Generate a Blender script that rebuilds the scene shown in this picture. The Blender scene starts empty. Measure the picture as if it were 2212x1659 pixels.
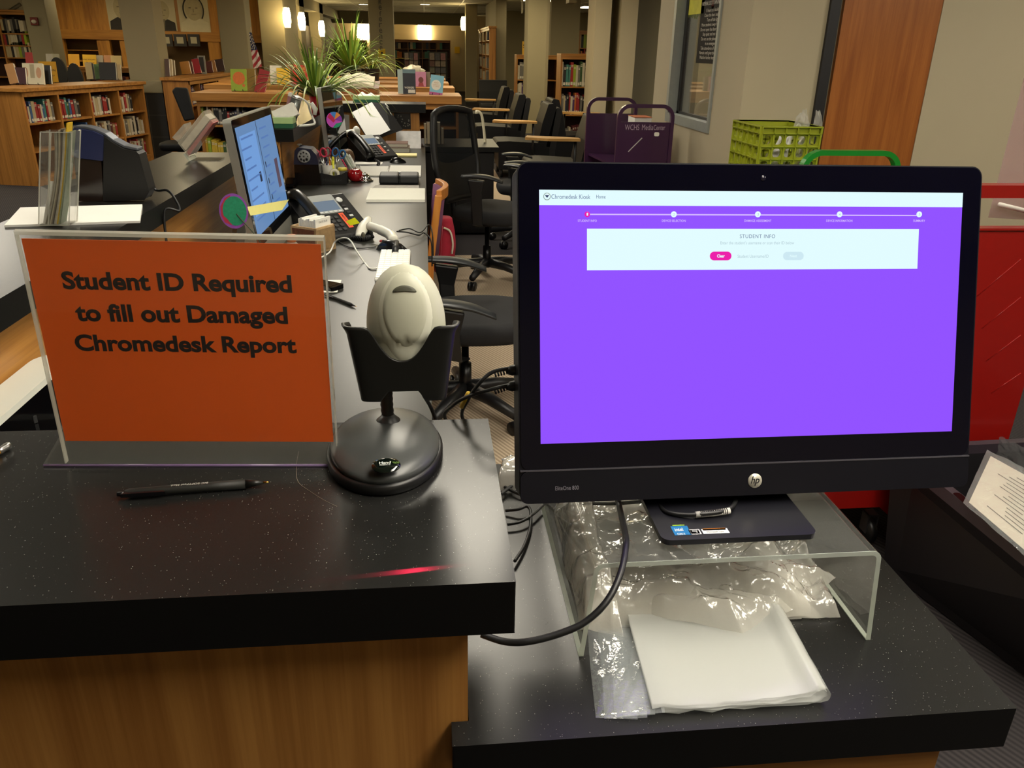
import bpy, math, random
from mathutils import Vector, Matrix
S = bpy.context.scene
COL = S.collection
V = Vector
PI = math.pi

# ------------------------------------------------------------------ camera
IW, IH, FPX = 2212, 1659, 1713.5
CAMZ = 1.49
def _rot(pitch, roll, yaw):
    cp, sp = math.cos(pitch), math.sin(pitch)
    f = V((0, cp, -sp)); d = V((0, -sp, -cp)); r = V((1, 0, 0))
    c, s = math.cos(roll), math.sin(roll)
    r, d = c*r + s*d, -s*r + c*d
    Yw = Matrix.Rotation(-yaw, 3, 'Z')
    return Yw @ r, Yw @ d, Yw @ f
CR, CD, CF = _rot(math.radians(22.832), math.radians(-1.159), math.radians(6.253))
CO = V((0, 0, CAMZ))
cam = bpy.data.cameras.new('camera')
cam.sensor_width = 36; cam.sensor_fit = 'HORIZONTAL'; cam.lens = FPX/IW*36
cam.clip_start = .02; cam.clip_end = 200
camo = bpy.data.objects.new('camera', cam); COL.objects.link(camo)
camo.matrix_world = Matrix(((CR.x, -CD.x, -CF.x, CO.x), (CR.y, -CD.y, -CF.y, CO.y), (CR.z, -CD.z, -CF.z, CO.z), (0, 0, 0, 1)))
S.camera = camo

# ------------------------------------------------------------------ world and exposure
S.view_settings.view_transform = 'Standard'
try: S.view_settings.look = 'None'
except Exception: pass
S.view_settings.gamma = 1
S.view_settings.exposure = 0.0
S.view_settings.use_curve_mapping = False
wd = bpy.data.worlds.new('world'); S.world = wd; wd.use_nodes = True
wd.node_tree.nodes['Background'].inputs[0].default_value = (.9, .85, .7, 1)
wd.node_tree.nodes['Background'].inputs[1].default_value = .05
S.cycles.use_denoising = True
S.cycles.max_bounces = 8; S.cycles.transparent_max_bounces = 24
S.cycles.diffuse_bounces = 4; S.cycles.glossy_bounces = 4
S.cycles.sample_clamp_indirect = 6
S.cycles.use_light_tree = True
TROFFER_E = 19.0      # strength of the ceiling light panels
SCONCE_E = 34.0

# measuring helpers: a line of sight of the photograph met with a real plane of the room
def ray(x, y): return CR*((x-IW/2)/FPX) + CD*((y-IH/2)/FPX) + CF
def PZ(x, y, z): d = ray(x, y); return CO + d*((z-CAMZ)/d.z)
def PY(x, y, Y): d = ray(x, y); return CO + d*(Y/d.y)
def PX(x, y, X): d = ray(x, y); return CO + d*(X/d.x)
def PP(x, y, o, n): d = ray(x, y); return CO + d*((o-CO).dot(n)/d.dot(n))

# ------------------------------------------------------------------ mesh helpers
class MB:
    def __init__(s): s.v = []; s.f = []; s.m = []; s.s = []; s.T = None
    def add(s, vs, fs, m=0, sm=False):
        b = len(s.v)
        s.v += [(s.T @ V(p)) if s.T else V(p) for p in vs]
        s.f += [tuple(b+i for i in f) for f in fs]
        s.m += [m]*len(fs); s.s += [sm]*len(fs); return s
    def box(s, x0, x1, y0, y1, z0, z1, m=0):
        return s.add([(x0,y0,z0),(x1,y0,z0),(x1,y1,z0),(x0,y1,z0),(x0,y0,z1),(x1,y0,z1),(x1,y1,z1),(x0,y1,z1)],
                     [(3,2,1,0),(4,5,6,7),(0,1,5,4),(1,2,6,5),(2,3,7,6),(3,0,4,7)], m)
    def prism(s, poly, a0, a1, ax='z', m=0, sm=False):
        # poly in the two other axes (xy, xz for y, yz for x)
        n = len(poly)
        def P(p, a): return {'z': (p[0],p[1],a), 'y': (p[0],a,p[1]), 'x': (a,p[0],p[1])}[ax]
        vs = [P(p, a0) for p in poly] + [P(p, a1) for p in poly]
        s.add(vs, [tuple(range(n))[::-1], tuple(range(n, 2*n))], m)
        return s.add(vs, [(i,(i+1)%n,n+(i+1)%n,n+i) for i in range(n)], m, sm)
    def loft(s, rings, m=0, sm=True, caps=True, closed=True):
        n = len(rings[0]); vs = [p for r in rings for p in r]; fs = []
        for k in range(len(rings)-1):
            for i in range(n if closed else n-1):
                j = (i+1) % n
                fs.append((k*n+i, k*n+j, (k+1)*n+j, (k+1)*n+i))
        if caps: fs += [tuple(range(n))[::-1], tuple(range((len(rings)-1)*n, len(rings)*n))]
        return s.add(vs, fs, m, sm)
    def tube(s, pts, r, n=10, m=0, caps=True):
        pts = [V(p) for p in pts]; rings = []; t0 = None; nx = None
        for i, p in enumerate(pts):
            t = ((pts[min(i+1,len(pts)-1)]-p).normalized() + (p-pts[max(i-1,0)]).normalized())
            t = t.normalized() if t.length > 1e-9 else V((0,0,1))
            if nx is None:
                nx = t.orthogonal().normalized()
            else:
                nx = (nx - t*nx.dot(t)); nx = nx.normalized() if nx.length > 1e-9 else t.orthogonal().normalized()
            ny = t.cross(nx); rr = r[i] if isinstance(r, (list, tuple)) else r
            rings.append([p + (nx*math.cos(a)+ny*math.sin(a))*rr for a in [2*PI*k/n for k in range(n)]])
        return s.loft(rings, m, True, caps)
    def cyl(s, p0, p1, r0, r1=None, n=20, m=0): return s.tube([p0, p1], [r0, r0 if r1 is None else r1], n, m)
    def lathe(s, prof, n=32, m=0, sx=1, sy=1, c=(0,0,0), caps=True):
        rings = [[(c[0]+r*sx*math.cos(2*PI*k/n), c[1]+r*sy*math.sin(2*PI*k/n), c[2]+z) for k in range(n)] for r, z in prof]
        return s.loft(rings, m, True, caps)
    def ell(s, c, r, n=20, k=12, m=0):
        return s.lathe([(max(math.sin(PI*i/k), .001)*1, -math.cos(PI*i/k)*r[2]) for i in range(k+1)], n, m, r[0], r[1], c)
    def grid(s, fn, nu, nv, m=0, sm=True):
        vs = [fn(i/nu, j/nv) for j in range(nv+1) for i in range(nu+1)]
        return s.add(vs, [(j*(nu+1)+i, j*(nu+1)+i+1, (j+1)*(nu+1)+i+1, (j+1)*(nu+1)+i) for j in range(nv) for i in range(nu)], m, sm)
    def quad(s, a, b, c, d, m=0): return s.add([a,b,c,d], [(0,1,2,3)], m)

def rr(x0, x1, y0, y1, r, n=5):
    p = []
    for cx, cy, a in ((x1-r,y0+r,-90),(x1-r,y1-r,0),(x0+r,y1-r,90),(x0+r,y0+r,180)):
        for i in range(n+1):
            t = math.radians(a+90*i/n); p.append((cx+r*math.cos(t), cy+r*math.sin(t)))
    return p
def spl(pts, k=8):
    # Catmull-Rom through the points
    P = [V(p) for p in pts]; out = []
    for i in range(len(P)-1):
        a, b, c, d = P[max(i-1,0)], P[i], P[i+1], P[min(i+2,len(P)-1)]
        for j in range(k):
            t = j/k
            out.append(.5*((2*b)+(c-a)*t+(2*a-5*b+4*c-d)*t*t+(3*b-a-3*c+d)*t*t*t))
    return out + [P[-1]]
def frame(o, x, y):
    # 4x4 with x and y given, z = x cross y
    x = V(x).normalized(); z = x.cross(V(y)).normalized(); y = z.cross(x)
    o = V(o)
    return Matrix(((x.x,y.x,z.x,o.x),(x.y,y.y,z.y,o.y),(x.z,y.z,z.z,o.z),(0,0,0,1)))
def TR(loc, rz=0, rx=0, ry=0, sc=1):
    return Matrix.Translation(loc) @ Matrix.Rotation(rz,4,'Z') @ Matrix.Rotation(ry,4,'Y') @ Matrix.Rotation(rx,4,'X') @ Matrix.Scale(sc,4)

ROOT = {}
def put(name, mb, mats, parent=None, bev=0, sub=0, solid=0, kind=None, bseg=2, label=None):
    """link a mesh built in world coordinates, origin at its base"""
    if not isinstance(mats, (list, tuple)): mats = [mats]
    vs = [V(p) for p in mb.v]
    lo = V((min(p.x for p in vs), min(p.y for p in vs), min(p.z for p in vs)))
    hi = V((max(p.x for p in vs), max(p.y for p in vs), max(p.z for p in vs)))
    c = V(((lo.x+hi.x)/2, (lo.y+hi.y)/2, lo.z))
    me = bpy.data.meshes.new(name)
    me.from_pydata([p-c for p in vs], [], mb.f)
    for mt in mats: me.materials.append(mt)
    me.polygons.foreach_set('material_index', mb.m)
    me.polygons.foreach_set('use_smooth', mb.s)
    me.validate(); me.update()
    o = bpy.data.objects.new(name, me); COL.objects.link(o); o.location = c
    if parent is not None:
        o.parent = parent
        o.matrix_parent_inverse = wm(parent).inverted()
    ROOT[o.name] = Matrix.Translation(c)
    if bev:
        b = o.modifiers.new('bevel', 'BEVEL'); b.width = bev; b.segments = bseg; b.limit_method = 'ANGLE'; b.angle_limit = math.radians(40)
    if solid:
        b = o.modifiers.new('thickness', 'SOLIDIFY'); b.thickness = solid
    if sub:
        b = o.modifiers.new('subdivision', 'SUBSURF'); b.levels = sub; b.render_levels = sub
    if kind: o['kind'] = kind
    if label: o['label'] = label
    return o
def wm(o): return ROOT[o.name]
def tag(o, label, cat, group=None, kind=None):
    o['label'] = label; o['category'] = cat
    if group: o['group'] = group
    if kind: o['kind'] = kind
    return o
def thing(name, label, cat, loc=(0,0,0), rz=0, group=None):
    o = bpy.data.objects.new(name, None); COL.objects.link(o)
    o.empty_display_size = .05
    o.location = loc; o.rotation_euler = (0, 0, rz)
    ROOT[o.name] = TR(loc, rz)
    return tag(o, label, cat, group)
def struct(name, mb, mats, parent=None, **k): return put(name, mb, mats, parent, kind='structure', **k)
def dup(root, loc, rz=0, label=None, group=None):
    kids = {}
    for ch in bpy.data.objects:
        if ch.parent: kids.setdefault(ch.parent.name, []).append(ch)
    r = root.copy(); COL.objects.link(r); r.location = loc; r.rotation_euler = (0, 0, rz)
    ROOT[r.name] = TR(loc, rz)
    if label: r['label'] = label
    if group: r['group'] = group
    def rec(src, dst):
        for ch in kids.get(src.name, []):
            c = ch.copy(); COL.objects.link(c); c.parent = dst; c.matrix_parent_inverse = ch.matrix_parent_inverse.copy()
            ROOT[c.name] = wm(dst) @ wm(src).inverted() @ wm(ch)
            rec(ch, c)
    rec(root, r)
    return r

def lettering(body, T, w, h, mat, parent, bold=0, space=1.0, name='lettering', italic=0, depth=.0002, align='FIT', label=None):
    """text fitted in a box w x h (metres) centred on the frame T (x right, y up, z out)"""
    cu = bpy.data.curves.new('t', 'FONT'); cu.body = body; cu.size = 1; cu.offset = bold; cu.shear = italic
    cu.align_x = 'CENTER'; cu.space_character = space; cu.space_line = 1.0; cu.resolution_u = 4
    ob = bpy.data.objects.new('t', cu); COL.objects.link(ob)
    dg = bpy.context.evaluated_depsgraph_get()
    me = bpy.data.meshes.new_from_object(ob.evaluated_get(dg))
    COL.objects.unlink(ob); bpy.data.objects.remove(ob)
    xs = [v.co.x for v in me.vertices]; ys = [v.co.y for v in me.vertices]
    cx, cy = (min(xs)+max(xs))/2, (min(ys)+max(ys))/2
    sx = w/(max(xs)-min(xs)); sy = h/(max(ys)-min(ys))
    mb = MB(); mb.T = T
    mb.add([((v.co.x-cx)*sx, (v.co.y-cy)*sy, depth) for v in me.vertices], [tuple(p.vertices) for p in me.polygons])
    bpy.data.meshes.remove(me)
    return put(name, mb, mat, parent, label=label)

# ------------------------------------------------------------------ materials
def lin(c):
    return tuple(((x/255)/12.92 if x/255 <= .04045 else ((x/255+.055)/1.055)**2.4) for x in c) + (1,)
MATS = {}
def M(name, rgb, rough=.5, metal=0, var=.08, scale=30, spec=.5, bump=0, coat=0, emit=0, sheen=0):
    if name in MATS: return MATS[name]
    m = bpy.data.materials.new(name); m.use_nodes = True; MATS[name] = m
    nt = m.node_tree; b = nt.nodes['Principled BSDF']
    c = lin(rgb)
    b.inputs['Roughness'].default_value = rough; b.inputs['Metallic'].default_value = metal
    b.inputs['Specular IOR Level'].default_value = spec
    if coat: b.inputs['Coat Weight'].default_value = coat; b.inputs['Coat Roughness'].default_value = .08
    if sheen: b.inputs['Sheen Weight'].default_value = sheen
    tc = nt.nodes.new('ShaderNodeTexCoord'); nz = nt.nodes.new('ShaderNodeTexNoise')
    nz.inputs['Scale'].default_value = scale; nz.inputs['Detail'].default_value = 3
    nt.links.new(tc.outputs['Object'], nz.inputs['Vector'])
    mx = nt.nodes.new('ShaderNodeMix'); mx.data_type = 'RGBA'
    mx.inputs['A'].default_value = tuple(x*(1-var) for x in c[:3])+(1,)
    mx.inputs['B'].default_value = tuple(min(1, x*(1+var)) for x in c[:3])+(1,)
    nt.links.new(nz.outputs['Fac'], mx.inputs['Factor'])
    nt.links.new(mx.outputs['Result'], b.inputs['Base Color'])
    if bump:
        bp = nt.nodes.new('ShaderNodeBump'); bp.inputs['Strength'].default_value = bump; bp.inputs['Distance'].default_value = .002
        nt.links.new(nz.outputs['Fac'], bp.inputs['Height']); nt.links.new(bp.outputs['Normal'], b.inputs['Normal'])
    if emit:
        nt.links.new(mx.outputs['Result'], b.inputs['Emission Color']); b.inputs['Emission Strength'].default_value = emit
    return m
def EM(name, rgb, st=1.0):
    """screens, lamps: things that give off light"""
    if name in MATS: return MATS[name]
    m = bpy.data.materials.new(name); m.use_nodes = True; MATS[name] = m
    b = m.node_tree.nodes['Principled BSDF']
    b.inputs['Base Color'].default_value = (0,0,0,1); b.inputs['Roughness'].default_value = .3
    b.inputs['Specular IOR Level'].default_value = .1
    b.inputs['Emission Color'].default_value = lin(rgb); b.inputs['Emission Strength'].default_value = st
    return m
def wood(name, c1, c2, axis='Z', rough=.42, fine=9, spec=.4):
    if name in MATS: return MATS[name]
    m = bpy.data.materials.new(name); m.use_nodes = True; MATS[name] = m
    nt = m.node_tree; b = nt.nodes['Principled BSDF']; b.inputs['Roughness'].default_value = rough
    b.inputs['Specular IOR Level'].default_value = spec
    tc = nt.nodes.new('ShaderNodeTexCoord'); mp = nt.nodes.new('ShaderNodeMapping')
    mp.inputs['Scale'].default_value = {'X': (.35, fine, fine), 'Y': (fine, .35, fine), 'Z': (fine, fine, .35)}[axis]
    n1 = nt.nodes.new('ShaderNodeTexNoise'); n1.inputs['Scale'].default_value = 3; n1.inputs['Detail'].default_value = 6
    n1.inputs['Distortion'].default_value = .6
    mp2 = nt.nodes.new('ShaderNodeMapping')
    mp2.inputs['Scale'].default_value = tuple(x*(9 if x > 1 else 5) for x in mp.inputs['Scale'].default_value)
    n2 = nt.nodes.new('ShaderNodeTexNoise'); n2.inputs['Scale'].default_value = 3; n2.inputs['Detail'].default_value = 2
    nt.links.new(tc.outputs['Object'], mp.inputs['Vector']); nt.links.new(mp.outputs['Vector'], n1.inputs['Vector'])
    nt.links.new(tc.outputs['Object'], mp2.inputs['Vector']); nt.links.new(mp2.outputs['Vector'], n2.inputs['Vector'])
    ad = nt.nodes.new('ShaderNodeMath'); ad.operation = 'MULTIPLY_ADD'; ad.inputs[1].default_value = .35
    nt.links.new(n2.outputs['Fac'], ad.inputs[0]); nt.links.new(n1.outputs['Fac'], ad.inputs[2])
    rp = nt.nodes.new('ShaderNodeValToRGB')
    rp.color_ramp.elements[0].position = .45; rp.color_ramp.elements[0].color = lin(c1)
    rp.color_ramp.elements[1].position = .85; rp.color_ramp.elements[1].color = lin(c2)
    nt.links.new(ad.outputs[0], rp.inputs['Fac']); nt.links.new(rp.outputs['Color'], b.inputs['Base Color'])
    return m
def laminate(name, rgb, speck, rough=.3, cells=260, dens=.2, spec=.5):
    """dark solid-surface top with small pale flecks"""
    if name in MATS: return MATS[name]
    m = bpy.data.materials.new(name); m.use_nodes = True; MATS[name] = m
    nt = m.node_tree; b = nt.nodes['Principled BSDF']; b.inputs['Roughness'].default_value = rough
    b.inputs['Specular IOR Level'].default_value = spec
    tc = nt.nodes.new('ShaderNodeTexCoord'); vo = nt.nodes.new('ShaderNodeTexVoronoi'); vo.inputs['Scale'].default_value = cells
    nt.links.new(tc.outputs['Object'], vo.inputs['Vector'])
    lt = nt.nodes.new('ShaderNodeMath'); lt.operation = 'LESS_THAN'; lt.inputs[1].default_value = .16
    nt.links.new(vo.outputs['Distance'], lt.inputs[0])
    sp = nt.nodes.new('ShaderNodeSeparateColor'); nt.links.new(vo.outputs['Color'], sp.inputs[0])
    gt = nt.nodes.new('ShaderNodeMath'); gt.operation = 'LESS_THAN'; gt.inputs[1].default_value = dens
    nt.links.new(sp.outputs[0], gt.inputs[0])
    ml = nt.nodes.new('ShaderNodeMath'); ml.operation = 'MULTIPLY'; nt.links.new(lt.outputs[0], ml.inputs[0]); nt.links.new(gt.outputs[0], ml.inputs[1])
    ml2 = nt.nodes.new('ShaderNodeMath'); ml2.operation = 'MULTIPLY'; nt.links.new(ml.outputs[0], ml2.inputs[0]); nt.links.new(sp.outputs[1], ml2.inputs[1])
    nz = nt.nodes.new('ShaderNodeTexNoise'); nz.inputs['Scale'].default_value = 6; nz.inputs['Detail'].default_value = 5
    nt.links.new(tc.outputs['Object'], nz.inputs['Vector'])
    m0 = nt.nodes.new('ShaderNodeMix'); m0.data_type = 'RGBA'
    c = lin(rgb)
    m0.inputs['A'].default_value = tuple(x*.8 for x in c[:3])+(1,); m0.inputs['B'].default_value = tuple(x*1.2 for x in c[:3])+(1,)
    nt.links.new(nz.outputs['Fac'], m0.inputs['Factor'])
    mx = nt.nodes.new('ShaderNodeMix'); mx.data_type = 'RGBA'; mx.inputs['B'].default_value = lin(speck)
    nt.links.new(m0.outputs['Result'], mx.inputs['A']); nt.links.new(ml2.outputs[0], mx.inputs['Factor'])
    nt.links.new(mx.outputs['Result'], b.inputs['Base Color'])
    return m
def clear(name, rgb=(255,255,255), opac=.06, rough=.04, gloss=1.0, ior=1.45, bump=0, bscale=40):
    """thin clear plastic or glass: see-through with a fresnel gloss and a little milkiness"""
    if name in MATS: return MATS[name]
    m = bpy.data.materials.new(name); m.use_nodes = True; MATS[name] = m
    nt = m.node_tree; nt.nodes.clear()
    out = nt.nodes.new('ShaderNodeOutputMaterial')
    tr = nt.nodes.new('ShaderNodeBsdfTransparent'); tr.inputs[0].default_value = (.985,.985,.98,1)
    df = nt.nodes.new('ShaderNodeBsdfDiffuse'); df.inputs[0].default_value = lin(rgb)
    tl = nt.nodes.new('ShaderNodeBsdfTranslucent'); tl.inputs[0].default_value = lin(rgb)
    m0 = nt.nodes.new('ShaderNodeMixShader'); m0.inputs[0].default_value = .4
    nt.links.new(df.outputs[0], m0.inputs[1]); nt.links.new(tl.outputs[0], m0.inputs[2])
    m1 = nt.nodes.new('ShaderNodeMixShader'); m1.inputs[0].default_value = opac
    nt.links.new(tr.outputs[0], m1.inputs[1]); nt.links.new(m0.outputs[0], m1.inputs[2])
    gl = nt.nodes.new('ShaderNodeBsdfGlossy'); gl.inputs['Roughness'].default_value = rough
    ge = nt.nodes.new('ShaderNodeNewGeometry'); dp = nt.nodes.new('ShaderNodeVectorMath'); dp.operation = 'DOT_PRODUCT'
    nt.links.new(ge.outputs['Incoming'], dp.inputs[0]); nt.links.new(ge.outputs['Normal'], dp.inputs[1])
    def mth(op, a, c=None):
        n = nt.nodes.new('ShaderNodeMath'); n.operation = op; nt.links.new(a, n.inputs[0])
        if c is not None: n.inputs[1].default_value = c
        return n
    sb = nt.nodes.new('ShaderNodeMath'); sb.operation = 'SUBTRACT'; sb.inputs[0].default_value = 1
    nt.links.new(mth('ABSOLUTE', dp.outputs['Value']).outputs[0], sb.inputs[1])
    f0 = ((ior-1)/(ior+1))**2
    pw = mth('POWER', sb.outputs[0], 5); ml = mth('MULTIPLY', pw.outputs[0], 1-f0); ad = mth('ADD', ml.outputs[0], f0)
    mu = mth('MULTIPLY', ad.outputs[0], gloss)
    m2 = nt.nodes.new('ShaderNodeMixShader'); nt.links.new(mu.outputs[0], m2.inputs[0])
    nt.links.new(m1.outputs[0], m2.inputs[1]); nt.links.new(gl.outputs[0], m2.inputs[2])
    if bump:
        tc = nt.nodes.new('ShaderNodeTexCoord'); nz = nt.nodes.new('ShaderNodeTexNoise'); nz.inputs['Scale'].default_value = bscale; nz.inputs['Detail'].default_value = 4
        nt.links.new(tc.outputs['Object'], nz.inputs['Vector'])
        bp = nt.nodes.new('ShaderNodeBump'); bp.inputs['Strength'].default_value = bump; bp.inputs['Distance'].default_value = .01
        nt.links.new(nz.outputs['Fac'], bp.inputs['Height'])
        for n in (gl, df): nt.links.new(bp.outputs['Normal'], n.inputs['Normal'])
        nt.links.new(bp.outputs['Normal'], dp.inputs[1])
    nt.links.new(m2.outputs[0], out.inputs[0])
    return m
def carpet(name):
    """striped dark carpet with a pale runner zone behind the staff desk"""
    m = bpy.data.materials.new(name); m.use_nodes = True
    nt = m.node_tree; b = nt.nodes['Principled BSDF']; b.inputs['Roughness'].default_value = .95; b.inputs['Specular IOR Level'].default_value = .1
    g = nt.nodes.new('ShaderNodeNewGeometry'); sx = nt.nodes.new('ShaderNodeSeparateXYZ'); nt.links.new(g.outputs['Position'], sx.inputs[0])
    def math2(op, a, bb):
        n = nt.nodes.new('ShaderNodeMath'); n.operation = op
        for k, q in enumerate((a, bb)):
            if isinstance(q, (int, float)): n.inputs[k].default_value = q
            else: nt.links.new(q, n.inputs[k])
        return n.outputs[0]
    X, Y = sx.outputs[0], sx.outputs[1]
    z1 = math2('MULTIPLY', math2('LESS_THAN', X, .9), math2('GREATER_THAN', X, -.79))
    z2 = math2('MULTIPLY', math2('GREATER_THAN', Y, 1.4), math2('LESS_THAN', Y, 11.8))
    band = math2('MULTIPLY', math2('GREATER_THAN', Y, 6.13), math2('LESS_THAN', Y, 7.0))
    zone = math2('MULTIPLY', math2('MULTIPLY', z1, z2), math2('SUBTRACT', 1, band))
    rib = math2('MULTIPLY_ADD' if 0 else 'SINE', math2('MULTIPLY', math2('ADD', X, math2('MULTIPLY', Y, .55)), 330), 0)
    ribm = math2('MULTIPLY', math2('ADD', rib, 1), .5)
    nz = nt.nodes.new('ShaderNodeTexNoise'); nz.inputs['Scale'].default_value = 5; nz.inputs['Detail'].default_value = 8
    nt.links.new(g.outputs['Position'], nz.inputs['Vector'])
    def mixc(f, a, bb):
        n = nt.nodes.new('ShaderNodeMix'); n.data_type = 'RGBA'; nt.links.new(f, n.inputs['Factor'])
        for k, q in (('A', a), ('B', bb)):
            if isinstance(q, tuple): n.inputs[k].default_value = q
            else: nt.links.new(q, n.inputs[k])
        return n.outputs['Result']
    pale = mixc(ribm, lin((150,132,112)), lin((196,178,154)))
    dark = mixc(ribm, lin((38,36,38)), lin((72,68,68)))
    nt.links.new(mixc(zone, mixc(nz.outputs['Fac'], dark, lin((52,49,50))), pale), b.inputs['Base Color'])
    return m

BEIGE = M('wall_paint_beige', (178,166,138), .7, var=.03, scale=3)
BEIGE2 = M('column_paint_taupe', (146,136,108), .7, var=.04, scale=3)
CEIL = M('ceiling_tile_white', (205,200,182), .8, var=.05, scale=60)
LAM = laminate('black_speckled_laminate', (30,30,29), (150,150,140), .27, cells=420, dens=.2, spec=.3)
LAMDK = laminate('black_laminate_edge', (12,12,12), (60,60,58), .42, cells=420, dens=.06, spec=.3)
DESKTOP = laminate('dark_grey_desk_laminate', (50,50,46), (110,110,104), .32, dens=.1, spec=.27)
WOODV = wood('maple_panel', (150,98,42), (190,136,70), 'Z', .4)
WOODH = wood('maple_panel_horizontal', (150,98,42), (190,136,70), 'X', .4)
OAK = wood('oak_shelving', (134,88,38), (184,128,62), 'X', .4)
OAKY = wood('oak_shelving_lengthwise', (134,88,38), (184,128,62), 'Y', .4)
OAKZ = wood('oak_upright', (132,86,36), (178,122,58), 'Z', .4)
DOORW = wood('oak_door', (140,78,30), (172,104,46), 'Z', .38, fine=7)
BROWN = M('brown_shelf_back', (62,30,20), .6)
BLKP = M('black_plastic', (20,20,21), .45)
BLKS = M('satin_black_plastic', (14,14,17), .32)
BLKG = M('gloss_black_plastic', (8,8,10), .08)
DKG = M('dark_grey_plastic', (46,47,47), .4)
WHT = M('white_plastic', (226,226,216), .4, var=.02)
PAPER = M('white_paper', (238,236,226), .8, var=.02)
STEEL = M('brushed_steel', (190,190,188), .3, 1)
ALU = M('satin_aluminium', (172,172,162), .42, .6)
CHROME = M('bright_chrome', (225,225,222), .1, 1)
ACRY = clear('clear_acrylic', (225,232,225), .03, .03)
ACRYE = clear('acrylic_edge', (214,222,208), .6, .1, 1.0)
LEATH = M('black_leather', (15,15,18), .5, spec=.25, bump=.15, scale=120)
FAB = M('black_fabric', (26,26,28), .85, bump=.3, scale=400)
# ------------------------------------------------------------------ ceiling lights
TROF = EM('fluorescent_diffuser', (255,246,228), TROFFER_E)
TROFW = EM('warm_diffuser', (255,236,190), TROFFER_E*.55)
CEILZ = 2.62
def troffer(x, y, w=.6, d=1.2, m=None, label='recessed ceiling light panel out of the frame overhead'):
    t = thing('ceiling_light', label, 'ceiling light', (x, y, CEILZ-.012), group='recessed ceiling lights overhead')
    a = MB()
    for q in ((x-w/2-.02, x+w/2+.02, y-d/2-.02, y-d/2), (x-w/2-.02, x+w/2+.02, y+d/2, y+d/2+.02), (x-w/2-.02, x-w/2, y-d/2, y+d/2), (x+w/2, x+w/2+.02, y-d/2, y+d/2)):
        a.box(*q, CEILZ-.014, CEILZ-.001)
    put('frame', a, WHT, t)
    put('diffuser', MB().box(x-w/2, x+w/2, y-d/2, y+d/2, CEILZ-.009, CEILZ-.002), m or TROF, t)
troffer(.16, 2.95, .5, .7, EM('bright_diffuser', (255,246,226), TROFFER_E*1.6))
for q in [(-.55, 6.6, .6, 1.2), (-.6, 9.6, .6, 1.2), (-4.25, 8.2, .6, 1.2), (-4.2, 4.2, 1.2, 1.2), (-2.2, 2.2, .6, .6),
          (.75, .75, .6, 1.2), (1.1, -.3, .6, .9), (2.9, .6, .6, 1.2), (3.6, 2.4, .6, 1.2), (2.5, 5.6, .6, .6), (3.2, 9.0, .6, 1.2)]:
    troffer(*q)  # some follow reflections and lit surfaces, others are added unseen for fill
for q in [(-6.4, 11.0, 1.2, 1.2), (-1.0, 13.2, 1.2, 1.2), (-6.2, 16.2, 1.2, 1.2), (-1.2, 19.1, 1.2, .6), (.7, 19.1, 1.2, .6), (1.2, 10.6, 1.2, 1.2), (1.0, 15.0, 1.2, 1.2), (3.6, 15.0, 1.2, 1.2), (-8.6, 13.0, 1.2, 1.2), (-6.0, 24.0, 1.2, 1.2), (3.0, 21.0, 1.2, 1.2), (-2.6, 9.8, .6, 1.2)]:
    troffer(*q, m=TROFW)  # warm panels added where the camera misses them, to fill the far room

# ------------------------------------------------------------------ room shell
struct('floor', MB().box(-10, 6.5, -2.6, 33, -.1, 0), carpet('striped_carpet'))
a = MB().box(-10, 6.5, -2.6, 33, CEILZ, CEILZ+.1)
struct('ceiling', a, CEIL)
struct('wall_back', MB().box(-10, 6.5, 32.3, 32.5, 0, CEILZ), BEIGE)
struct('wall_left', MB().box(-10.2, -10, -2.6, 33, 0, CEILZ), BEIGE)
struct('wall_front', MB().box(-10.2, 6.7, -2.8, -2.6, 0, CEILZ), BEIGE)
struct('wall_far_right', MB().box(6.5, 6.7, -2.6, 33, 0, CEILZ), BEIGE)
# wall with the office window, face looking left (x = 1.65)
WX = 1.65
w = MB()
y0, y1 = 4.27, 6.0
wy0, wy1, wz0 = 4.72, 5.62, 1.085
w.box(WX, WX+.16, y0, wy0, 0, CEILZ).box(WX, WX+.16, wy1, y1, 0, CEILZ).box(WX, WX+.16, wy0, wy1, 0, wz0).box(WX, WX+.16, wy0, wy1, 2.3, CEILZ)
struct('wall_window', w, BEIGE)
win = thing('window_1', 'tall office window with grey metal frame in the right wall', 'window', (WX, (wy0+wy1)/2, wz0)); win['kind'] = 'structure'
f = MB(); G = M('grey_window_metal', (150,155,150), .45, .3)
f.box(WX-.012, WX+.14, wy0, wy1, wz0-.025, wz0+.03).box(WX-.012, WX+.14, wy1-.05, wy1, wz0+.03, 2.3).box(WX-.012, WX+.14, wy0, wy0+.03, wz0+.03, 2.3).box(WX-.012, WX+.14, wy0, wy1, 2.27, 2.3)
struct('window_frame', f, G, win)
struct('window_gasket', MB().box(WX+.05, WX+.075, wy1-.1, wy1-.055, wz0+.03, 2.27).box(WX+.05, WX+.075, wy0+.03, wy1-.05, wz0+.03, wz0+.045), BLKP, win)
struct('window_pane', MB().box(WX+.06, WX+.066, wy0+.03, wy1-.1, wz0+.045, 2.27), clear('window_glass', (200,205,200), .04, .02), win)
# room behind the window
struct('wall_office', MB().box(WX+1.3, WX+1.4, 4.43, 9, 0, CEILZ), BEIGE2)
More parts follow.
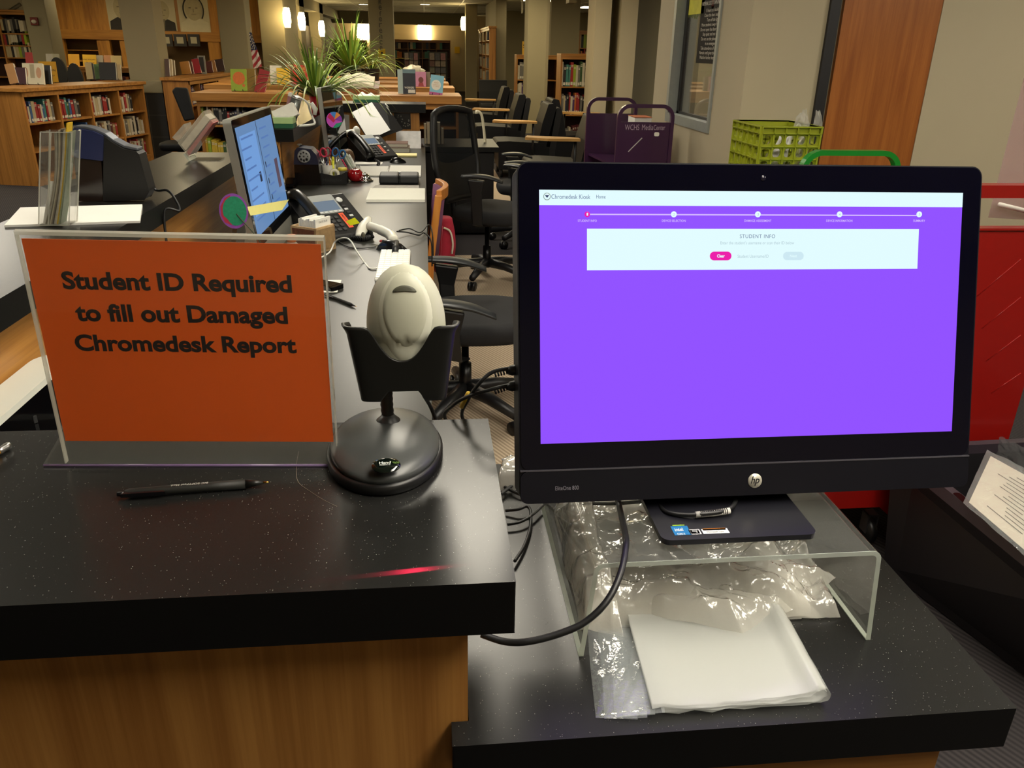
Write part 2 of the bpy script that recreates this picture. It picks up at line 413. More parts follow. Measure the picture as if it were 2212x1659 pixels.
# wall facing the camera on the right, with the oak door
RY = 4.27
pj0, pj1 = PY(1790, 20, RY).x, PY(1812, 20, RY).x
pd0, pd1 = PY(1822, 20, RY).x+.005, PY(2036, 20, RY).x
w = MB().box(WX+.16, pj0, RY, RY+.16, 0, CEILZ).box(pd1, 6.5, RY, RY+.16, 0, CEILZ).box(pj0, pd1, RY, RY+.16, 2.15, CEILZ).box(pj1, pd0, RY+.03, RY+.16, 0, 2.15)
struct('wall_right', w, BEIGE)
struct('trim_1', MB().box(pj0, pj1, RY-.02, RY+.1, 0, 2.15), M('black_door_strip', (20,18,20), .5))  # near-black strip between the wall and the oak door
struct('door_1', MB().box(pd0, pd1, RY+.005, RY+.05, .01, 2.15), DOORW)

# paper signs in the office window, fixed to the glass
gx = WX+.055
def onwin(p): return PX(p[0], p[1], gx)
def wsheet(name, label, y0, y1, z0, z1, m): 
    return tag(put(name, MB().box(gx, gx+.002, y0, y1, z0, z1), m), label, 'sign')
A = onwin((1509, 30)); B = onwin((1548, 30)); lo = onwin((1522, 137)).z
t = thing('window_notice', 'black lockdown instruction sheet with white text taped to the office window', 'sign', (gx, 4.9, lo))
ya, yb = onwin((1503, 135)).y, 4.77
put('sheet', MB().box(gx, gx+.0015, yb, ya, lo, lo+.37), M('black_poster', (9,8,8), .6, spec=.15), t)
Tw = frame((gx, (ya+yb)/2, lo+.335), (0,-1,0), (0,0,1))
wt = M('poster_white_ink', (205,200,190), .6)
lettering('INTERNAL LOCKDOWN INSTRUCTIONS', Tw, (ya-yb)*.92, .022, wt, t, .01, depth=.001)
tb = '''If there is a lockdown:
Close the door and lock it
Turn off the lights
Move students away from doors
Do not open the door for anyone
Stay quiet and out of sight
Do not use the phone except
in an emergency
Take attendance of students
Remain until given the all clear
Wait for further instructions'''
lettering(tb, frame((gx, (ya+yb)/2, lo+.165), (0,-1,0), (0,0,1)), (ya-yb)*.86, .28, wt, t, depth=.001, name='small_print')
yl = onwin((1488, 10)).y; yr = onwin((1522, 10)).y; zb = onwin((1500, 31)).z
t = thing('window_drawing', 'yellow and green painted paper taped high on the office window', 'drawing', (gx, (yl+yr)/2, zb))
put('sheet', MB().box(gx, gx+.0015, yr, yl, zb, zb+.28), M('yellow_painted_paper', (210,205,70), .7, var=.3, scale=14), t)
fr = MB(); random.seed(4)
for k in range(16):
    yy = yr+(yl-yr)*k/15
    fr.box(gx, gx+.001, yy, yy+.008, zb-.01-.02*random.random(), zb)
put('fringe', fr, M('green_fringe', (96,110,30), .8), t)
yy = onwin((1540, 10)).y; zz = onwin((1540, 21)).z
t = thing('window_sticker', 'small white octagonal sticker with red print on the office window', 'sticker', (gx, yy, zz))
put('sheet', MB().prism(rr(yy-.028, yy+.028, zz, zz+.16, .02, 1), gx, gx+.001, 'x'), PAPER, t)
lettering('STOP\nDO NOT\nENTER', frame((gx, yy, zz+.06), (0,-1,0), (0,0,1)), .04, .08, M('red_print', (150,30,25), .6), t, depth=.001)
# a colourful bag seen on the sill inside the office
cb = onwin((1515, 256))
b_ = MB(); b_.lathe([(.04,0),(.07,.01),(.075,.07),(.06,.12),(.035,.15)], 14, 0, 1, 1, (WX+.28, 4.98, 1.0), True)
o = tag(put('gift_bag', b_, M('multicolour_print', (150,120,135), .5, var=.7, scale=45), sub=0), 'multicoloured patterned bag on the ledge behind the office window', 'bag')
tag(put('office_ledge', MB().box(WX+.17, WX+.6, 4.44, 5.9, .96, 1.0).box(WX+.17, WX+.2, 4.44, 5.9, 0, .96), BEIGE2), 'ledge inside the office behind the window glass', 'ledge')

# ------------------------------------------------------------------ service counter, L shaped
t = thing('service_counter', 'tall black topped service counter with maple front, wrapping round to the left', 'counter', (-.5, .75, 0))
top = MB()
def slab(pts, z0, z1, mb, m_top=0, m_side=1):
    n = len(pts)
    vs = [(p[0],p[1],z0) for p in pts]+[(p[0],p[1],z1) for p in pts]
    mb.add(vs, [tuple(range(n,2*n))], m_top); mb.add(vs, [tuple(range(n))[::-1]], m_side)
    mb.add(vs, [(i,(i+1)%n,n+(i+1)%n,n+i) for i in range(n)], m_side)
    return mb
slab([(-1.06,.557),(.068,.557),(.068,.884),(-.753,.884),(-.753,3.56),(-1.06,3.56)], 1.015, 1.07, top)
put('countertop', top, [LAM, LAMDK], t, bev=.0015)
put('front_panel', MB().box(-1.02, .029, .612, .65, 0, 1.015), WOODV, t)
put('end_panel', MB().box(.0, .029, .65, .86, 0, 1.015), WOODV, t)
put('back_panel', MB().box(-.8, .0, .83, .86, 0, 1.015), WOODV, t)
put('wing_panel', MB().box(-.84, -.80, .86, 3.5, 0, 1.015).box(-1.02, -.98, .65, 3.5, 0, 1.015).box(-.98, -.84, 3.44, 3.5, 0, 1.015), wood('maple_panel_wing', (150,98,42), (190,136,70), 'Y', .4), t)

# ------------------------------------------------------------------ lower counter on the right
t = thing('low_counter', 'lower black speckled counter with maple front holding the computer', 'counter', (.3, .85, 0))
low = slab([(.012,.580),(.607,.580),(.607,1.15),(.030,1.15),(.030,.611),(.012,.611)], .806, .86, MB())
put('countertop', low, [LAM, LAMDK], t, bev=.0015)
put('front_panel', MB().box(.030, .562, .612, .65, 0, .806), WOODH, t)
put('side_panel', MB().box(.53, .562, .65, 1.12, 0, .806), WOODV, t)
put('back_panel', MB().box(.03, .53, 1.09, 1.12, 0, .806), WOODV, t)

# ------------------------------------------------------------------ sign holder with the orange sheet
sc = V((-.2451, .7832, CAMZ-.2828))
sx = V((.9988, -.0471, -.0136)).normalized(); sn = V((-.0473, -.9987, -.0171)).normalized()   # sn looks to the camera
sy = sn.cross(sx).normalized()
TS = frame(sc, sx, sy)
t = thing('sign_holder', 'clear acrylic sign holder with an orange notice on the tall counter', 'sign', (-.26, .80, 1.07))
HW = .2794/2; HH = .2159/2
sheet = MB(); sheet.T = TS; sheet.box(-HW, HW, -HH, HH, -.0004, .0004)
sh = put('notice_sheet', sheet, M('orange_paper', (250,104,8), .65, var=.03, scale=8), t)
INK = M('black_ink', (32,16,12), .6)
def ontext(s, x0, y0, x1, y1, bold=.034):
    n = TS.to_3x3() @ V((0,0,1)); o = TS @ V((0,0,.0004))
    c = PP((x0+x1)/2, (y0+y1)/2, o, n); e = PP(x1, (y0+y1)/2, o, n); l = PP(x0, (y0+y1)/2, o, n); u = PP((x0+x1)/2, y0, o, n); d = PP((x0+x1)/2, y1, o, n)
    T = TS.copy(); T.translation = c
    lettering(s, T, (e-l).length, (u-d).length, INK, sh, bold)
ontext('Student ID Required', 138, 590, 632, 640)
ontext('to fill out Damaged', 166, 659, 623, 708)
ontext('Chromedesk Report', 165, 725, 642, 771)
bz = 1.0715
fp = MB()                                   # the clear sleeve round the sheet
lowy = -(sc.z-1.0735)
for zz in (.0022, -.0022):
    fp.T = TS @ Matrix.Translation((0,0,zz)); fp.box(-HW-.003, HW+.003, lowy, HH+.004, -.0008, .0008)
put('sleeve', fp, clear('acrylic_sleeve', (225,232,225), .012, .02, .55), t)
ed = MB(); ed.T = TS
ed.box(-HW-.0042, -HW-.003, lowy, HH+.004, -.003, .003).box(HW+.003, HW+.0042, lowy, HH+.004, -.003, .003)
ed.prism([(HH+.004,-.003),(HH+.0075,-.0035),(HH+.009,0),(HH+.0075,.0035),(HH+.004,.003)], -HW-.004, HW+.004, 'x')
put('sleeve_edge', ed, clear('acrylic_bright_edge', (228,226,212), .45, .06, 1.3), t)
bp = [PZ(95,1004,bz), PZ(713,1004,bz), PZ(742,921,bz), PZ(135,935,bz)]
base = MB(); base.prism([(p.x,p.y) for p in bp], 1.0702, 1.0732)
put('foot', base, ACRY, t)
be = MB(); be.tube([bp[0]+V((0,-.001,0)), bp[1]+V((0,-.001,0))], .0014, 6)
put('foot_edge', be, clear('acrylic_violet_edge', (170,140,190), .6, .1), t)

# ------------------------------------------------------------------ pen, pencil, hair
def pen(p0, p1, label):
    p0 = V(p0); p1 = V(p1); L = (p1-p0).length; x = (p1-p0)/L
    t = thing('ballpoint_pen', label, 'pen', (p0+p1)/2)
    T = frame(p0, x, V((0,0,1)).cross(x)*1.0)
    def pz(u): return T @ V((u*L,0,0))
    r = .0048
    put('barrel', MB().tube([pz(.05), pz(.08), pz(.6), pz(.84)], [.0036, r, r, r*1.05], 16), M('soft_black_rubber', (27,27,23), .6), t)
    put('tip_cone', MB().tube([pz(.845), pz(.96)], [r*1.0, .0016], 16).cyl(pz(.838), pz(.846), r*.9, None, 16), M('black_pen_cone', (22,22,20), .4), t)
    put('point', MB().tube([pz(.96), pz(.985), pz(1)], [.0012, .001, .0004], 8), M('brass', (214,170,80), .25, 1), t)
    put('push_button', MB().tube([pz(0), pz(.05)], [.0024, .0026], 12), BLKS, t)
    c = MB(); c.T = T; c.add([(.03*L,-.0062,-.001),(.03*L,-.0062,.003),(.32*L,-.0074,.003),(.32*L,-.0074,-.001),(.05*L,-.003,-.001),(.05*L,-.003,.003),(.30*L,-.0052,.003),(.30*L,-.0052,-.001)],
        [(0,1,2,3),(7,6,5,4),(0,4,5,1),(3,2,6,7),(1,5,6,2),(0,3,7,4)])
    put('clip', c, BLKS, t)
    return t, T, L
pa, pb = PZ(253,1066,1.076), PZ(581,1040,1.076)
pa.z = 1.0752; pb.z = 1.0752
t, T, L = pen(pa, pb, 'black retractable ballpoint pen lying in front of the orange notice')
Tl = T @ Matrix.Translation((.47*L, 0, 0)) @ Matrix.Rotation(PI, 4, 'Z') @ Matrix.Translation((0, 0, .0048))
lettering('BIC SOFTFeel Med.', Tl, .036, .0034, M('pen_print', (190,190,180), .5), t, .01)
pp0, pp1 = PZ(-60, 1010, 1.0745), PZ(19, 962, 1.0745)
t = thing('pencil', 'yellow pencil end with silver ferrule at the left edge of the counter', 'pencil', pp1)
dd = (pp1-pp0).normalized()
put('shaft', MB().tube([pp1-dd*.16, pp1-dd*.016], .0037, 6), M('pencil_yellow', (226,160,30), .4), t)
put('ferrule', MB().tube([pp1-dd*.016, pp1-dd*.012, pp1-dd*.0085, pp1-dd*.004, pp1], [.004,.0043,.0039,.0043,.0041], 14), STEEL, t)
hp = [PZ(x, y, 1.0703) for x, y in [(645,975),(640,1010),(644,1040),(668,1060),(700,1080),(728,1094)]]
tag(put('hair', MB().tube(spl(hp), .00012, 5), M('pale_fibre', (150,130,110), .5)), 'single pale hair lying on the counter beside the scanner stand', 'hair')

# ------------------------------------------------------------------ scanner stand and scanner
BC = V((-.053, .797, 1.07))
t = thing('scanner_stand', 'dark grey scanner stand with oval weighted base and black cradle', 'scanner stand', BC)
sxr, syr = .0635, .092
b_ = MB()
b_.lathe([(.97,0),(1.0,.002),(1.0,.010),(.975,.0125),(.945,.0125)], 64, 0, sxr, syr, BC)
put('foot_ring', b_, M('black_base_rim', (20,20,20), .42), t)
b_ = MB(); b_.lathe([(.945,.011),(.945,.0165),(.915,.020),(.80,.0245),(.60,.029),(.35,.0325),(.12,.034),(.02,.0342)], 64, 0, sxr, syr, BC)
put('base', b_, M('charcoal_base', (66,68,67), .36), t)
nb = V((-.050, .818, 1.101))
put('neck_collar', MB().lathe([(.0145,0),(.0135,.004),(.0085,.0085),(.007,.011)], 24, 0, 1, 1, nb+V((0,0,-.002))), DKG, t)
nk = spl([nb, nb+V((-.001,.004,.03)), nb+V((0,.006,.06)), nb+V((.012,.0,.085))], 10)
ring = MB()
rad = [.0068+(.0006 if i % 2 else 0) for i in range(len(nk))]
ring.tube(nk, rad, 14)
put('gooseneck', ring, BLKP, t)
# oval emblem
e0 = PZ(834, 1006, 1.07+.0305); nrm = V((0,-.22,1)).normalized()
TE = frame(e0, (1,.06,0), V((0,1,.22)))
eb = MB(); eb.T = TE; eb.lathe([(1.0,0),(.97,.0012),(.7,.0021),(.3,.0026),(.02,.0027)], 32, 0, .0148, .0118)
em = put('emblem', eb, M('gloss_black_emblem', (6,14,10), .05, coat=1), t)
lettering('Hand', TE @ Matrix.Translation((-.001,.0016,.0027)), .0115, .0036, M('emblem_white', (210,214,205), .5), em, .02)
lettering('Held', TE @ Matrix.Translation((.0095,.0016,.0022)), .0075, .0036, M('emblem_green', (90,120,50), .5), em, .02)
lettering('PRODUCTS', TE @ Matrix.Translation((-.001,-.0018,.0028)), .0105, .0016, MATS['emblem_white'], em, .02)
# cradle: a cup open at the top, U cut in its front wall
cc = V((-.030, .80, 1.145)); H_ = .086
def cup(u, v):
    pass
cr = MB()
def cupring(h, grow=0, inner=0):
    k = h/H_
    wx = (.0455+.0115*k) - inner; dy = (.026+.010*k) - inner
    return wx, dy
NA = 168; NH = 26
def cupt(a, k, inner):
    h = k
    wx, dy = cupring(h*H_, 0, inner)
    ca, sa = math.cos(a), math.sin(a); n = 8
    return wx*ca, math.copysign(dy*max(0, 1-abs(ca)**n)**(1/n), sa)
def topk(x, fa):
    ax = abs(x)
    if fa < .25: 
        q = max(0, min(1, (fa+.75)/1.0)); q = q*q*(3-2*q); return .60+.40*q
    if ax < .0285: return .55+.43*(ax/.0285)**2.4
    if ax < .032: return .98+.02*(ax-.0285)/.0035
    return 1.0
def botk(x, front):
    ax = abs(x)
    if ax < .017: return .14
    if ax < .027: return .14*(1-(ax-.017)/.010)
    return 0
rings_o = []; rings_i = []
fs = []
vs = []
for side, inner in ((0,0),(1,.003)):
    for i in range(NA):
        a = 2*PI*i/NA
        for j in range(NH+1):
            x1, y1 = cupt(a, .5, inner)
            fa = -y1/.031
            kb, kt = botk(x1, True), topk(x1, fa)
            k = kb+(kt-kb)*j/NH
            x, y = cupt(a, k, inner)
            fl = .003*max(0, (k-.9)/.1)
            vs.append(cc+V((x*(1+fl/.05), y, k*H_)))
def vi(s, i, j): return s*NA*(NH+1)+(i % NA)*(NH+1)+j
for i in range(NA):
    for j in range(NH):
        fs.append((vi(0,i,j), vi(0,i+1,j), vi(0,i+1,j+1), vi(0,i,j+1)))
        fs.append((vi(1,i,j+1), vi(1,i+1,j+1), vi(1,i+1,j), vi(1,i,j)))
    fs.append((vi(0,i,NH), vi(0,i+1,NH), vi(1,i+1,NH), vi(1,i,NH)))
    fs.append((vi(1,i,0), vi(1,i+1,0), vi(0,i+1,0), vi(0,i,0)))
cr.add(vs, fs, 0, True)
put('cradle', cr, M('satin_black_cradle', (26,26,24), .42), t)
# scanner resting in the cradle
sl = PY(876, 660, .795)
t = thing('barcode_scanner', 'pale grey handheld barcode scanner standing upright in the black cradle', 'scanner', sl+V((0,0,-.05)))
def egg(v, k):        # half-width profile, v from 0 bottom to 1 top
    return max(0.0, math.sin(PI*min(1, max(0, v))**.78))**.62
bot, topz = 1.16, 1.287
def prof(v):
    q = min(1, max(0, (v-.42)/.58))
    if v <= .42: return .0415*(.72+.28*math.sin(PI*v/.84)), .027
    return .0415*max(.02, (1-q**2.3)**.5), .030*max(.02, (1-q**2.2)**.55)

rings = []
N = 40
for i in range(29):
    v = i/28; z = bot+(topz-bot)*v
    wv, dv = prof(v)
    rings.append([V((-.0255+wv*math.cos(2*PI*k/N), .802+dv*math.sin(2*PI*k/N), z)) for k in range(N)])
body = MB().loft(rings)
GREY = M('pale_grey_scanner', (186,186,166), .45, var=.03)
sc_b = put('housing', body, GREY, t)
def front_y(x, z):
    v = (z-bot)/(topz-bot); 
    wv, dv = prof(v)
    q = max(0, 1-((x+.0255)/wv)**2) if wv > abs(x+.0255) else 0
    return .802-dv*q**.5
def decal(fn, off, name, m, n=40, rings_=8):
    mb = MB(); vs = []; cx, cz = fn(None)
    for r_ in range(rings_+1):
        for k in range(n):
            x, z = fn(2*PI*k/n); q = r_/rings_
            X = cx+(x-cx)*q; Z = cz+(z-cz)*q
            vs.append((X, front_y(X, Z)-off*(1 if r_ < rings_ else -.5), Z))
    fs = [(r_*n+k, r_*n+(k+1) % n, (r_+1)*n+(k+1) % n, (r_+1)*n+k) for r_ in range(rings_) for k in range(n)]
    mb.add(vs, fs, 0, True)
    return put(name, mb, m, t)
def drop(w_, zt, zb_):
    zc = (zt+zb_)/2
    def fn(a):
        if a is None: return (-.0255, zc)
        s_, c_ = math.sin(a), math.cos(a)
        return (-.0255+w_*c_*(1-.16*max(0,-s_)), zc+(zt-zc)*s_)
    return fn
decal(drop(.029, 1.2835, 1.187), .0012, 'face_ridge', M('scanner_ridge', (206,206,188), .4, var=.02))
decal(drop(.0245, 1.2825, 1.203), .0022, 'face_plate', GREY)
def cres(a):
    if a is None: return (-.0255, 1.2660)
    s_, c_ = math.sin(a), math.cos(a)
    return (-.0255+.0150*c_, 1.2645+(.0062*s_ if s_ > 0 else .0006*s_)-.002*c_*c_)
decal(cres, .0032, 'beeper_slot', M('scanner_slot', (70,70,56), .6), 32, 4)
cb_ = spl([V((-.018,.812,1.168)), V((-.016,.84,1.14)), V((-.010,.87,1.11)), V((-.002,.90,1.08)), V((.006,.912,1.05))])
put('cord', MB().tube(cb_, .0024, 10), BLKP, t)
# the scan line: a small red lamp in the scanner throwing a thin fan onto the counter
ld = bpy.data.lights.new('scan_beam', 'SPOT'); ld.color = (1, .02, .08); ld.energy = 1.6; ld.spot_size = math.radians(17); ld.spot_blend = .6; ld.shadow_soft_size = .0002
lo_ = bpy.data.objects.new('scan_beam', ld); COL.objects.link(lo_)
src = V((-.0255, .768, 1.235)); tgt = (PZ(730,1250,1.07)+PZ(960,1225,1.07))/2
dirn = (tgt-src).normalized(); xax = (PZ(960,1225,1.07)-PZ(730,1250,1.07)).normalized()
z_ = -dirn; x_ = (xax - z_*xax.dot(z_)).normalized(); y_ = z_.cross(x_)
lo_.matrix_world = Matrix(((x_.x*2.4,y_.x*.07,z_.x,src.x),(x_.y*2.4,y_.y*.07,z_.y,src.y),(x_.z*2.4,y_.z*.07,z_.z,src.z),(0,0,0,1)))
lo_.parent = t; lo_.matrix_parent_inverse = wm(t).inverted()
# ------------------------------------------------------------------ computer on the riser
mo = V((.3776, .8509, CAMZ-.2814))
mx_ = V((.99984,.01639,-.00736)).normalized(); mn = -V((-.01783,.95557,-.29423)).normalized()
my_ = mn.cross(mx_).normalized()
TM = frame(mo, mx_, my_)                     # x right, y up, z to the viewer; origin at the picture's centre
SW, SH = .5092/2, .2864/2
t = thing('desktop_computer', 'black all-in-one computer with a purple kiosk page on its screen', 'computer', (.36, .80, .985))
def tm(mb): mb.T = TM; return mb
BODYB = M('computer_black', (11,11,20), .4, var=.04, spec=.3)
b_ = tm(MB()); b_.prism(rr(-.2795,.2795,-.2135,.1742,.013,6), -.045, -.0015)
put('housing', b_, BODYB, t, bev=.002)
b_ = tm(MB()); b_.prism(rr(-.2775,.2775,-.174,.1725,.011,6), -.0015, -.0005)
gl = put('front_glass', b_, M('black_glass_bezel', (6,6,18), .06, spec=.3), t)
b_ = tm(MB()); b_.prism(rr(-.2785,.2785,-.2128,-.1752,.009,6), -.0015, .0008)
ch = put('chin', b_, BODYB, t)
put('chin_strip', tm(MB()).box(-.2785,.2785,-.1752,-.1735,-.0015,.0012), M('chin_grey_strip', (78,76,84), .35, .3), t)
cam_ = tm(MB()); cam_.T = TM @ Matrix.Translation((.006,.158,0)); cam_.lathe([(.0035,-.0006),(.003,0),(.0005,.0001)], 20)
put('webcam', cam_, M('webcam_lens', (24,22,34), .1), t)
put('side_slot', tm(MB()).box(.2794,.2802,-.02,.035,-.03,-.012), DKG, t)
def sp(x, y): 
    n = TM.to_3x3() @ V((0,0,1)); p = PP(x, y, TM.translation, n)
    return TM.inverted() @ p
scr = put('screen', tm(MB()).box(-SW,SW,-SH,SH,-.0006,-.0001), EM('screen_purple', (146,82,255), 1.0), t)
WHITE = EM('screen_white', (226,252,255), 1.0)
def sbox(name, x0, y0, x1, y1, m, z=.0002, rad=0, **k):
    a = sp(x0, y1); b = sp(x1, y0)
    q = tm(MB())
    if rad: q.prism(rr(a.x,b.x,a.y,b.y,min(rad,(b.x-a.x)/2.01,(b.y-a.y)/2.01),6), -.0001, z)
    else: q.box(a.x,b.x,a.y,b.y,-.0001,z)
    return put(name, q, m, scr, **k)
q = tm(MB()); q.box(-SW,SW,SH-.0168,SH,-.0001,.0002); put('header_bar', q, WHITE, scr)
a, b = sp(1268,584), sp(1984,495)
q = tm(MB()); q.box(a.x,sp(1983,540).x,a.y,b.y,-.0001,.0002); card = put('form_card', q, WHITE, scr)
def stext(s, x0, y0, x1, y1, m, bold=0, z=.0004, **k):
    a, b = sp(x0,(y0+y1)/2), sp(x1,(y0+y1)/2); u, d = sp((x0+x1)/2,y0), sp((x0+x1)/2,y1)
    T = TM @ Matrix.Translation(((a.x+b.x)/2,(u.y+d.y)/2,0))
    return lettering(s, T, b.x-a.x, u.y-d.y, m, scr, bold, depth=z, **k)
SLATE = EM('screen_slate', (100,118,160), .9); FAINT = EM('screen_faint', (182,206,216), .95); PINK = EM('screen_pink', (236,30,170), 1.0)
LILAC = EM('screen_lilac', (214,186,255), 1.0)
stext('Chromedesk Kiosk', 1191, 420, 1275, 430, SLATE)
stext('Home', 1288, 421, 1308, 429, SLATE)
def sdisc(x, y, r, m, z, name):
    c = sp(x, y); q = MB(); q.T = TM @ Matrix.Translation((c.x,c.y,-.0001)); q.lathe([(r,0),(r,z+.0001)], 24, 0); return put(name, q, m, scr)
sdisc(1181.5, 424.5, .0041, EM('screen_logo_grey', (150,165,155), .8), .0003, 'logo_ring')
sdisc(1181.5, 424.5, .0034, WHITE, .0004, 'logo_field')
stext('v', 1177, 421.5, 1186, 427, EM('screen_navy', (60,72,110), .8), .09, .0006, name='logo_mark')
l0, l1 = sp(1268,463), sp(1986,464)
q = tm(MB()); q.box(l0.x,l1.x,l0.y-.0007,l0.y+.0007,-.0001,.0002); put('progress_line', q, LILAC, scr)
for k, (x, s, x0, x1) in enumerate([(1268.5,'STUDENT INFO',1248,1289),(1455.5,'DEVICE SELECTION',1429.5,1481),(1637,'DAMAGE ASSESSMENT',1607.5,1666),(1813.5,'DEVICE INFORMATION',1784.5,1841),(1985.5,'SUMMARY',1972.5,1998)]):
    sdisc(x, 463, .0031 if k == 0 else .0034, PINK if k == 0 else WHITE, .0004, 'step_dot')
    stext(str(k+1), x-1.6, 460.2, x+1.6, 466, WHITE if k == 0 else FAINT, .0, .0006, name='step_number')
    stext(s, x0, 474.5, x1, 479.5, LILAC, .012)
stext('STUDENT INFO', 1598, 506.5, 1674, 514.5, SLATE, space=1.15)
stext("Enter the student's username or scan their ID below", 1556, 521, 1715, 528, FAINT)
sbox('clear_button', 1533, 543.5, 1580, 562.5, PINK, .0004, .02)
stext('Clear', 1548.5, 549.5, 1565, 556.5, WHITE, .03, .0006)
stext('Student Username/ID', 1593, 550, 1660, 557, FAINT)
sbox('disabled_button', 1691, 544, 1736, 562, EM('screen_pale_button', (208,236,246), .97), .0004, .02)
stext('Next', 1706, 550, 1721, 556, WHITE, .02, .0006)
# maker's badge and model name on the chin
bc = sp(1630, 1038); TB = TM @ Matrix.Translation((bc.x,bc.y,.0008))
q = MB(); q.T = TB; q.lathe([(.0088,0),(.0086,.0006),(.0005,.0007)], 36)
bd = put('badge', q, M('badge_silver', (206,202,186), .35, .4), ch)
lettering('hp', TB @ Matrix.Translation((0,-.0002,.0009)), .0108, .0118, M('badge_dark', (20,20,26), .4), bd, .01, italic=.3)
e = sp(1224.5, 1053.5); lettering('EliteOne 800', TM @ Matrix.Translation((e.x,e.y,.001)), .0275, .0048, M('chin_print', (120,118,128), .5), ch, .0)
# stand: base plate on the riser and the upright behind
RZ = .985
sb = [PZ(1408,1128,RZ+.003), PZ(1421,1162,RZ+.004), PZ(1448,1177,RZ+.004), PZ(1756,1159,RZ+.004), PZ(1766,1150,RZ+.004), PZ(1695,1072,RZ+.004)]
fl, fr_ = PZ(1436,1176,RZ+.004), PZ(1766,1157,RZ+.004)
by = (fl.y+fr_.y)/2
pl = MB(); pl.prism(rr(fl.x-.002, fr_.x, by, by+.20, .011, 6), RZ+.0008, RZ+.0075)
st = put('stand_base', pl, M('stand_black', (22,22,28), .3), t, bev=.0015)
def sticker(name, x0, y0, x1, y1, m):
    a = PZ(x0, y1, RZ+.0076); b = PZ(x1, y0, RZ+.0076); 
    q = MB().box(min(a.x,b.x), max(a.x,b.x), min(a.y,b.y), max(a.y,b.y), RZ+.0075, RZ+.0078)
    return put(name, q, m, st)
up = V((0,0,1))
def sttext(s, x0, y0, x1, y1, m, par, bold=0):
    a = PZ(x0,(y0+y1)/2,RZ+.0078); b = PZ(x1,(y0+y1)/2,RZ+.0078); u = PZ((x0+x1)/2,y0,RZ+.0078); d = PZ((x0+x1)/2,y1,RZ+.0078)
    return lettering(s, frame((a+b)/2, (1,0,0), (0,1,0)), (b-a).length, (u-d).length, m, par, bold)
s1 = sticker('processor_sticker', 1458, 1136, 1484, 1156.5, M('sticker_blue', (20,110,170), .3))
MATS['sw'] = M('sticker_white', (225,230,230), .4)
sttext('intel', 1457, 1140.5, 1475, 1147.5, MATS['sw'], st, .01); sttext('CORE i5', 1463, 1151.5, 1480, 1155.5, MATS['sw'], st, .01)
sticker('sticker_strip', 1453, 1133.5, 1478, 1136, M('sticker_rainbow', (150,190,60), .3, var=.8, scale=600))
s2 = sticker('energy_sticker', 1492, 1143, 1510, 1155, M('sticker_grey', (200,200,200), .4)); sticker('energy_mark', 1494, 1144.5, 1508, 1153.5, M('sticker_dark', (40,40,44), .4))
sttext('energy', 1496, 1146, 1507, 1151, MATS['sw'], st)
sticker('software_sticker', 1520, 1141, 1570, 1153.5, MATS['sw']); sticker('software_stripe', 1519, 1140.5, 1566, 1146.5, M('sticker_orange', (222,140,40), .4, var=.3, scale=60))
sttext('Microsoft Lync', 1527, 1146.8, 1565, 1151.5, M('sticker_text', (90,80,50), .5), st)
stm = MB(); stm.prism(rr(.30,.44,.89,.925,.01,4), RZ+.0075, RZ+.06)
stm.T = None
put('stand_neck', MB().prism(rr(.29,.46,.925,.955,.012,4), RZ+.007, 1.18), BLKS, t)
put('stand_hinge', MB().box(.31,.44,.885,.945,1.12,1.18), BLKS, t)

# plugs in the left side of the computer with their cables
def cable(name, label, pts, r=.0022, m=None, k=10, plug=None, parent=None):
    c = spl(pts, k)
    if plug is None:
        o = put(name, MB().tube(c, r, 10), m or BLKP)
        return tag(o, label, 'cable')
    t = thing(name, label, 'cable', pts[0])
    put('cord', MB().tube(c, r, 10), m or BLKP, t)
    plug(t); return t
def usb(x, y, Y):
    def fn(t):
        p = PY(x, y, Y); e = PY(x-32, y+ (6 if y < 810 else 8), Y); f = PY(x-62, y+(14 if y < 810 else 18), Y)
        put('plug', MB().tube([p, p+(e-p)*.75, e], [.0062,.0062,.0040], 12), M('cable_plug_black', (34,34,36), .4), t)
        q = MB()
        for i in range(5):
            c = e+(f-e)*(i/5); q.tube([c, c+(f-e)*.12], .0034, 10)
        put('strain_relief', q, BLKP, t)
    return fn
Yp = .86
A_ = [PY(1126,797,Yp), PY(1092,797,Yp), PY(1060,806,Yp), PY(1035,829,Yp), PY(1012,862,Yp+.03), PY(1000,905,Yp+.07), V((.075,.99,.98)), V((.08,1.06,.88))]
tc_ = cable('usb_cable', 'upper black cable with a yellow band plugged into the computer side', A_, .0023, plug=usb(1128,796,Yp))
yb0, yb1 = PY(1012,850,Yp+.024), PY(998,878,Yp+.046)
put('yellow_band', MB().tube([yb0, yb1], .0033, 12), M('band_yellow', (214,176,40), .4), tc_)
B_ = [PY(1126,829,Yp), PY(1090,834,Yp), PY(1055,843,Yp), PY(1010,857,Yp+.02), PY(978,876,Yp+.04), PY(962,905,Yp+.08), V((.05,.99,.97)), V((.06,1.08,.88))]
cable('usb_cable', 'lower black cable plugged into the computer side below the banded one', B_, .0023, plug=usb(1128,829,Yp))
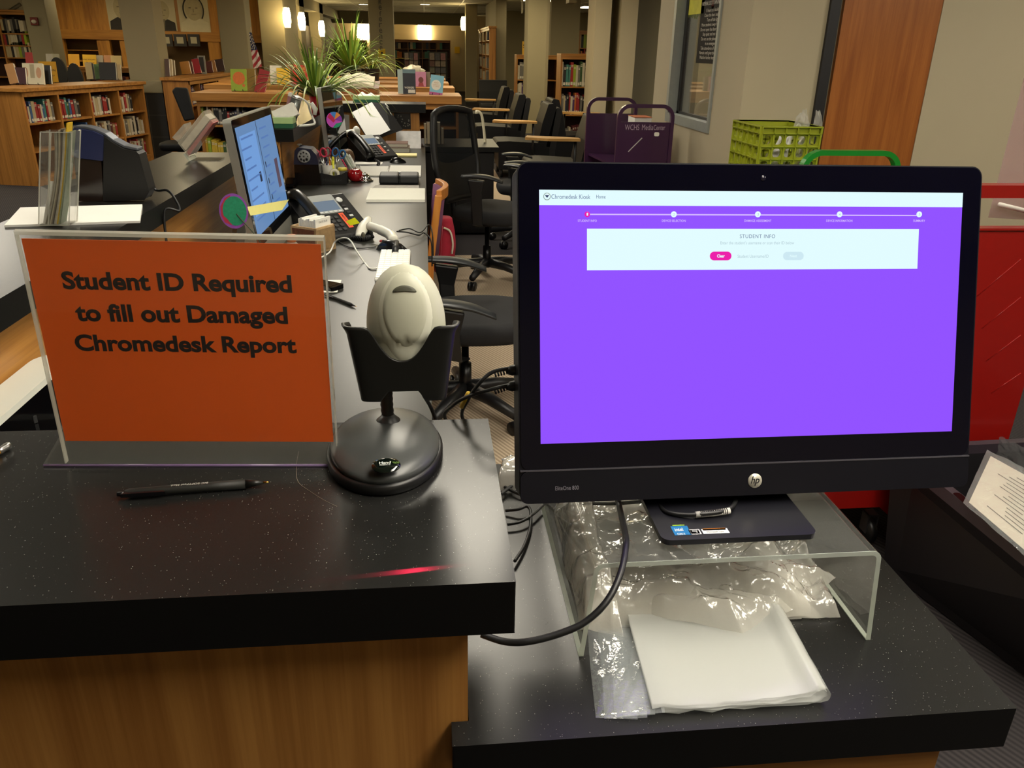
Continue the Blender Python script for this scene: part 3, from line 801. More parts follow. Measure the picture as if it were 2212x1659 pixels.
# power cable hanging from under the screen, looping forward and left under the tall counter
C_ = [PY(1333,1070,.83), PY(1338,1095,.815), PY(1350,1150,.74), PY(1352,1180,.70), PY(1340,1240,.66), PY(1310,1300,.635), PY(1262,1345,.625), PY(1205,1370,.622), PY(1140,1386,.622), PY(1090,1386,.63), PY(1040,1370,.64)]
cable('power_cable', 'thick black cable looping down from the computer across the acrylic riser', C_, .0036)
D_ = [PZ(1080,1046,.868), PZ(1125,1068,.866), PZ(1180,1078,.866), PY(1300,1088,.92), PY(1400,1082,.92)]
cable('power_cable', 'black cable running behind the counter edge under the screen', D_, .0027)
E_ = [PZ(1082,1068,.868), PZ(1105,1050,.868), PZ(1140,1034,.868), PZ(1180,1020,.868)]
cable('power_cable', 'short black cable rising behind the counter edge to the computer', E_, .0027)
F_ = [PZ(1092,1103,.866), PZ(1120,1100,.87), PZ(1137,1094,.872), PZ(1146,1104,.870), PZ(1145,1140,.866), PZ(1132,1180,.866), PZ(1112,1212,.868)]
cable('power_cable', 'thin black cable curling down beside the tall counter', F_, .0023)
G_ = [PZ(1096,1133,.868), PZ(1125,1127,.869), PZ(1150,1112,.870), PZ(1175,1090,.870), PZ(1200,1075,.872)]
cable('power_cable', 'thin black cable running diagonally to the acrylic riser', G_, .0022)
H2 = [PZ(1117,1290,.868), PZ(1122,1330,.863), PZ(1118,1360,.863)]
H_l = [PY(1422,1090,.80), PY(1440,1106,.775), PY(1480,1112,.765), PY(1520,1110,.762), PY(1560,1105,.765), PY(1582,1094,.775), PY(1590,1080,.80)]
tk = cable('power_cable', 'black cable with a white barcode tag lying on the stand base', H_l, .0026, plug=lambda t: None)
g0, g1 = PY(1502,1112,.7625), PY(1576,1103,.767)
tg = MB().tube([g0, (g0+g1)/2+V((0,0,-.001)), g1], .0037, 12)
put('barcode_tag', tg, M('tag_white', (205,203,196), .5), tk)
bars = MB(); random.seed(2)
for i in range(15):
    f0 = .14+.8*i/15; c = g0+(g1-g0)*f0; bars.tube([c, c+(g1-g0)*(.012+.02*random.random())], .00385, 12)
put('barcode_bars', bars, M('barcode_black', (50,48,46), .5), tk)

# ------------------------------------------------------------------ acrylic riser
t = thing('acrylic_riser', 'clear acrylic riser bent like a bridge, holding up the computer', 'stand', (.33, .85, .86))
xl, xr, yf, yk = .158, .505, .694, 1.01
th = .0055
def bridge(o):
    zt = RZ-o
    p = [(xl+o, .8603)]
    cx, cz = xl+.012+.012, RZ-.012
    for k in range(7):
        a = PI-PI/2*k/6; r_ = .012-o*.9; p.append((xl+.0225+r_*math.cos(a), RZ-.0125+r_*math.sin(a)+(.0005-o*.1)))
    for k in range(7):
        a = PI/2-PI/2*k/6; r_ = .012-o*.9; p.append((xr-.0225+r_*math.cos(a), RZ-.0125+r_*math.sin(a)+(.0005-o*.1)))
    p.append((xr-o, .8603)); return p
o_, i_ = bridge(0), bridge(th)
n = len(o_)
rs = MB()
for (yy) in (yf, yk): pass
vs = [(p[0],yf+.0005,p[1]) for p in o_]+[(p[0],yk,p[1]) for p in o_]+[(p[0],yf+.0005,p[1]) for p in i_]+[(p[0],yk,p[1]) for p in i_]
rs.add(vs, [(k,n+k,n+k+1,k+1) for k in range(n-1)]+[(2*n+k+1,3*n+k+1,3*n+k,2*n+k) for k in range(n-1)], 0, True)
put('sheet', rs, ACRY, t)
eg = MB(); eg.prism(o_+i_[::-1], yf-.0004, yf+.0004, 'y')
put('front_edge', eg, ACRYE, t)
eg = MB(); eg.box(xl,xl+th,yf,yk,.8602,.8612).box(xr-th,xr,yf,yk,.8602,.8612)
put('foot_edge', eg, ACRYE, t)
eg = MB(); eg.prism(o_+i_[::-1], yk-.0004, yk+.0004, 'y')
put('back_edge', eg, ACRYE, t)

# ------------------------------------------------------------------ plastic bags under and in front of the riser
FILM = clear('cloudy_plastic_film', (246,244,234), .5, .07, 2.2, 1.5, .3, 40)
FILM2 = clear('clear_zip_film', (226,234,236), .2, .06, 1.8, 1.5, .4, 30)
FILM3 = clear('milky_plastic_film', (240,242,238), .40, .16, 1.5, 1.5, .12, 14)
from mathutils import noise
def crumple(c00, c10, c11, c01, h, amp, seed, nu=44, nv=44, fr=14, edge=.12, zb=.862, ridge=1.0):
    off = V((seed*7.3, seed*3.1, seed*1.7))
    A, B, C, D = [V((p[0],p[1],0)) for p in (c00,c10,c11,c01)]
    def f(u, v):
        p = A*(1-u)*(1-v)+B*u*(1-v)+C*u*v+D*(1-u)*v
        e = min(u, 1-u, v, 1-v)/edge; e = 1 if e >= 1 else e*(2-e)
        q = p*fr+off
        nn = noise.fractal(q, 1.0, 2.0, 4); rg = (1-abs(noise.noise(q*.7+off)))**3.2; rg2 = (1-abs(noise.noise(q*1.3-off)))**4
        z = zb+(h*e)*(.65+.35*noise.noise(q*.35))+amp*(nn*.45+(.8*rg+.45*rg2-.3)*ridge)*(.25+.75*e)
        return V((p.x+.006*noise.noise(q*.5+V((9,0,0))), p.y+.006*noise.noise(q*.5+V((0,9,0))), max(zb, z)))
    return f
def xy(x, y, z=.862): p = PZ(x, y, z); return (p.x, p.y)
def bag(label, fn, m=FILM, nu=60, nv=60, name='plastic_bag', group=None):
    q = MB().grid(fn, nu, nv); o = put(name, q, m); return tag(o, label, 'plastic bag', group)
bag('wide crumpled clear bag filling the space under the acrylic riser', crumple((.168,.735),(.462,.735),(.485,.985),(.175,1.0), .050, .022, 1, fr=17), nu=80, nv=80)
bag('crumpled clear bag under the riser with its corner poking out at the right', crumple(xy(1560,1330),xy(1822,1338),xy(1720,1150),xy(1500,1200), .026, .014, 2, fr=26))
bag('clear bag pressed along the inside of the left riser leg', crumple((.170,.735),(.215,.72),(.225,.985),(.172,.985), .072, .016, 3, fr=22, edge=.25))
bag('thin cloudy bag draped over the front of the pile under the riser', crumple(xy(1300,1345),xy(1730,1335),xy(1800,1250),xy(1290,1240), .030, .012, 4, fr=30, edge=.2))
bag('creased clear bag sticking out in front of the riser over the folded roll', crumple(xy(1345,1330),xy(1600,1390),xy(1725,1325),xy(1420,1285), .036, .007, 5, fr=26, edge=.3, zb=.874))
# four flat zip bags fanned out at the left
for k in range(4):
    x0, x1 = 1262+26*k+(30 if k == 3 else 0), 1378+24*k
    yb_ = 1547+5*k
    fn = crumple(xy(1281+22*k, yb_), xy(1372+22*k, yb_+2-4*k), xy(x1-30,1356), xy(x0+4,1356), .0045, .0035, 11+k, fr=16, edge=.5, zb=.8615+.0022*k, ridge=.6)
    bag(['flat clear zip bag furthest left of the fanned four', 'flat clear zip bag second from left in the fan', 'flat clear zip bag third from left in the fan', 'flat clear zip bag topmost and rightmost of the fanned four'][k], fn, FILM2, 26, 30, 'zip_bag', 'fanned zip bags')
# bags folded over into a flat roll with a round fold at the right
t = thing('folded_bag_roll', 'bundle of milky plastic bags folded over with a round fold at the right', 'plastic bag', (.30,.65,.861))
def rollpath(s, ins):
    # cross-section from the free edge over the top, round the fold and back underneath
    L = []
    for i in range(14): u = i/13; L.append((u*.86, .0155-.004*math.sin(PI*u)+.004*u*u-ins))
    for i in range(13):
        a = PI/2-PI*i/12; L.append((.885+(.092-ins*2.2)*math.cos(a)*.95, .0135+(.0118-ins)*math.sin(a)))
    for i in range(10): u = i/9; L.append((.86-u*.80, .0018+.004*math.sin(PI*u*.9)*0+ins))
    return L
fa, fb = V(xy(1407,1546)+(0,)), V(xy(1800,1520)+(0,))
ba, bb = V(xy(1350,1332)+(0,)), V(xy(1690,1322)+(0,))
for nme, ins in (('outer_fold',0),('middle_fold',.0028),('inner_fold',.0052)):
    L = rollpath(0, ins); rings = []
    for j in range(25):
        v = j/24; r0 = fa.lerp(ba, v); r1 = fb.lerp(bb, v)
        rings.append([r0.lerp(r1, u)+V((0,(.004*noise.noise(V((u*14, ins*900, 3)))+.003*noise.noise(V((u*40,ins*500,7))))*(1-v)**3, .861+z+.0012*noise.noise(V((u*9,v*6,ins*400))))) for u, z in L])
    put(nme, MB().loft(rings, 0, True, False, False), FILM3, t)
tag(put('plastic_bag', MB().grid(crumple((.095,1.06),(.135,1.06),(.137,1.13),(.11,1.13), .035,.012, 21, fr=30, zb=.8615), 14, 14), FILM), 'scrap of clear plastic bag at the back left of the low counter', 'plastic bag')
# ------------------------------------------------------------------ staff desk behind the counter
DZ = .74
t = thing('staff_desk', 'long dark grey desk running back behind the tall counter', 'desk', (-.4, 3.9, 0))
slab([(-.80,.90),(0.0,.90),(-.012,6.84),(-.80,6.84)], DZ-.035, DZ, MB())
dm = slab([(-.798,.89),(.0,.89),(-.012,6.83),(-.798,6.83)], DZ-.035, DZ, MB())
put('worktop', dm, [DESKTOP, LAMDK], t, bev=.002)
for yy in (1.0, 2.6, 5.0, 6.6):
    put('support_panel', MB().box(-.79, -.12, yy, yy+.03, 0, DZ-.035), WOODV, t)

# far transaction counter (left side and end) round the same desk
t = thing('far_counter', 'dark topped shelf counter with maple panels at the far end of the desk', 'counter', (-.7, 6.0, 0))
slab_pts = [(-1.03,4.6),(-.72,4.6),(-.68,6.83),(.0,6.83),(.0,7.18),(-1.03,7.18)]
put('countertop', slab(slab_pts, 1.005, 1.07, MB()), [LAM, LAMDK], t, bev=.002)
put('side_panel', MB().box(-.84, -.80, 4.64, 6.86, 0, 1.005).box(-1.0,-.96,4.64,7.1,0,1.005), wood('maple_panel_side', (150,98,42), (190,136,70), 'Y', .4), t)
put('end_panel', MB().box(-.98, -.80, 4.62, 4.66, 0, 1.005), WOODV, t)
put('back_panel', MB().box(-.84, -.055, 6.86, 6.90, 0, 1.005), WOODV, t)
put('end_post', MB().box(-.125, -.055, 6.90, 7.1, 0, 1.005), wood('pine_post', (170,120,60), (206,158,92), 'Z'), t)

# ------------------------------------------------------------------ silver all-in-one computers (white edge, black glass)
def imac(p0, p1, lean, label, on=True):
    p0 = V(p0); p1 = V(p1)
    x = (p1-p0); x.z = 0; x.normalize(); out = x.cross(V((0,0,1)))          # out: towards the viewer of the screen
    upv = (V((0,0,1))*math.cos(lean) - out*math.sin(lean)).normalized(); nz = x.cross(upv).normalized()
    T = Matrix(((x.x,upv.x,nz.x,p0.x),(x.y,upv.y,nz.y,p0.y),(x.z,upv.z,nz.z,p0.z),(0,0,0,1)))
    W, H = .65, .50
    t = thing('desktop_monitor', label, 'computer', (p0.x+.0, (p0.y+p1.y)/2, DZ))
    def mk(): m = MB(); m.T = T; return m
    b = mk(); b.prism(rr(0,W,-H,0,.016,5), -.028, -.001); put('casing', b, ALU, t, bev=.004)
    b = mk(); b.prism(rr(.004,W-.004,-.43,-.004,.012,5), -.001, .0006); put('black_glass', b, M('dark_monitor_glass', (8,9,12), .05), t)
    b = mk(); b.box(.028, W-.028, -.392, -.030, .0004, .0009)
    s = put('display', b, EM('display_blue', (106,146,196), .82) if on else M('sleeping_display', (7,8,12), .03), t)
    if on:
        dk = EM('display_dark', (34,44,70), .8); lt = EM('display_light', (112,158,218), .95); tx = EM('display_text', (84,122,184), .9); sk = EM('display_photo', (92,74,92), .8)
        def el(nm, x0, x1, y0, y1, m, z=.0012):
            q = mk(); q.box(x0, x1, y0, y1, .0008, z); put(nm, q, m, s)
        el('page_edge', .330, .336, -.392, -.030, dk); el('page_panel', .06, .30, -.33, -.06, lt, .001)
        el('page_photo', .52, .575, -.30, -.19, sk); el('page_icon', .235, .265, -.235, -.20, dk)
        random.seed(5)
        for k in range(9):
            yy = -.06-.034*k; x0 = .365+.02*random.random()
            el('text_line', x0, x0+.07+.06*random.random(), yy-.006, yy, tx)
            el('text_line', .06+.02*random.random(), .16+.1*random.random(), yy-.014, yy-.008, tx, .0014)
        for k in range(3): el('list_mark', .36, .372, -.20-.06*k, -.18-.06*k, dk)
    c = p0 + x*W/2
    f = MB(); g = (c-out*.02); cx_, cy_ = g.x, g.y
    def LP(u, v, z): return V((cx_,cy_,0))+x*u+out*v+V((0,0,z))
    f.loft([[LP(-.09,-.10,z), LP(.09,-.10,z), LP(.09,.12,z), LP(-.09,.12,z)] for z in (DZ+.001, DZ+.009)], 0, False)
    f.loft([[LP(-.08,-.10,DZ+.009), LP(.08,-.10,DZ+.009), LP(.08,-.085,DZ+.009), LP(-.08,-.085,DZ+.009)], [LP(-.08,-.05,DZ+.26), LP(.08,-.05,DZ+.26), LP(.08,-.03,DZ+.26), LP(-.08,-.03,DZ+.26)]], 0, False)
    put('stand', f, ALU, t)
    return t, T
im1, T1 = imac((-.630,2.775,1.266), (-.617,3.42,1.266), math.radians(6), 'silver edged computer with a lit blue screen standing on the desk behind the orange sign')
im2, T2 = imac((-.640,5.3,1.254), (-.585,5.95,1.254), math.radians(4), 'silver edged computer with a dark sleeping screen further back on the desk', False)
def on1(x, y, off=.0016):
    n = T1.to_3x3() @ V((0,0,1)); return PP(x, y, T1.translation+n*off, n)
q = MB(); q.add([on1(533,447), on1(624,431), on1(609,454), on1(541,466)], [(0,1,2,3),(3,2,1,0)])
tag(put('sticky_note', q, M('pale_yellow_note', (248,240,150), .8, var=.03), solid=.0008), 'pale yellow paper strip stuck on the lit computer screen', 'note')

# ------------------------------------------------------------------ lolly discs, pinwheels
def disc_thing(label, c, nrm, r, parts, stick):
    t = thing('paper_disc', label, 'decoration', stick[1])
    x = V(nrm).cross(V((0,0,1))).normalized() if abs(V(nrm).normalized().z) < .95 else V((1,0,0))
    T = frame(c, x, V((0,0,1)))
    T = Matrix(((x.x,0,0,0),(x.y,0,0,0),(x.z,0,0,0),(0,0,0,1))) if False else frame(c, x, (V(nrm).cross(x)))
    if (T.to_3x3() @ V((0,0,1))).dot(V(nrm)) < 0: T = T @ Matrix.Rotation(PI,4,'X')
    for k, (nm, m, poly) in enumerate(parts):
        q = MB(); q.T = T; q.prism([(a*r, b*r) for a, b in poly], -.0008 if k == 0 else 0, .0008+.0006*k); put(nm, q, m, t)
    put('stick', MB().tube([c-V(nrm).normalized()*.003]+[V(s) for s in stick], .0018, 8), M('green_wire', (40,60,36), .5), t)
    return t
cir = [(math.cos(2*PI*k/28)*.8, math.sin(2*PI*k/28)) for k in range(28)]
def sector(a0, a1, r0=1.0, c=(0,0), n=9): return [c]+[(r0*math.cos(math.radians(a0+(a1-a0)*k/n)), r0*math.sin(math.radians(a0+(a1-a0)*k/n))) for k in range(n+1)]
dc = PY(505, 456, 2.62)
disc_thing('green and purple coloured paper disc on a wire in front of the lit screen', dc, (.25,-1,.15), .055,
    [('rim', M('disc_purple', (140,70,170), .7, var=.2, scale=80), cir),
     ('red_patch', M('disc_red', (176,36,70), .7, var=.2, scale=80), [(.2,.8),(.55,.62),(.72,.2),(.70,-.3),(.42,-.75),(.1,-.9),(.2,0)]),
     ('green_patch', M('disc_green', (24,138,98), .75, var=.35, scale=120), [(a*.82-.05, b*.84) for a, b in [(math.cos(2*PI*k/22)*(.8 if not 1 < k < 6 else .62), math.sin(2*PI*k/22)) for k in range(22)]])],
    [PY(545,500,2.6), PY(590,560,2.6)])
d2 = PY(722, 259, 5.2)
full = [(math.cos(2*PI*k/28), math.sin(2*PI*k/28)) for k in range(28)]
disc_thing('multicoloured magenta paper disc on a wire in front of the dark computer', d2, (.1,-1,.1), .047,
    [('magenta_field', M('disc_magenta', (208,80,205), .7, var=.1, scale=80), full),
     ('green_wedge', M('disc_teal', (40,160,120), .7), sector(75, 165)[1:]+[(-.2,.45)]), ('violet_wedge', M('disc_violet', (140,60,180), .7), sector(170, 215)), ('orange_wedge', M('disc_orange', (240,150,60), .7), sector(215, 252)),
     ('blue_wedge', M('disc_blue', (70,140,220), .7), sector(252, 296)), ('red_wedge', M('disc_crimson', (200,30,90), .7), [(-.1,.1),(.1,.35),(.85,-.35),(.55,-.8),(.05,-.35)])],
    [d2+V((.02,.0,-.10)), V((d2.x+.03, d2.y+.02, DZ+.08))])
pc = V((d2.x+.03, d2.y+.03, DZ))
t = thing('plastic_cup', 'clear plastic cup holding the multicoloured disc wire', 'cup', pc)
put('cup_wall', MB().lathe([(.032,0),(.045,.09),(.046,.10)], 20, 0, 1, 1, pc+V((0,0,.001)), False), clear('cup_film', (225,228,222), .25, .1), t)
put('filling', MB().lathe([(.031,.002),(.036,.03),(.001,.034)], 16, 0, 1, 1, pc), M('crumpled_film', (170,170,160), .4, var=.4, scale=90), t)

# ------------------------------------------------------------------ desk phones
def phone(loc, rz, label, sticker=True):
    t = thing('desk_phone', label, 'phone', loc, rz)
    R_ = TR(loc, rz) @ Matrix.Scale(1.24, 4)
    def mk(T=None): m = MB(); m.T = R_ @ T if T else R_; return m
    # wedge body: x across (-.10..+.10), y from the front (-.10) to the back (.10)
    b = mk(); b.prism([(-.105,.0),(.085,.0),(.10,.105),(.085,.125),(-.105,.022)], -.105, .112, 'x'); put('body', b, M('phone_black', (26,26,26), .4), t, bev=.006)
    a = math.atan2(.103, .19); F_ = Matrix.Translation((0,-.105,.022)) @ Matrix.Rotation(a,4,'X')
    L = .216
    b = mk(F_); b.prism(rr(-.035,.062,L*.52,L*.98,.006), .0, .004); put('display_frame', b, M('phone_silver', (176,180,178), .35, .3), t)
    b = mk(F_); b.box(-.028,.055,L*.58,L*.82,.004,.005); put('display', b, EM('phone_lcd', (150,168,186), .55), t)
    K = M('phone_key', (60,60,60), .4); kk = M('phone_soft_key', (205,208,205), .4)
    for i in range(3):
        for j in range(4):
            b = mk(F_); b.prism(rr(-.03+.020*i,-.016+.020*i,.02+.021*j,.033+.021*j,.004,3), .0, .004); put('key', b, K, t)
    for i in range(5): b = mk(F_); b.box(-.030+.018*i,-.018+.018*i,L*.525,L*.56,.003,.006); put('soft_key', b, kk, t)
    for j in range(6): b = mk(F_); b.box(.070,.084,.05+.018*j,.058+.018*j,.0,.003); put('side_key', b, K if j % 2 else kk, t)
    b = mk(F_); b.T = b.T @ Matrix.Translation((.078,L*.83,0)); b.lathe([(.013,0),(.012,.003),(.004,.0035),(.001,.002)], 16); put('arrow_pad', b, kk, t)
    if sticker:
        b = mk(F_); b.box(.036,.054,.03,.11,.0005,.0015); st_ = put('orange_label', b, M('label_orange', (240,96,60), .6), t)
        b = mk(F_); lettering('EMERGENCY', b.T @ Matrix.Translation((.045,.07,.0016)) @ Matrix.Rotation(-PI/2,4,'Z'), .066, .008, M('label_print', (90,20,10), .6), t, .01)
    h = mk(F_); 
    rings = []
    for i in range(15):
        u = i/14; y = -.01+.235*u; e = abs(u-.5)*2
        z = .022+.014*(1-e**2)+ (0.0); th = .012+.012*max(0,(e-.55)/.45); w = .021+.005*max(0,(e-.6)/.4)
        rings.append([V((-.076+w*math.cos(q), y, z-th*.55*max(0,(e-.55)/.45)+th*math.sin(q))) for q in [2*PI*k/14 for k in range(14)]])
    h.loft(rings); put('handset', h, M('handset_black', (20,20,20), .3), t)
    return t
ph = phone((-.425,3.44,DZ+.001), math.radians(36), 'black desk phone with yellow flag and orange label, nearest the lit computer')
ph2 = phone((-.40,6.03,DZ+.001), math.radians(36), 'black desk phone with small lit display near the far end of the desk')
q = MB(); fa_, fb_, fc_, fd_ = [PY(x, y, 3.35) for x, y in [(747,478),(766,470),(778,482),(757,487)]]
q.add([fa_,fb_,fc_,fd_], [(0,1,2,3)]); tag(put('sticky_flag', q, M('neon_yellow', (236,240,20), .6), solid=.0006), 'neon yellow flag stuck to the corner of the near desk phone', 'note')

# coiled handset cord and loose cords
def helix(pts, r, turns, n=14):
    c = spl(pts, 12); out = []; N = turns*n
    for i in range(N):
        u = i/(N-1)*(len(c)-1); k = min(int(u), len(c)-2); p = c[k].lerp(c[k+1], u-k); tdir = (c[k+1]-c[k]).normalized()
        a = tdir.cross(V((0,0,1))).normalized(); b = a.cross(tdir); th_ = 2*PI*i/n
        out.append(p+a*r*math.cos(th_)+b*r*math.sin(th_))
    return out
hc = [PZ(724,505,.755), PZ(735,515,.752), PZ(760,513,.752), PZ(785,516,.752), PZ(798,512,.752)]
tag(put('coiled_cord', MB().tube(helix(hc, .0085, 30), .0028, 6), BLKP), 'coiled black handset cord beside the near desk phone', 'cord')
tag(put('coiled_cord', MB().tube(helix([PZ(805,345,.75), PZ(818,350,.75), PZ(816,357,.75)], .008, 9), .003, 5), BLKP), 'short coiled black cord beside the far desk phone', 'cord')
cable('cable', 'loose black cord looping by the near desk phone', [PZ(722,497,.745), PZ(745,495,.75), PZ(765,500,.745), PZ(750,505,.744), PZ(725,507,.744)], .003)
cable('cable', 'white cable arching from the card box to the keyboard', [PZ(690,558,.743), PZ(712,545,.745), PY(724,522,3.15), PY(742,514,3.1), PY(757,520,3.05), PY(772,545,3.0), PY(788,568,2.97), PZ(800,580,.744), PZ(822,578,.744)], .0032, WHT)
cable('cable', 'thin grey mouse lead curving across the desk', [PZ(812,533,.744), PZ(780,536,.744), PZ(755,534,.744), PZ(735,524,.744), PZ(728,512,.744)], .0022, DKG)
gt = [(-.085,3.15,.765)]

# handheld scanner lying on the desk
t = thing('barcode_scanner', 'white gun shaped barcode scanner lying on the desk by the mouse', 'scanner', (-.22, 3.4, DZ))
hA, hB = PZ(795,472,.80), PZ(776,510,.76)
hd = MB(); ax_ = (hB-hA)
rings = []
for i in range(11):
    u = i/10; c = hA+ax_*u; r_ = .030*(math.sin(PI*(.12+.76*u)))**.6
    rings.append([c+V((math.cos(q)*r_*.9, .2*math.cos(q)*r_, math.sin(q)*r_*.62)) for q in [2*PI*k/18 for k in range(18)]])
hd.loft(rings); put('head', hd, M('ivory_plastic', (218,216,202), .35, var=.02), t)
gp = [PZ(798,488,.79), PZ(822,497,.785), PZ(843,508,.778), PZ(850,520,.770)]
put('grip', MB().tube(spl(gp, 6), [.018]*6+[.020]*6+[.022]*6+[.017], 16), MATS['ivory_plastic'], t)
wp = PZ(779,508,.763); put('scan_window', MB().ell((wp.x+.012, wp.y-.02, wp.z), (.009,.006,.018)), M('scan_window_dark', (90,86,70), .3), t)
put('trigger', MB().tube([PZ(797,500,.765), PZ(803,507,.757), PZ(806,512,.752)], .006, 10), BLKP, t)
put('heel', MB().tube([PZ(856,524,.764), PZ(853,546,.752)], [.012,.013], 14), BLKP, t)
put('lead', MB().tube(spl([PZ(857,500,.785), PZ(880,502,.775), PZ(905,508,.76), V((-.02,3.42,.757)), V((.010,3.40,.725)), V((.012,3.38,.62))]), .003, 8), BLKP, t)
cable('cable', 'second black lead curving over the right edge of the desk', [PZ(862,498,.76), PZ(885,494,.758), PZ(908,502,.756), V((.004,3.62,.752)), V((.018,3.60,.70)), V((.018,3.58,.58))], .003)

# mouse
def mouse(c, rz, label, L=.115, W=.062):
    t = thing('computer_mouse', label, 'mouse', c, rz); R_ = TR(c, rz)
    m = MB(); m.T = R_
    m.grid(lambda u, v: V(((u-.5)*L*(1-.0), (v-.5)*W*(1-.22*(2*u-1)**2)*1.0, .036*max(0, math.sin(PI*min(1,max(0,u))**.85))**.6*max(0,(1-(2*v-1)**4)))), 22, 16)
    put('shell', m, M('mouse_black', (16,17,20), .18), t)
    w_ = MB(); w_.T = R_ @ Matrix.Translation((-.032,0,.028)) @ Matrix.Rotation(PI/2,4,'X'); w_.lathe([(.006,-.003),(.008,-.002),(.008,.002),(.006,.003)], 14); put('scroll_wheel', w_, DKG, t)
    return t
mouse((-.150,3.19,DZ+.001), math.radians(-18), 'gloss black computer mouse in front of the white scanner')
mouse((-.205,5.84,DZ+.001), math.radians(10), 'gloss black computer mouse near the yellow notepad')
rb = PZ(825,522,.745); tag(put('eraser_bit', MB().ell(rb+V((0,.0,.002)), (.011,.006,.006)), M('red_rubber', (170,60,56), .5)), 'small red bit behind the mouse on the desk', 'eraser')

# white keyboard, mostly hidden by the scanner head
t = thing('keyboard', 'white slim keyboard lying lengthwise on the desk behind the scanner stand', 'keyboard', (-.13, 2.9, DZ))
put('case', MB().box(-.19,-.072,2.70,3.13,DZ+.001,DZ+.012), M('keyboard_white', (214,214,206), .4), t, bev=.004)
for r_ in range(5):
    for c_ in range(14):
        put('key', MB().box(-.186+.0226*r_, -.1665+.0226*r_, 2.708+.0300*c_, 2.7345+.0300*c_, DZ+.012, DZ+.0155), WHT, t)

# date-due card box
t = thing('card_box', 'decorated wooden box filled with white date due cards at the desk edge', 'box', (-.455,3.19,DZ))
cbT = frame((-.455,3.19,DZ+.001), V((-.431+.528,3.124-3.186,0)), V((.054,.097,0)))
W_, D_, H_b = .125, .115, .10
def cbm(): m = MB(); m.T = cbT; return m
put('box_wall', cbm().box(-W_/2,W_/2,-D_/2,-D_/2+.007,0,H_b).box(-W_/2,W_/2,D_/2-.007,D_/2,0,H_b).box(-W_/2,-W_/2+.007,-D_/2,D_/2,0,H_b).box(W_/2-.007,W_/2,-D_/2,D_/2,0,H_b).box(-W_/2,W_/2,-D_/2,D_/2,0,.006), wood('pale_pine', (186,150,104), (222,196,152), 'X'), t)
put('printed_panel', cbm().box(-W_/2+.008,W_/2-.008,-D_/2-.0008,-D_/2,.008,H_b-.008), M('autumn_print', (110,60,36), .6, var=.8, scale=70), t)
put('printed_panel', cbm().box(W_/2,W_/2+.0008,-D_/2+.008,D_/2-.008,.008,H_b-.008), M('letter_print', (150,122,84), .6, var=.5, scale=50), t)
cards = MB(); 
for k in range(9):
    c_ = cbm(); c_.box(-.030+.0095*k, -.022+.0095*k, -D_/2+.012, D_/2-.012, .01, .128+.004*math.sin(k*1.7)); put('date_card', c_, PAPER, t)
lt_ = cbT @ Matrix.Translation((.0545, 0, .118)) @ Matrix.Rotation(PI/2,4,'Z') @ Matrix.Rotation(PI/2,4,'X')
lettering('DATE DUE', lt_, .05, .007, M('card_print', (60,56,50), .6), t)

# small desk things near the sign
bc_ = PY(628, 500, 3.05)
t = thing('glue_bottle', 'small bottle with an orange ribbed cap behind the sign', 'bottle', (bc_.x, bc_.y, DZ))
put('bottle_body', MB().lathe([(.022,0),(.024,.004),(.024,.055),(.014,.064)], 20, 0, 1, 1, (bc_.x,bc_.y,DZ+.001)), clear('bottle_film', (230,225,210), .4, .1), t)
put('cap', MB().lathe([(.0165,.064),(.0175,.066),(.0175,.088),(.0165,.091),(.001,.091)], 24, 0, 1, 1, (bc_.x,bc_.y,DZ)), M('orange_cap', (190,96,40), .5), t)
b0 = PZ(716,618,.752)
tag(put('paper_sheet', MB().box(-.42,-.305,2.58,2.73,DZ+.0005,DZ+.0015), PAPER), 'small white paper under the black phone beside the sign', 'paper')
t = thing('cell_phone', 'small black phone lying face up on white paper right of the sign', 'phone', (-.35,2.63,DZ))
q = MB(); q.T = TR((-.352,2.64,DZ+.0016), math.radians(-35)); q.prism(rr(-.06,.06,-.03,.03,.008), 0, .014); put('body', q, BLKG, t, bev=.003)
q = MB(); q.T = TR((-.352,2.64,DZ+.0016), math.radians(-35)); q.box(-.045,.045,-.022,.022,.014,.0145); put('display', q, M('phone_dark_glass', (16,18,18), .05), t)
pen((-.340,2.543,DZ+.0055), (-.228,2.402,DZ+.0055), 'black pen lying on the desk between the sign and the scanner')
q = MB(); q.box(-.322,-.015,4.26,4.63,DZ+.0005,DZ+.014); tag(put('note_pad', q, M('white_pad', (246,246,232), .8, var=.02)), 'large blank white pad with yellow edge near the desk front', 'pad')
tag(put('newspaper', MB().box(-.31,-.05,4.66,4.79,DZ+.0005,DZ+.006), M('newsprint', (190,186,176), .8, var=.35, scale=45)), 'folded printed newspaper lying behind the large white pad', 'paper')
t = thing('pencil_case', 'black hard case with a middle seam lying on the desk', 'case', (-.17,4.93,DZ))
put('case_half', MB().box(-.286,-.170,4.86,5.03,DZ+.001,DZ+.052), M('case_black', (40,42,42), .5), t, bev=.01)
put('case_half', MB().box(-.167,-.052,4.86,5.03,DZ+.001,DZ+.052), MATS['case_black'], t, bev=.01)
t = thing('open_planner', 'open white planner with a blue ruler lying behind the black case', 'book', (-.24,5.35,DZ))
put('page', MB().box(-.46,-.255,5.16,5.58,DZ+.001,DZ+.010), PAPER, t, bev=.002); put('page', MB().box(-.250,-.04,5.14,5.60,DZ+.001,DZ+.012), PAPER, t, bev=.002)
put('ring_binding', MB().tube([(-.2525,5.15,DZ+.012),(-.2525,5.58,DZ+.012)], .006, 8), STEEL, t)
tag(put('ruler', MB().box(-.215,-.065,5.20,5.235,DZ+.0125,DZ+.020), M('slate_blue_ruler', (74,100,122), .4)), 'slate blue ruler lying across the open planner', 'ruler')

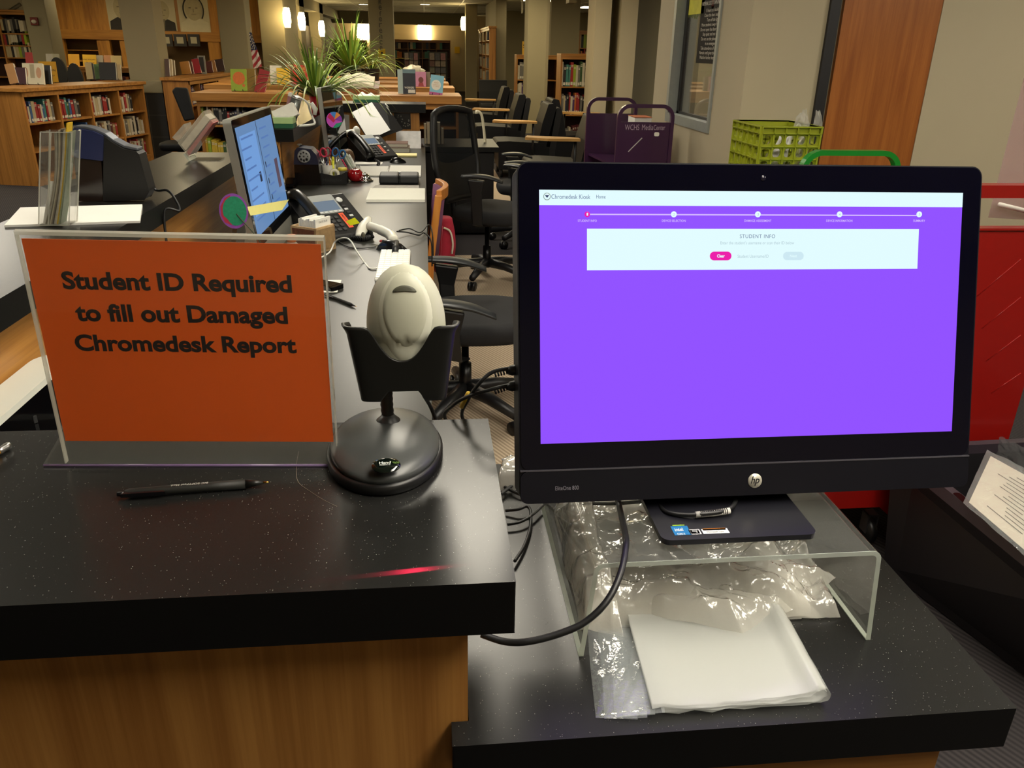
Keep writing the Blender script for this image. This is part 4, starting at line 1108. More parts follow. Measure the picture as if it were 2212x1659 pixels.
# bell and apple
t = thing('desk_bell', 'silver call bell on the desk next to the red apple', 'bell', (-.375,4.98,DZ))
put('bell_base', MB().lathe([(.048,0),(.048,.006),(.040,.010),(.001,.011)], 28, 0, 1, 1, (-.375,4.98,DZ+.001)), CHROME, t)
put('bell_dome', MB().lathe([(.034,.012),(.033,.022),(.026,.036),(.014,.044),(.003,.046),(.003,.052),(.0005,.053)], 28, 0, 1, 1, (-.375,4.98,DZ)), CHROME, t)
ac = V((-.432, 4.96, DZ+.001))
t = thing('apple', 'shiny red apple ornament beside the call bell', 'apple', ac)
put('fruit', MB().lathe([(.012,.004),(.026,.001),(.040,.014),(.046,.036),(.044,.056),(.034,.070),(.018,.074),(.006,.066)], 28, 0, 1, 1, ac), M('apple_red', (150,14,22), .15, var=.25, scale=20, coat=.6), t)
put('stem', MB().tube([ac+V((0,0,.064)), ac+V((.004,0,.084))], .002, 6), M('stem_brown', (70,46,24), .7), t)

# pencil sharpener with a hole dial
sc_ = V((-.690, 4.86, DZ))
t = thing('electric_sharpener', 'dark blue and black sharpener with a round grey hole dial', 'pencil sharpener', sc_)
_q = MB(); _q.T = Matrix.Translation((sc_.x,0,DZ))
put('shavings_drawer', _q.prism([(-.075,.002),(.075,.002),(.066,.118),(-.072,.118)], 4.80, 4.93, 'y', 0), M('smoky_black', (18,14,13), .12), t, bev=.006)
_q = MB(); _q.T = Matrix.Translation((sc_.x,0,DZ))
put('upper_body', _q.prism([(-.074,.119),(.067,.119),(.058,.172),(.030,.205),(-.046,.214),(-.062,.196)], 4.80, 4.94, 'y'), M('sharpener_navy', (30,32,54), .4), t, bev=.008)
dT = frame((-.020, 4.799, .905-DZ+DZ), (1,0,0), (0,0,1)); dc_ = V((-.702,4.797,.905))
q = MB(); q.T = Matrix.Translation(dc_) @ Matrix.Rotation(PI/2,4,'X'); q.lathe([(.037,0),(.036,.005),(.030,.006),(.001,.006)], 32); dl = put('hole_dial', q, M('dial_grey', (150,152,152), .4, .3), t)
for k in range(8):
    a = 2*PI*k/8; q = MB(); q.T = Matrix.Translation(dc_+V((.022*math.cos(a),-.006,.022*math.sin(a)))) @ Matrix.Rotation(PI/2,4,'X'); q.lathe([(.0035+.0006*k,0),(.0035+.0006*k,.0008)], 14); put('hole', q, BLKG, dl)
q = MB(); q.T = Matrix.Translation(dc_+V((0,-.006,0))) @ Matrix.Rotation(PI/2,4,'X'); q.lathe([(.005,0),(.005,.0015)], 14); put('dial_hub', q, DKG, dl)

# desk organiser with tape, and what stands in it
t = thing('desk_organizer', 'black organizer tray lettered on its front, between the sharpener and the apple', 'organizer', (-.548,4.90,DZ))
T = MB().prism([(-.622,DZ+.001),(-.474,DZ+.001),(-.466,DZ+.072),(-.474,DZ+.075),(-.500,DZ+.058),(-.545,DZ+.050),(-.622,DZ+.066)], 4.845, 4.849, 'y')
fo = put('front_wall', T, M('organizer_black', (24,24,24), .4), t)
put('tray', MB().box(-.622,-.474,4.849,4.99,DZ+.001,DZ+.006).box(-.622,-.618,4.849,4.99,DZ+.006,DZ+.066).box(-.478,-.474,4.849,4.99,DZ+.006,DZ+.058).box(-.618,-.478,4.986,4.99,DZ+.006,DZ+.066), MATS['organizer_black'], t)
lettering('Mediaplex', frame((-.555,4.8448,DZ+.024), (1,0,0), (0,0,1)), .11, .022, M('raised_black', (48,48,46), .5), fo, .01)
t = thing('tape_roll', 'white roll of tape standing in the black organizer', 'tape', (-.545,4.875,DZ+.03))
q = MB(); q.T = Matrix.Translation((-.545,4.885,DZ+.055)) @ Matrix.Rotation(PI/2,4,'X')
q.lathe([(.013,-.008),(.030,-.008),(.030,.008),(.013,.008),(.013,-.008)], 28, 0, caps=False); put('roll', q, M('tape_ivory', (224,220,196), .5), t)
cu_ = V((-.583, 4.945, DZ+.006))
t = thing('pen_cup', 'white cup full of scissors and pens beside the sharpener', 'cup', cu_)
put('cup_wall', MB().lathe([(.036,.004),(.042,.095),(.040,.095),(.034,.008),(.001,.008)], 28, 0, 1, 1, cu_, True), M('cup_white', (206,204,196), .4), t)
def scissors(c, lean, col, nm, label):
    c = V(c); t = thing('scissors', label, 'scissors', c)
    up_ = V((math.sin(lean),0,math.cos(lean))); sd = V((math.cos(lean),0,-math.sin(lean)))
    for s_ in (-1, 1):
        ctr = c+up_*.155+sd*.021*s_
        lp = [ctr+sd*(.017*math.cos(a))*1+up_*(.024*math.sin(a)) for a in [2*PI*k/20 for k in range(21)]]
        put('finger_loop', MB().tube(lp, .0052, 8), M(nm, col, .35), t)
        put('blade', MB().tube([c+up_*.13+sd*.010*s_, c+up_*.09, c-sd*.008*s_+up_*.002], [.006,.005,.003], 6), STEEL, t)
scissors((-.588,4.93,DZ+.016), -.25, (206,50,84), 'handle_pink', 'pink handled scissors standing in the white cup')
scissors((-.572,4.965,DZ+.016), .05, (150,40,52), 'handle_maroon', 'dark red handled scissors standing in the white cup, behind the pink ones')
scissors((-.562,4.945,DZ+.018), .28, (40,96,150), 'handle_blue', 'blue and green handled scissors standing in the white cup')
def stick_(name, label, cat, a, b, r, m, tipm=None):
    t = thing(name, label, cat, a); a = V(a); b = V(b)
    put('shaft', MB().tube([a, b], r, 10), m, t)
    put('cap', MB().tube([b, b+(b-a).normalized()*.02], [r*1.1, r*.8], 10), tipm or m, t)
stick_('highlighter', 'yellow highlighter upright in the white cup', 'marker', (-.560,4.925,DZ+.016), (-.553,4.918,DZ+.13), .008, M('highlighter_yellow', (226,228,60), .4))
stick_('pencil', 'orange pencil leaning in the white cup', 'pencil', (-.575,4.932,DZ+.016), (-.572,4.915,DZ+.128), .0042, M('pencil_orange', (214,130,50), .5))
stick_('pen', 'navy pen upright in the white cup', 'pen', (-.595,4.95,DZ+.016), (-.592,4.93,DZ+.125), .005, M('pen_navy', (40,42,90), .4))
t = thing('marker_holder', 'clear holder of slanting pens and markers behind the apple', 'holder', (-.47,5.08,DZ))
put('holder_wall', MB().lathe([(.040,0),(.046,.075)], 20, 0, 1, 1, (-.455,5.08,DZ+.001)), clear('holder_film', (220,224,220), .2, .08), t)
for k, (cl, dx) in enumerate([((206,40,90),0),((40,42,40),.012),((196,206,190),.026),((176,190,172),.040),((210,214,204),.052)]):
    stick_('marker', ['pink pen','black pen','pale green marker','sage green marker','white marker'][k]+' slanting left in the clear holder behind the apple', 'marker', (-.462+dx,5.07,DZ+.012), (-.532+dx*1.3,5.06,DZ+.150-.006*k), .0045+.0012*k, M('marker_%d' % k, cl, .45))
t = thing('candy_jar', 'small clear jar with a yellow lid behind the tape roll', 'jar', (-.505,4.955,DZ+.007))
put('jar_wall', MB().lathe([(.026,0),(.028,.004),(.028,.05),(.024,.058)], 20, 0, 1, 1, (-.505,4.955,DZ+.0075)), clear('jar_glass', (220,220,210), .25, .06), t)
put('lid', MB().lathe([(.027,.058),(.027,.074),(.001,.074)], 20, 0, 1, 1, (-.505,4.955,DZ+.0075)), M('lid_yellow', (220,206,80), .4), t)
sb_ = V((-.775, 5.15, DZ))
t = thing('hand_sanitizer', 'clear pump bottle of hand sanitizer beside the lit computer', 'bottle', sb_)
put('bottle_body', MB().lathe([(.028,0),(.031,.006),(.031,.11),(.024,.135),(.012,.142)], 20, 0, 1, 1, sb_+V((0,0,.001))), clear('sanitizer_clear', (226,220,206), .45, .08), t)
put('label_band', MB().lathe([(.0315,.03),(.0315,.10)], 20, 0, 1, 1, sb_, False), M('sanitizer_label', (206,140,124), .5, var=.5, scale=60), t)
put('pump', MB().lathe([(.013,.142),(.013,.160),(.005,.163),(.005,.185),(.014,.188),(.014,.196),(.001,.197)], 16, 0, 1, 1, sb_), WHT, t)
t = thing('stapler', 'black stapler half hidden behind the lit computer', 'stapler', (-.79,4.70,DZ))
put('stapler_base', MB().box(-.815,-.755,4.62,4.79,DZ+.001,DZ+.012) if 0 else MB().box(-.798,-.745,4.62,4.79,DZ+.001,DZ+.012), BLKG, t, bev=.004)
put('stapler_arm', MB().prism([(4.62,DZ+.018),(4.79,DZ+.018),(4.79,DZ+.05),(4.70,DZ+.06),(4.62,DZ+.035)], -.792,-.75,'x'), BLKG, t, bev=.006)

# far part of the desk
t = thing('hardback_book', 'pale hardback book, lower of the pair stacked by the far phone', 'book', (-.22,6.50,DZ), group='stacked books by the far phone')
put('cover', MB().box(-.315,-.13,6.40,6.62,DZ+.001,DZ+.004).box(-.315,-.13,6.40,6.62,DZ+.034,DZ+.037).box(-.315,-.312,6.40,6.62,DZ+.004,DZ+.034), M('book_grey', (126,112,100), .6), t)
put('pages', MB().box(-.311,-.133,6.404,6.616,DZ+.004,DZ+.034), PAPER, t)
t = thing('hardback_book', 'brown topped hardback book, upper of the pair stacked by the far phone', 'book', (-.23,6.52,DZ+.04), group='stacked books by the far phone')
put('cover', MB().box(-.32,-.145,6.43,6.63,DZ+.0375,DZ+.041).box(-.32,-.145,6.43,6.63,DZ+.062,DZ+.066).box(-.32,-.317,6.43,6.63,DZ+.041,DZ+.062), M('book_brown', (112,88,78), .6), t)
put('pages', MB().box(-.316,-.148,6.434,6.626,DZ+.041,DZ+.062), PAPER, t)
tag(put('note_pad', MB().box(-.31,-.075,6.14,6.30,DZ+.001,DZ+.012), M('legal_yellow', (232,222,160), .8)), 'pale yellow notepad lying in front of the stacked books', 'pad')
tag(put('paper_sheet', MB().box(-.50,-.31,5.72,5.84,DZ+.001,DZ+.003), PAPER), 'white paper sheet lying under the far desk phone', 'paper')
tag(put('paper_sheet', MB().prism([(6.70,DZ+.001),(6.703,DZ+.001),(6.82,DZ+.125),(6.817,DZ+.125)], -.245, -.045, 'x'), M('grey_print', (176,174,170), .8, var=.3, scale=20)), 'printed grey sheet leaning against the far end panel', 'paper')
t = thing('pinned_photograph', 'black and white group photograph pinned on the far end panel', 'picture', (-.19,6.857,.88))
put('print', MB().box(-.26,-.125,6.857,6.8595,.875,1.0), M('photo_black', (26,26,26), .3), t)
q = MB(); random.seed(8)
for k in range(16):
    x = -.25+.115*random.random(); z = .89+.095*random.random(); q.T = Matrix.Translation((x,6.8568,z)) @ Matrix.Rotation(PI/2,4,'X'); q.lathe([(.004+.002*random.random(),0),(.0035,.0006)], 8)
q.T = None
o = put('faces', q, M('photo_grey', (120,118,112), .5, var=.4, scale=200), t, kind='stuff')
# easel binder with a blank page
pA, pB, pD = PY(760,243,6.66), PY(803,221,6.75), PY(797,303,6.58)
nrm = (pD-pA).cross(pB-pA).normalized()
if nrm.y > 0: nrm = -nrm
pC = PP(843, 281, pA, nrm)
t = thing('easel_binder', 'black easel binder standing open with a blank white page', 'binder', (-.4,6.7,DZ))
q = MB(); q.loft([[p+nrm*.0035 for p in (pA,pB,pC,pD)], [p+nrm*.0015 for p in (pA,pB,pC,pD)]], 0, False); put('page', q, M('bright_page', (246,246,242), .8, var=.01), t)
g = nrm*-.006
def grow(p, c, k=1.04): return c+(p-c)*k
ce = (pA+pB+pC+pD)/4
F4 = [grow(p, ce)+g*.4 for p in (pA,pB,pC,pD)]
bk = V((.088,.07,0))
q = MB(); q.loft([F4, [p+g for p in F4]], 0, False); put('front_cover', q, M('binder_black', (32,32,33), .45), t)
tp = [F4[1]+g, F4[2]+g, PY(870,279,6.76), PY(832,224,6.78)]
q = MB(); q.loft([tp, [p+V((-.006,.004,-.004)) for p in tp]], 0, False); sd = put('side_cover', q, MATS['binder_black'], t)
bt = [F4[3]+g, F4[2]+g, PY(870,279,6.76), PY(810,300,6.70)]
q = MB(); q.loft([bt, [p+V((0,.003,-.006)) for p in bt]], 0, False); put('under_flap', q, MATS['binder_black'], t)
for k, (x0,y0,x1,y1) in enumerate([(820,234,828,243),(832,224,839,232),(835,230,842,240),(841,241,847,250),(846,250,853,260)]):
    a, b = PY(x0,y0,6.77), PY(x1,y1,6.765)
    put('index_tab', MB().tube([a, b], .0055, 4), WHT, t)
# upright paper behind the dark computer, lamp head and beaded ornament
tag(put('paper_sheet', MB().prism([(-.70,.86),(-.60,.855),(-.595,1.0),(-.695,1.005)], 6.60, 6.603, 'y'), M('grey_sheet', (150,146,138), .8, var=.15, scale=25)), 'grey printed sheet standing upright behind the disc', 'paper')
t = thing('desk_gadget', 'white plastic desk gadget with a round knob behind the clear cup', 'gadget', (-.5,6.45,DZ))
put('arm', MB().tube([PY(735,290,6.3), PY(766,284,6.3)], [.020,.020], 12), WHT, t); put('knob', MB().ell(PY(770,283,6.32), (.028,.03,.036)), WHT, t)
put('foot', MB().tube([PY(772,290,6.3), V((PY(780,305,6.3).x,6.3,DZ+.002))], [.02,.03], 12), WHT, t)
oc = V((-.548, 5.72, DZ+.001))
tag(put('beaded_ornament', MB().lathe([(.03,0),(.048,.02),(.054,.05),(.044,.085),(.026,.10),(.001,.102)], 24, 0, 1, 1, oc), M('bronze_glitter', (112,84,60), .35, .4, var=.7, scale=260, bump=.8)), 'bronze glittery rounded ornament left of the far desk phone', 'ornament')

# tissue boxes
def tissue(c, w, d, h, label, tall):
    t = thing('tissue_box', label, 'tissue box', c); x, y, z = c
    put('carton_lower', MB().box(x-w/2,x+w/2,y-d/2,y+d/2,z+.001,z+h*.42), M('tissue_dark_green', (36,92,62), .5, var=.2, scale=40), t)
    put('carton_upper', MB().box(x-w/2-.0005,x+w/2+.0005,y-d/2-.0005,y+d/2+.0005,z+h*.42,z+h), M('tissue_pale_green', (172,202,138), .5, var=.06), t, bev=.002)
    q = MB().grid(lambda u, v: V((x+(u-.5)*w*.66, y+(v-.5)*d*.3, z+h+.0005+max(0,math.sin(PI*u))*tall*(.6+.4*math.sin(u*9))*max(0,1-abs(2*v-1)))), 16, 8)
    put('tissue', q, WHT, t)
tissue((-.79,4.72,1.07), .125, .11, .055, 'pale green tissue box at the near end of the far counter', .012)
tissue((-.485,7.05,1.07), .215, .11, .05, 'pale green tissue box on the far end counter behind the binder', .045)
# clutter standing on the far counter beside the tissue box
t = thing('carton', 'small white carton leaning on the near tissue box', 'box', (-.80,4.84,1.07))
cn = frame(PY(614,238,4.80)+V((0,0,-.02)), (1,.1,.45), (-.4,.1,1))
q = MB(); q.T = cn; q.box(-.07,.07,-.035,.035,-.05,.05); put('carton_body', q, M('carton_white', (236,232,222), .6), t)
q = MB(); q.T = cn; q.box(-.07,-.055,-.0355,.0355,-.051,.051); put('carton_end', q, M('carton_cream', (220,210,170), .6), t)
t = thing('metal_canister', 'dull silver canister standing behind the white carton', 'canister', (-.775,5.05,1.07))
ca = [V((-.80,5.06,1.072)), V((-.752,5.04,1.205))]
put('canister_wall', MB().tube(ca, .030, 24), M('canister_zinc', (132,136,132), .3, .7), t); put('rim', MB().tube([ca[1], ca[1]+(ca[1]-ca[0])*.06], [.031,.029], 24), STEEL, t)
stick_('marker', 'mauve marker standing in the clutter beside the silver canister', 'marker', V((-.835,5.10,1.072)), V((-.795,5.08,1.215)), .013, M('marker_mauve', (150,100,100), .5), PAPER)
t = thing('wire_stand', 'white bent wire bookstand beside the plant pot', 'stand', (-.74,5.2,1.07))
put('wire_loop', MB().tube(spl([PZ(645,272,1.072), PZ(678,268,1.072), PY(676,255,5.25), PY(670,240,5.25), PY(664,222,5.2), PY(650,212,5.2), PY(640,206,5.2)]), .0065, 8), WHT, t)
put('paddle', MB().tube([PY(672,222,5.2), PY(681,236,5.2), PY(680,248,5.2)], [.012,.016,.010], 10), WHT, t)
for k in range(4):
    tag(put('paperback', MB().box(-.93,-.86+.004*k,5.02+.01*k,5.18,1.0705+.022*k,1.0915+.022*k), M('stack_%d' % k, [(176,160,132),(120,92,70),(196,186,164),(150,126,92)][k], .6)), ['tan book at the bottom of the small stack by the canister','brown book second in the small stack by the canister','cream book third in the small stack by the canister','light brown book on top of the small stack by the canister'][k], 'book', 'small book stack by the canister')

# spider plants
def blade_leaf(mb, base, d, L, rise, droop, w, m, zfl=.08):
    d = V(d).normalized(); side = d.cross(V((0,0,1))).normalized(); pts = []
    for i in range(13):
        u = i/12; p = base + d*(L*(u-.12*u*u)) + V((0,0,rise*u*(1.0) - droop*u*u*u)); ww = w*(1-.95*u**2.2)*(.55+.45*min(1,u*5))
        p.z = max(p.z, base.z-zfl); pts.append((p-side*ww+V((0,0,.3*ww)), p, p+side*ww+V((0,0,.3*ww))))
    n = len(mb.v); vs = [q for r_ in pts for q in r_]
    mb.add(vs, [(i*3,i*3+1,i*3+4,i*3+3) for i in range(12)]+[(i*3+1,i*3+2,i*3+5,i*3+4) for i in range(12)], m, True)
def spider(label, c, potfn, n, L0, rise0, seed, cols, zlift=.10, bias=None, w=.0075):
    t = thing('spider_plant', label, 'plant', c)
    potfn(t)
    random.seed(seed)
    for k in range(n):
        a = random.random()*2*PI; s_ = random.random()**.7
        if bias and random.random() < .4: a = bias+random.uniform(-.6,.6)
        L = L0*(.35+.75*s_); q = MB()
        b0 = V(c)+V((.012*math.cos(a),.012*math.sin(a),zlift))
        rise = rise0*(1.25-.75*s_)*random.uniform(.8,1.15)
        droop = (rise*.2+random.uniform(.1,.9)*rise0*1.1*s_)
        blade_leaf(q, b0, (math.cos(a),math.sin(a),0), L*(.45+.55*s_), rise, droop, w*random.uniform(.7,1.2), 0, zlift-.012)
        put('leaf', q, cols[k % len(cols)], t)
    return t
LG = [M('leaf_green', (112,142,44), .45, var=.15, scale=15), M('leaf_bright', (164,184,80), .45, var=.15, scale=15), M('leaf_deep', (76,108,32), .45, var=.15, scale=15), M('leaf_pale', (196,208,128), .45, var=.12, scale=15)]
def redcup(t):
    c = V((-.728,5.72,1.071))
    put('red_cup', MB().lathe([(.030,0),(.033,.004),(.044,.115)], 28, 0, 1, 1, c), M('cup_red', (176,14,30), .35), t)
    put('cup_rim', MB().lathe([(.0445,.115),(.0465,.118),(.0445,.122),(.042,.120),(.040,.10),(.001,.10)], 28, 0, 1, 1, c, False), WHT, t)
spider('bright striped spider plant in a red cup on the far counter', (-.728,5.72,1.071), redcup, 130, .62, .42, 3, LG, .10, w=.0095)
def blackpot(t):
    c = V((-.86,10.15,1.071))
    put('black_pot', MB().lathe([(.085,0),(.092,.01),(.115,.17),(.118,.175),(.108,.175),(.10,.15),(.001,.15)], 28, 0, 1, 1, c), BLKP, t)
spider('large dark green spider plant in a black pot on the oak shelves behind', (-.86,10.15,1.071), blackpot, 130, .80, .66, 9, [LG[0], LG[2], LG[0], LG[1]], .15, w=.013)
def bpot2(t):
    c = V((-.70,11.5,1.071))
    put('black_pot', MB().lathe([(.08,0),(.085,.01),(.10,.15),(.102,.155),(.094,.155),(.09,.13),(.001,.13)], 28, 0, 1, 1, c), BLKP, t)
spider('trailing spider plant in a black pot hanging to the right', (-.70,11.5,1.071), bpot2, 70, .62, .30, 12, [LG[0], LG[2], LG[1]], .13, bias=0, w=.008)

# things on the left wing of the tall counter
CZ = 1.07
hx0, hy0 = -.955, 2.05
t = thing('brochure_holder', 'clear acrylic holder stuffed with curled magazines on the left counter', 'holder', (-.91,2.09,CZ))
PAP = [PZ(10,492,CZ), PZ(45,453,CZ), PZ(308,446,CZ), PZ(303,482,CZ)]
A0, A1 = PZ(84,488,CZ+.006), PZ(160,491,CZ+.006)
def shr(q):
    q.v = [V((p.x+.22*max(0,p.z-CZ), p.y, p.z)) for p in q.v]; return q
x0, x1, yA, yB, hh = A0.x-.002, A1.x-.020, A0.y, A0.y+.05, .225
def wall4(q, x0, x1, y0, y1, z0, z1, th=.0025):
    q.box(x0,x1,y0,y0+th,z0,z1).box(x0,x1,y1-th,y1,z0,z1).box(x0,x0+th,y0+th,y1-th,z0,z1).box(x1-th,x1,y0+th,y1-th,z0,z1)
q = MB(); wall4(q, x0, x1, yA, yB, CZ+.0065, CZ+hh); q.box(x0,x1,yA,yB,CZ+.0065,CZ+.009)
put('holder_wall', shr(q), ACRY, t)
q = MB(); 
for (xx, yy) in ((x0,yA),(x1,yA),(x0,yB),(x1,yB),((x0+x1)/2-.012,yA)): q.box(xx-.0012,xx+.0012,yy-.0012,yy+.0012,CZ+.0065,CZ+hh)
q.box(x0,x1,yA-.001,yA+.001,CZ+hh-.002,CZ+hh).box(x0,x1,yA-.001,yA+.001,CZ+.0065,CZ+.009)
put('holder_edge', shr(q), clear('acrylic_bright_edge', (228,226,212), .45, .06, 1.3), t)
random.seed(3)
mcol = [(150,140,120),(170,166,150),(120,112,96),(196,186,158),(140,128,108),(90,82,70),(180,176,164),(206,196,170),(216,176,40),(160,166,130),(120,130,110)]
for k in range(11):
    xm = x0+.025+.0033*k
    ht = CZ+hh+.004-.002*abs(k-5)+.006*random.random()+(.020 if k == 8 else 0)
    bow = .010-.0008*k
    pr = []
    for i in range(9):
        u = i/8; pr.append((xm+bow*math.sin(PI*u)-.012*(1-u)+.012*u*.2, CZ+.0095+(ht-CZ-.0095)*u))
    q = MB(); q.prism(pr+[(a+.0024,b) for a, b in pr[::-1]], yA+.006, yB-.006-.003*(k % 3), 'y')
    tag(put('magazine', shr(q), M('magazine_%d' % k, mcol[k], .5, var=.35, scale=60)), ['first','second','third','fourth','fifth','sixth','seventh','eighth','yellow edged ninth','tenth','rightmost'][k]+' curled magazine from the left in the clear holder', 'magazine', 'magazines in the clear holder')
q = MB(); q.T = frame((x0+.016,yA+.04,CZ+.06),(1,0,.1),(0,1,0)); q.T = Matrix.Translation((x0+.016,yA+.01,CZ+.011)) @ Matrix.Rotation(.12,4,'Y'); q.box(-.010,.012,0,.001,0,.10)
tag(put('card', shr(q), PAPER), 'small white card leaning in the left slot of the magazine holder', 'card')
q = MB(); q.prism([(p.x,p.y) for p in PAP], CZ+.0005, CZ+.0062)
tag(put('paper_stack', q, M('white_paper_bright', (244,242,234), .8, var=.01)), 'stack of white printed sheets under the magazine holder and sharpener', 'paper')
# electric pencil sharpener, dark blue front and black body
t = thing('electric_sharpener', 'large black sharpener with dark blue front on the left counter', 'pencil sharpener', (-.89,2.42,CZ))
def SY(x, y, Y=2.40): p = PY(x, y, Y); return (p.x, max(p.z, CZ+.002))
prof_b = [SY(232,438), SY(316,428), SY(326,410), SY(301,330), SY(286,318), SY(262,310), SY(228,292), SY(228,300)]
prof_b = [SY(228,438), SY(316,430), SY(326,412), SY(304,332), SY(298,326), SY(270,320), SY(246,306), SY(228,292)]
q = MB(); q.prism(prof_b, 2.385, 2.445, 'y'); put('body', q, M('sharpener_black', (22,21,20), .5), t, bev=.008)
q = MB(); q.prism([SY(161,338), SY(227,346), SY(229,293), SY(205,282), SY(165,276), SY(160,284)], 2.382, 2.448, 'y'); put('blue_front', q, M('sharpener_blue', (32,40,80), .45), t, bev=.006)
q = MB(); q.prism([SY(164,340), SY(222,347), SY(227,432), SY(172,434)], 2.388, 2.442, 'y'); put('shavings_bin', q, M('smoky_bin', (40,30,26), .12), t, bev=.004)
sil = [SY(160,284), SY(163,277), SY(185,278), SY(206,283), SY(229,293), SY(246,306), SY(270,319), SY(298,325)]
q = MB(); q.loft([[V((a,2.392,b)), V((a,2.440,b)), V((a+.001,2.440,b+.007)), V((a+.001,2.392,b+.007))] for a, b in sil], 0, False); put('silver_top', q, M('sharpener_silver', (110,114,122), .4, .5), t, bev=.002)
put('power_lead', MB().tube(spl([V((SY(322,412)[0],2.44,SY(322,412)[1])), PY(342,412,2.44), PY(360,411,2.42), PY(375,425,2.40), PY(388,455,2.38), V((-.746,2.36,CZ-.02)), V((-.748,2.34,.95))]), .0036, 10), BLKP, t)
# tilted acrylic card holder
t = thing('card_holder', 'tilted clear acrylic holder with bookmark packs near the counter end', 'holder', (-.88,3.33,CZ))
def CP(x, y): return PY(x, y, 3.32)
hang = math.atan2(.62, 1)
qa, qb, qc, qd = CP(380,296), CP(414,344), CP(472,267), CP(440,238)
n_ = V((0,1,0))
th_ = V((.0,.12,.0))
def slabq(p, dy0, dy1, q=None):
    q = q or MB(); q.loft([[a+V((0,dy0,0)) for a in p], [a+V((0,dy1,0)) for a in p]], 0, False); return q
put('holder_shell', slabq([CP(392,306), CP(416,336), CP(466,262), CP(446,238)], -.05, .05), clear('acrylic_hazy', (226,222,206), .3, .06), t)
put('holder_lip', slabq([CP(380,294), CP(392,304), CP(410,281), CP(404,266)], -.05, .05), MATS['acrylic_hazy'], t)
put('foot', MB().loft([[CP(404,330)+V((0,-.05,0)), CP(416,346)+V((0,-.05,0)), CP(418,344)+V((0,-.05,0)), CP(407,328)+V((0,-.05,0))], [CP(404,330)+V((0,.05,0)), CP(416,346)+V((0,.05,0)), CP(418,344)+V((0,.05,0)), CP(407,328)+V((0,.05,0))]], 0, False), ACRYE, t)
put('foot_plate', MB().box(-.905,-.80,3.27,3.37,CZ+.0005,CZ+.004), ACRY, t)
tag(put('bookmark_pack', slabq([CP(398,310), CP(408,322), CP(460,256), CP(449,246)], -.045, .045), M('pack_cream', (206,196,176), .5, var=.2, scale=50)), 'cream pack of bookmarks in the tilted card holder', 'pack')
tag(put('bookmark_pack', slabq([CP(410,325), CP(415,333), CP(467,264), CP(461,258)], -.045, .045), M('pack_red', (172,84,84), .5, var=.3, scale=80)), 'red pack of bookmarks at the lower side of the tilted card holder', 'pack')

# white machine with a black tray at the lower left behind the counter
t = thing('printer', 'white printer with a black recessed tray behind the left of the counter', 'printer', (-.62,1.3,DZ))
q = MB(); zt = .905
ou = rr(-.79,-.46,1.0,1.60,.055,6); inn = rr(-.722,-.47,1.01,1.535,.02,6)
n = len(ou)
q.add([(a,b,zt) for a, b in ou]+[(a,b,zt) for a, b in inn], [(i,(i+1)%n,n+(i+1)%n,n+i) for i in range(n)])
q.add([(a,b,zt) for a, b in ou]+[(a,b,DZ+.002) for a, b in ou], [(n+i,n+(i+1)%n,(i+1)%n,i) for i in range(n)])
q.add([(a,b,zt) for a, b in inn]+[(a,b,zt-.012) for a, b in inn], [(i,(i+1)%n,n+(i+1)%n,n+i) for i in range(n)])
put('case', q, M('printer_white', (228,230,218), .45, var=.01), t)
q = MB(); q.add([(a,b,zt-.012) for a, b in inn]+[(a,b,zt-.06) for a, b in inn], [(i,(i+1)%n,n+(i+1)%n,n+i) for i in range(n)]); q.add([(a,b,zt-.06) for a, b in inn], [tuple(range(n))])
put('tray', q, BLKG, t)
for (x, y) in ((80,876),(42,913)):
    p = PZ(x, y, zt-.055); put('paper_guide', MB().prism([(p.x-.02,p.y-.006),(p.x+.02,p.y-.004),(p.x+.028,p.y+.008),(p.x-.016,p.y+.006)], zt-.059, zt-.045), DKG, t)
p = PZ(120,905,zt-.04); put('tray_flap', MB().box(p.x-.05,p.x+.06,1.02,1.20,zt-.055,zt-.035), M('tray_grey', (52,56,56), .4), t)
# ------------------------------------------------------------------ book trucks, crate and bin on the right
def arch(mb, x0, x1, y, z0, z1, r, w=.03, th=.012):
    pts = [V((x0,y,z0))]+[V((x0+r-r*math.cos(a), y, z1-r+r*math.sin(a))) for a in [PI/2*k/8 for k in range(9)]]+[V((x1-r+r*math.sin(a), y, z1-r+r*math.cos(a))) for a in [PI/2*k/8 for k in range(9)]]+[V((x1,y,z0))]
    # flat bar swept along the arch
    rings = []
    for i, p in enumerate(pts):
        t_ = (pts[min(i+1,len(pts)-1)]-pts[max(i-1,0)]).normalized(); nn = V((-t_.z,0,t_.x))
        rings.append([p+nn*th/2+V((0,-w/2,0)), p+nn*th/2+V((0,w/2,0)), p-nn*th/2+V((0,w/2,0)), p-nn*th/2+V((0,-w/2,0))])
    mb.loft(rings, 0, False); return mb
def caster(t, x, y, z=.11):
    put('caster_wheel', MB().tube([(x-.012,y,.043),(x+.012,y,.043)], .042, 20), BLKP, t)
    put('caster_fork', MB().box(x-.018,x-.014,y-.02,y+.02,.04,z).box(x+.014,x+.018,y-.02,y+.02,.04,z).box(x-.018,x+.018,y-.02,y+.02,z-.004,z), STEEL, t)
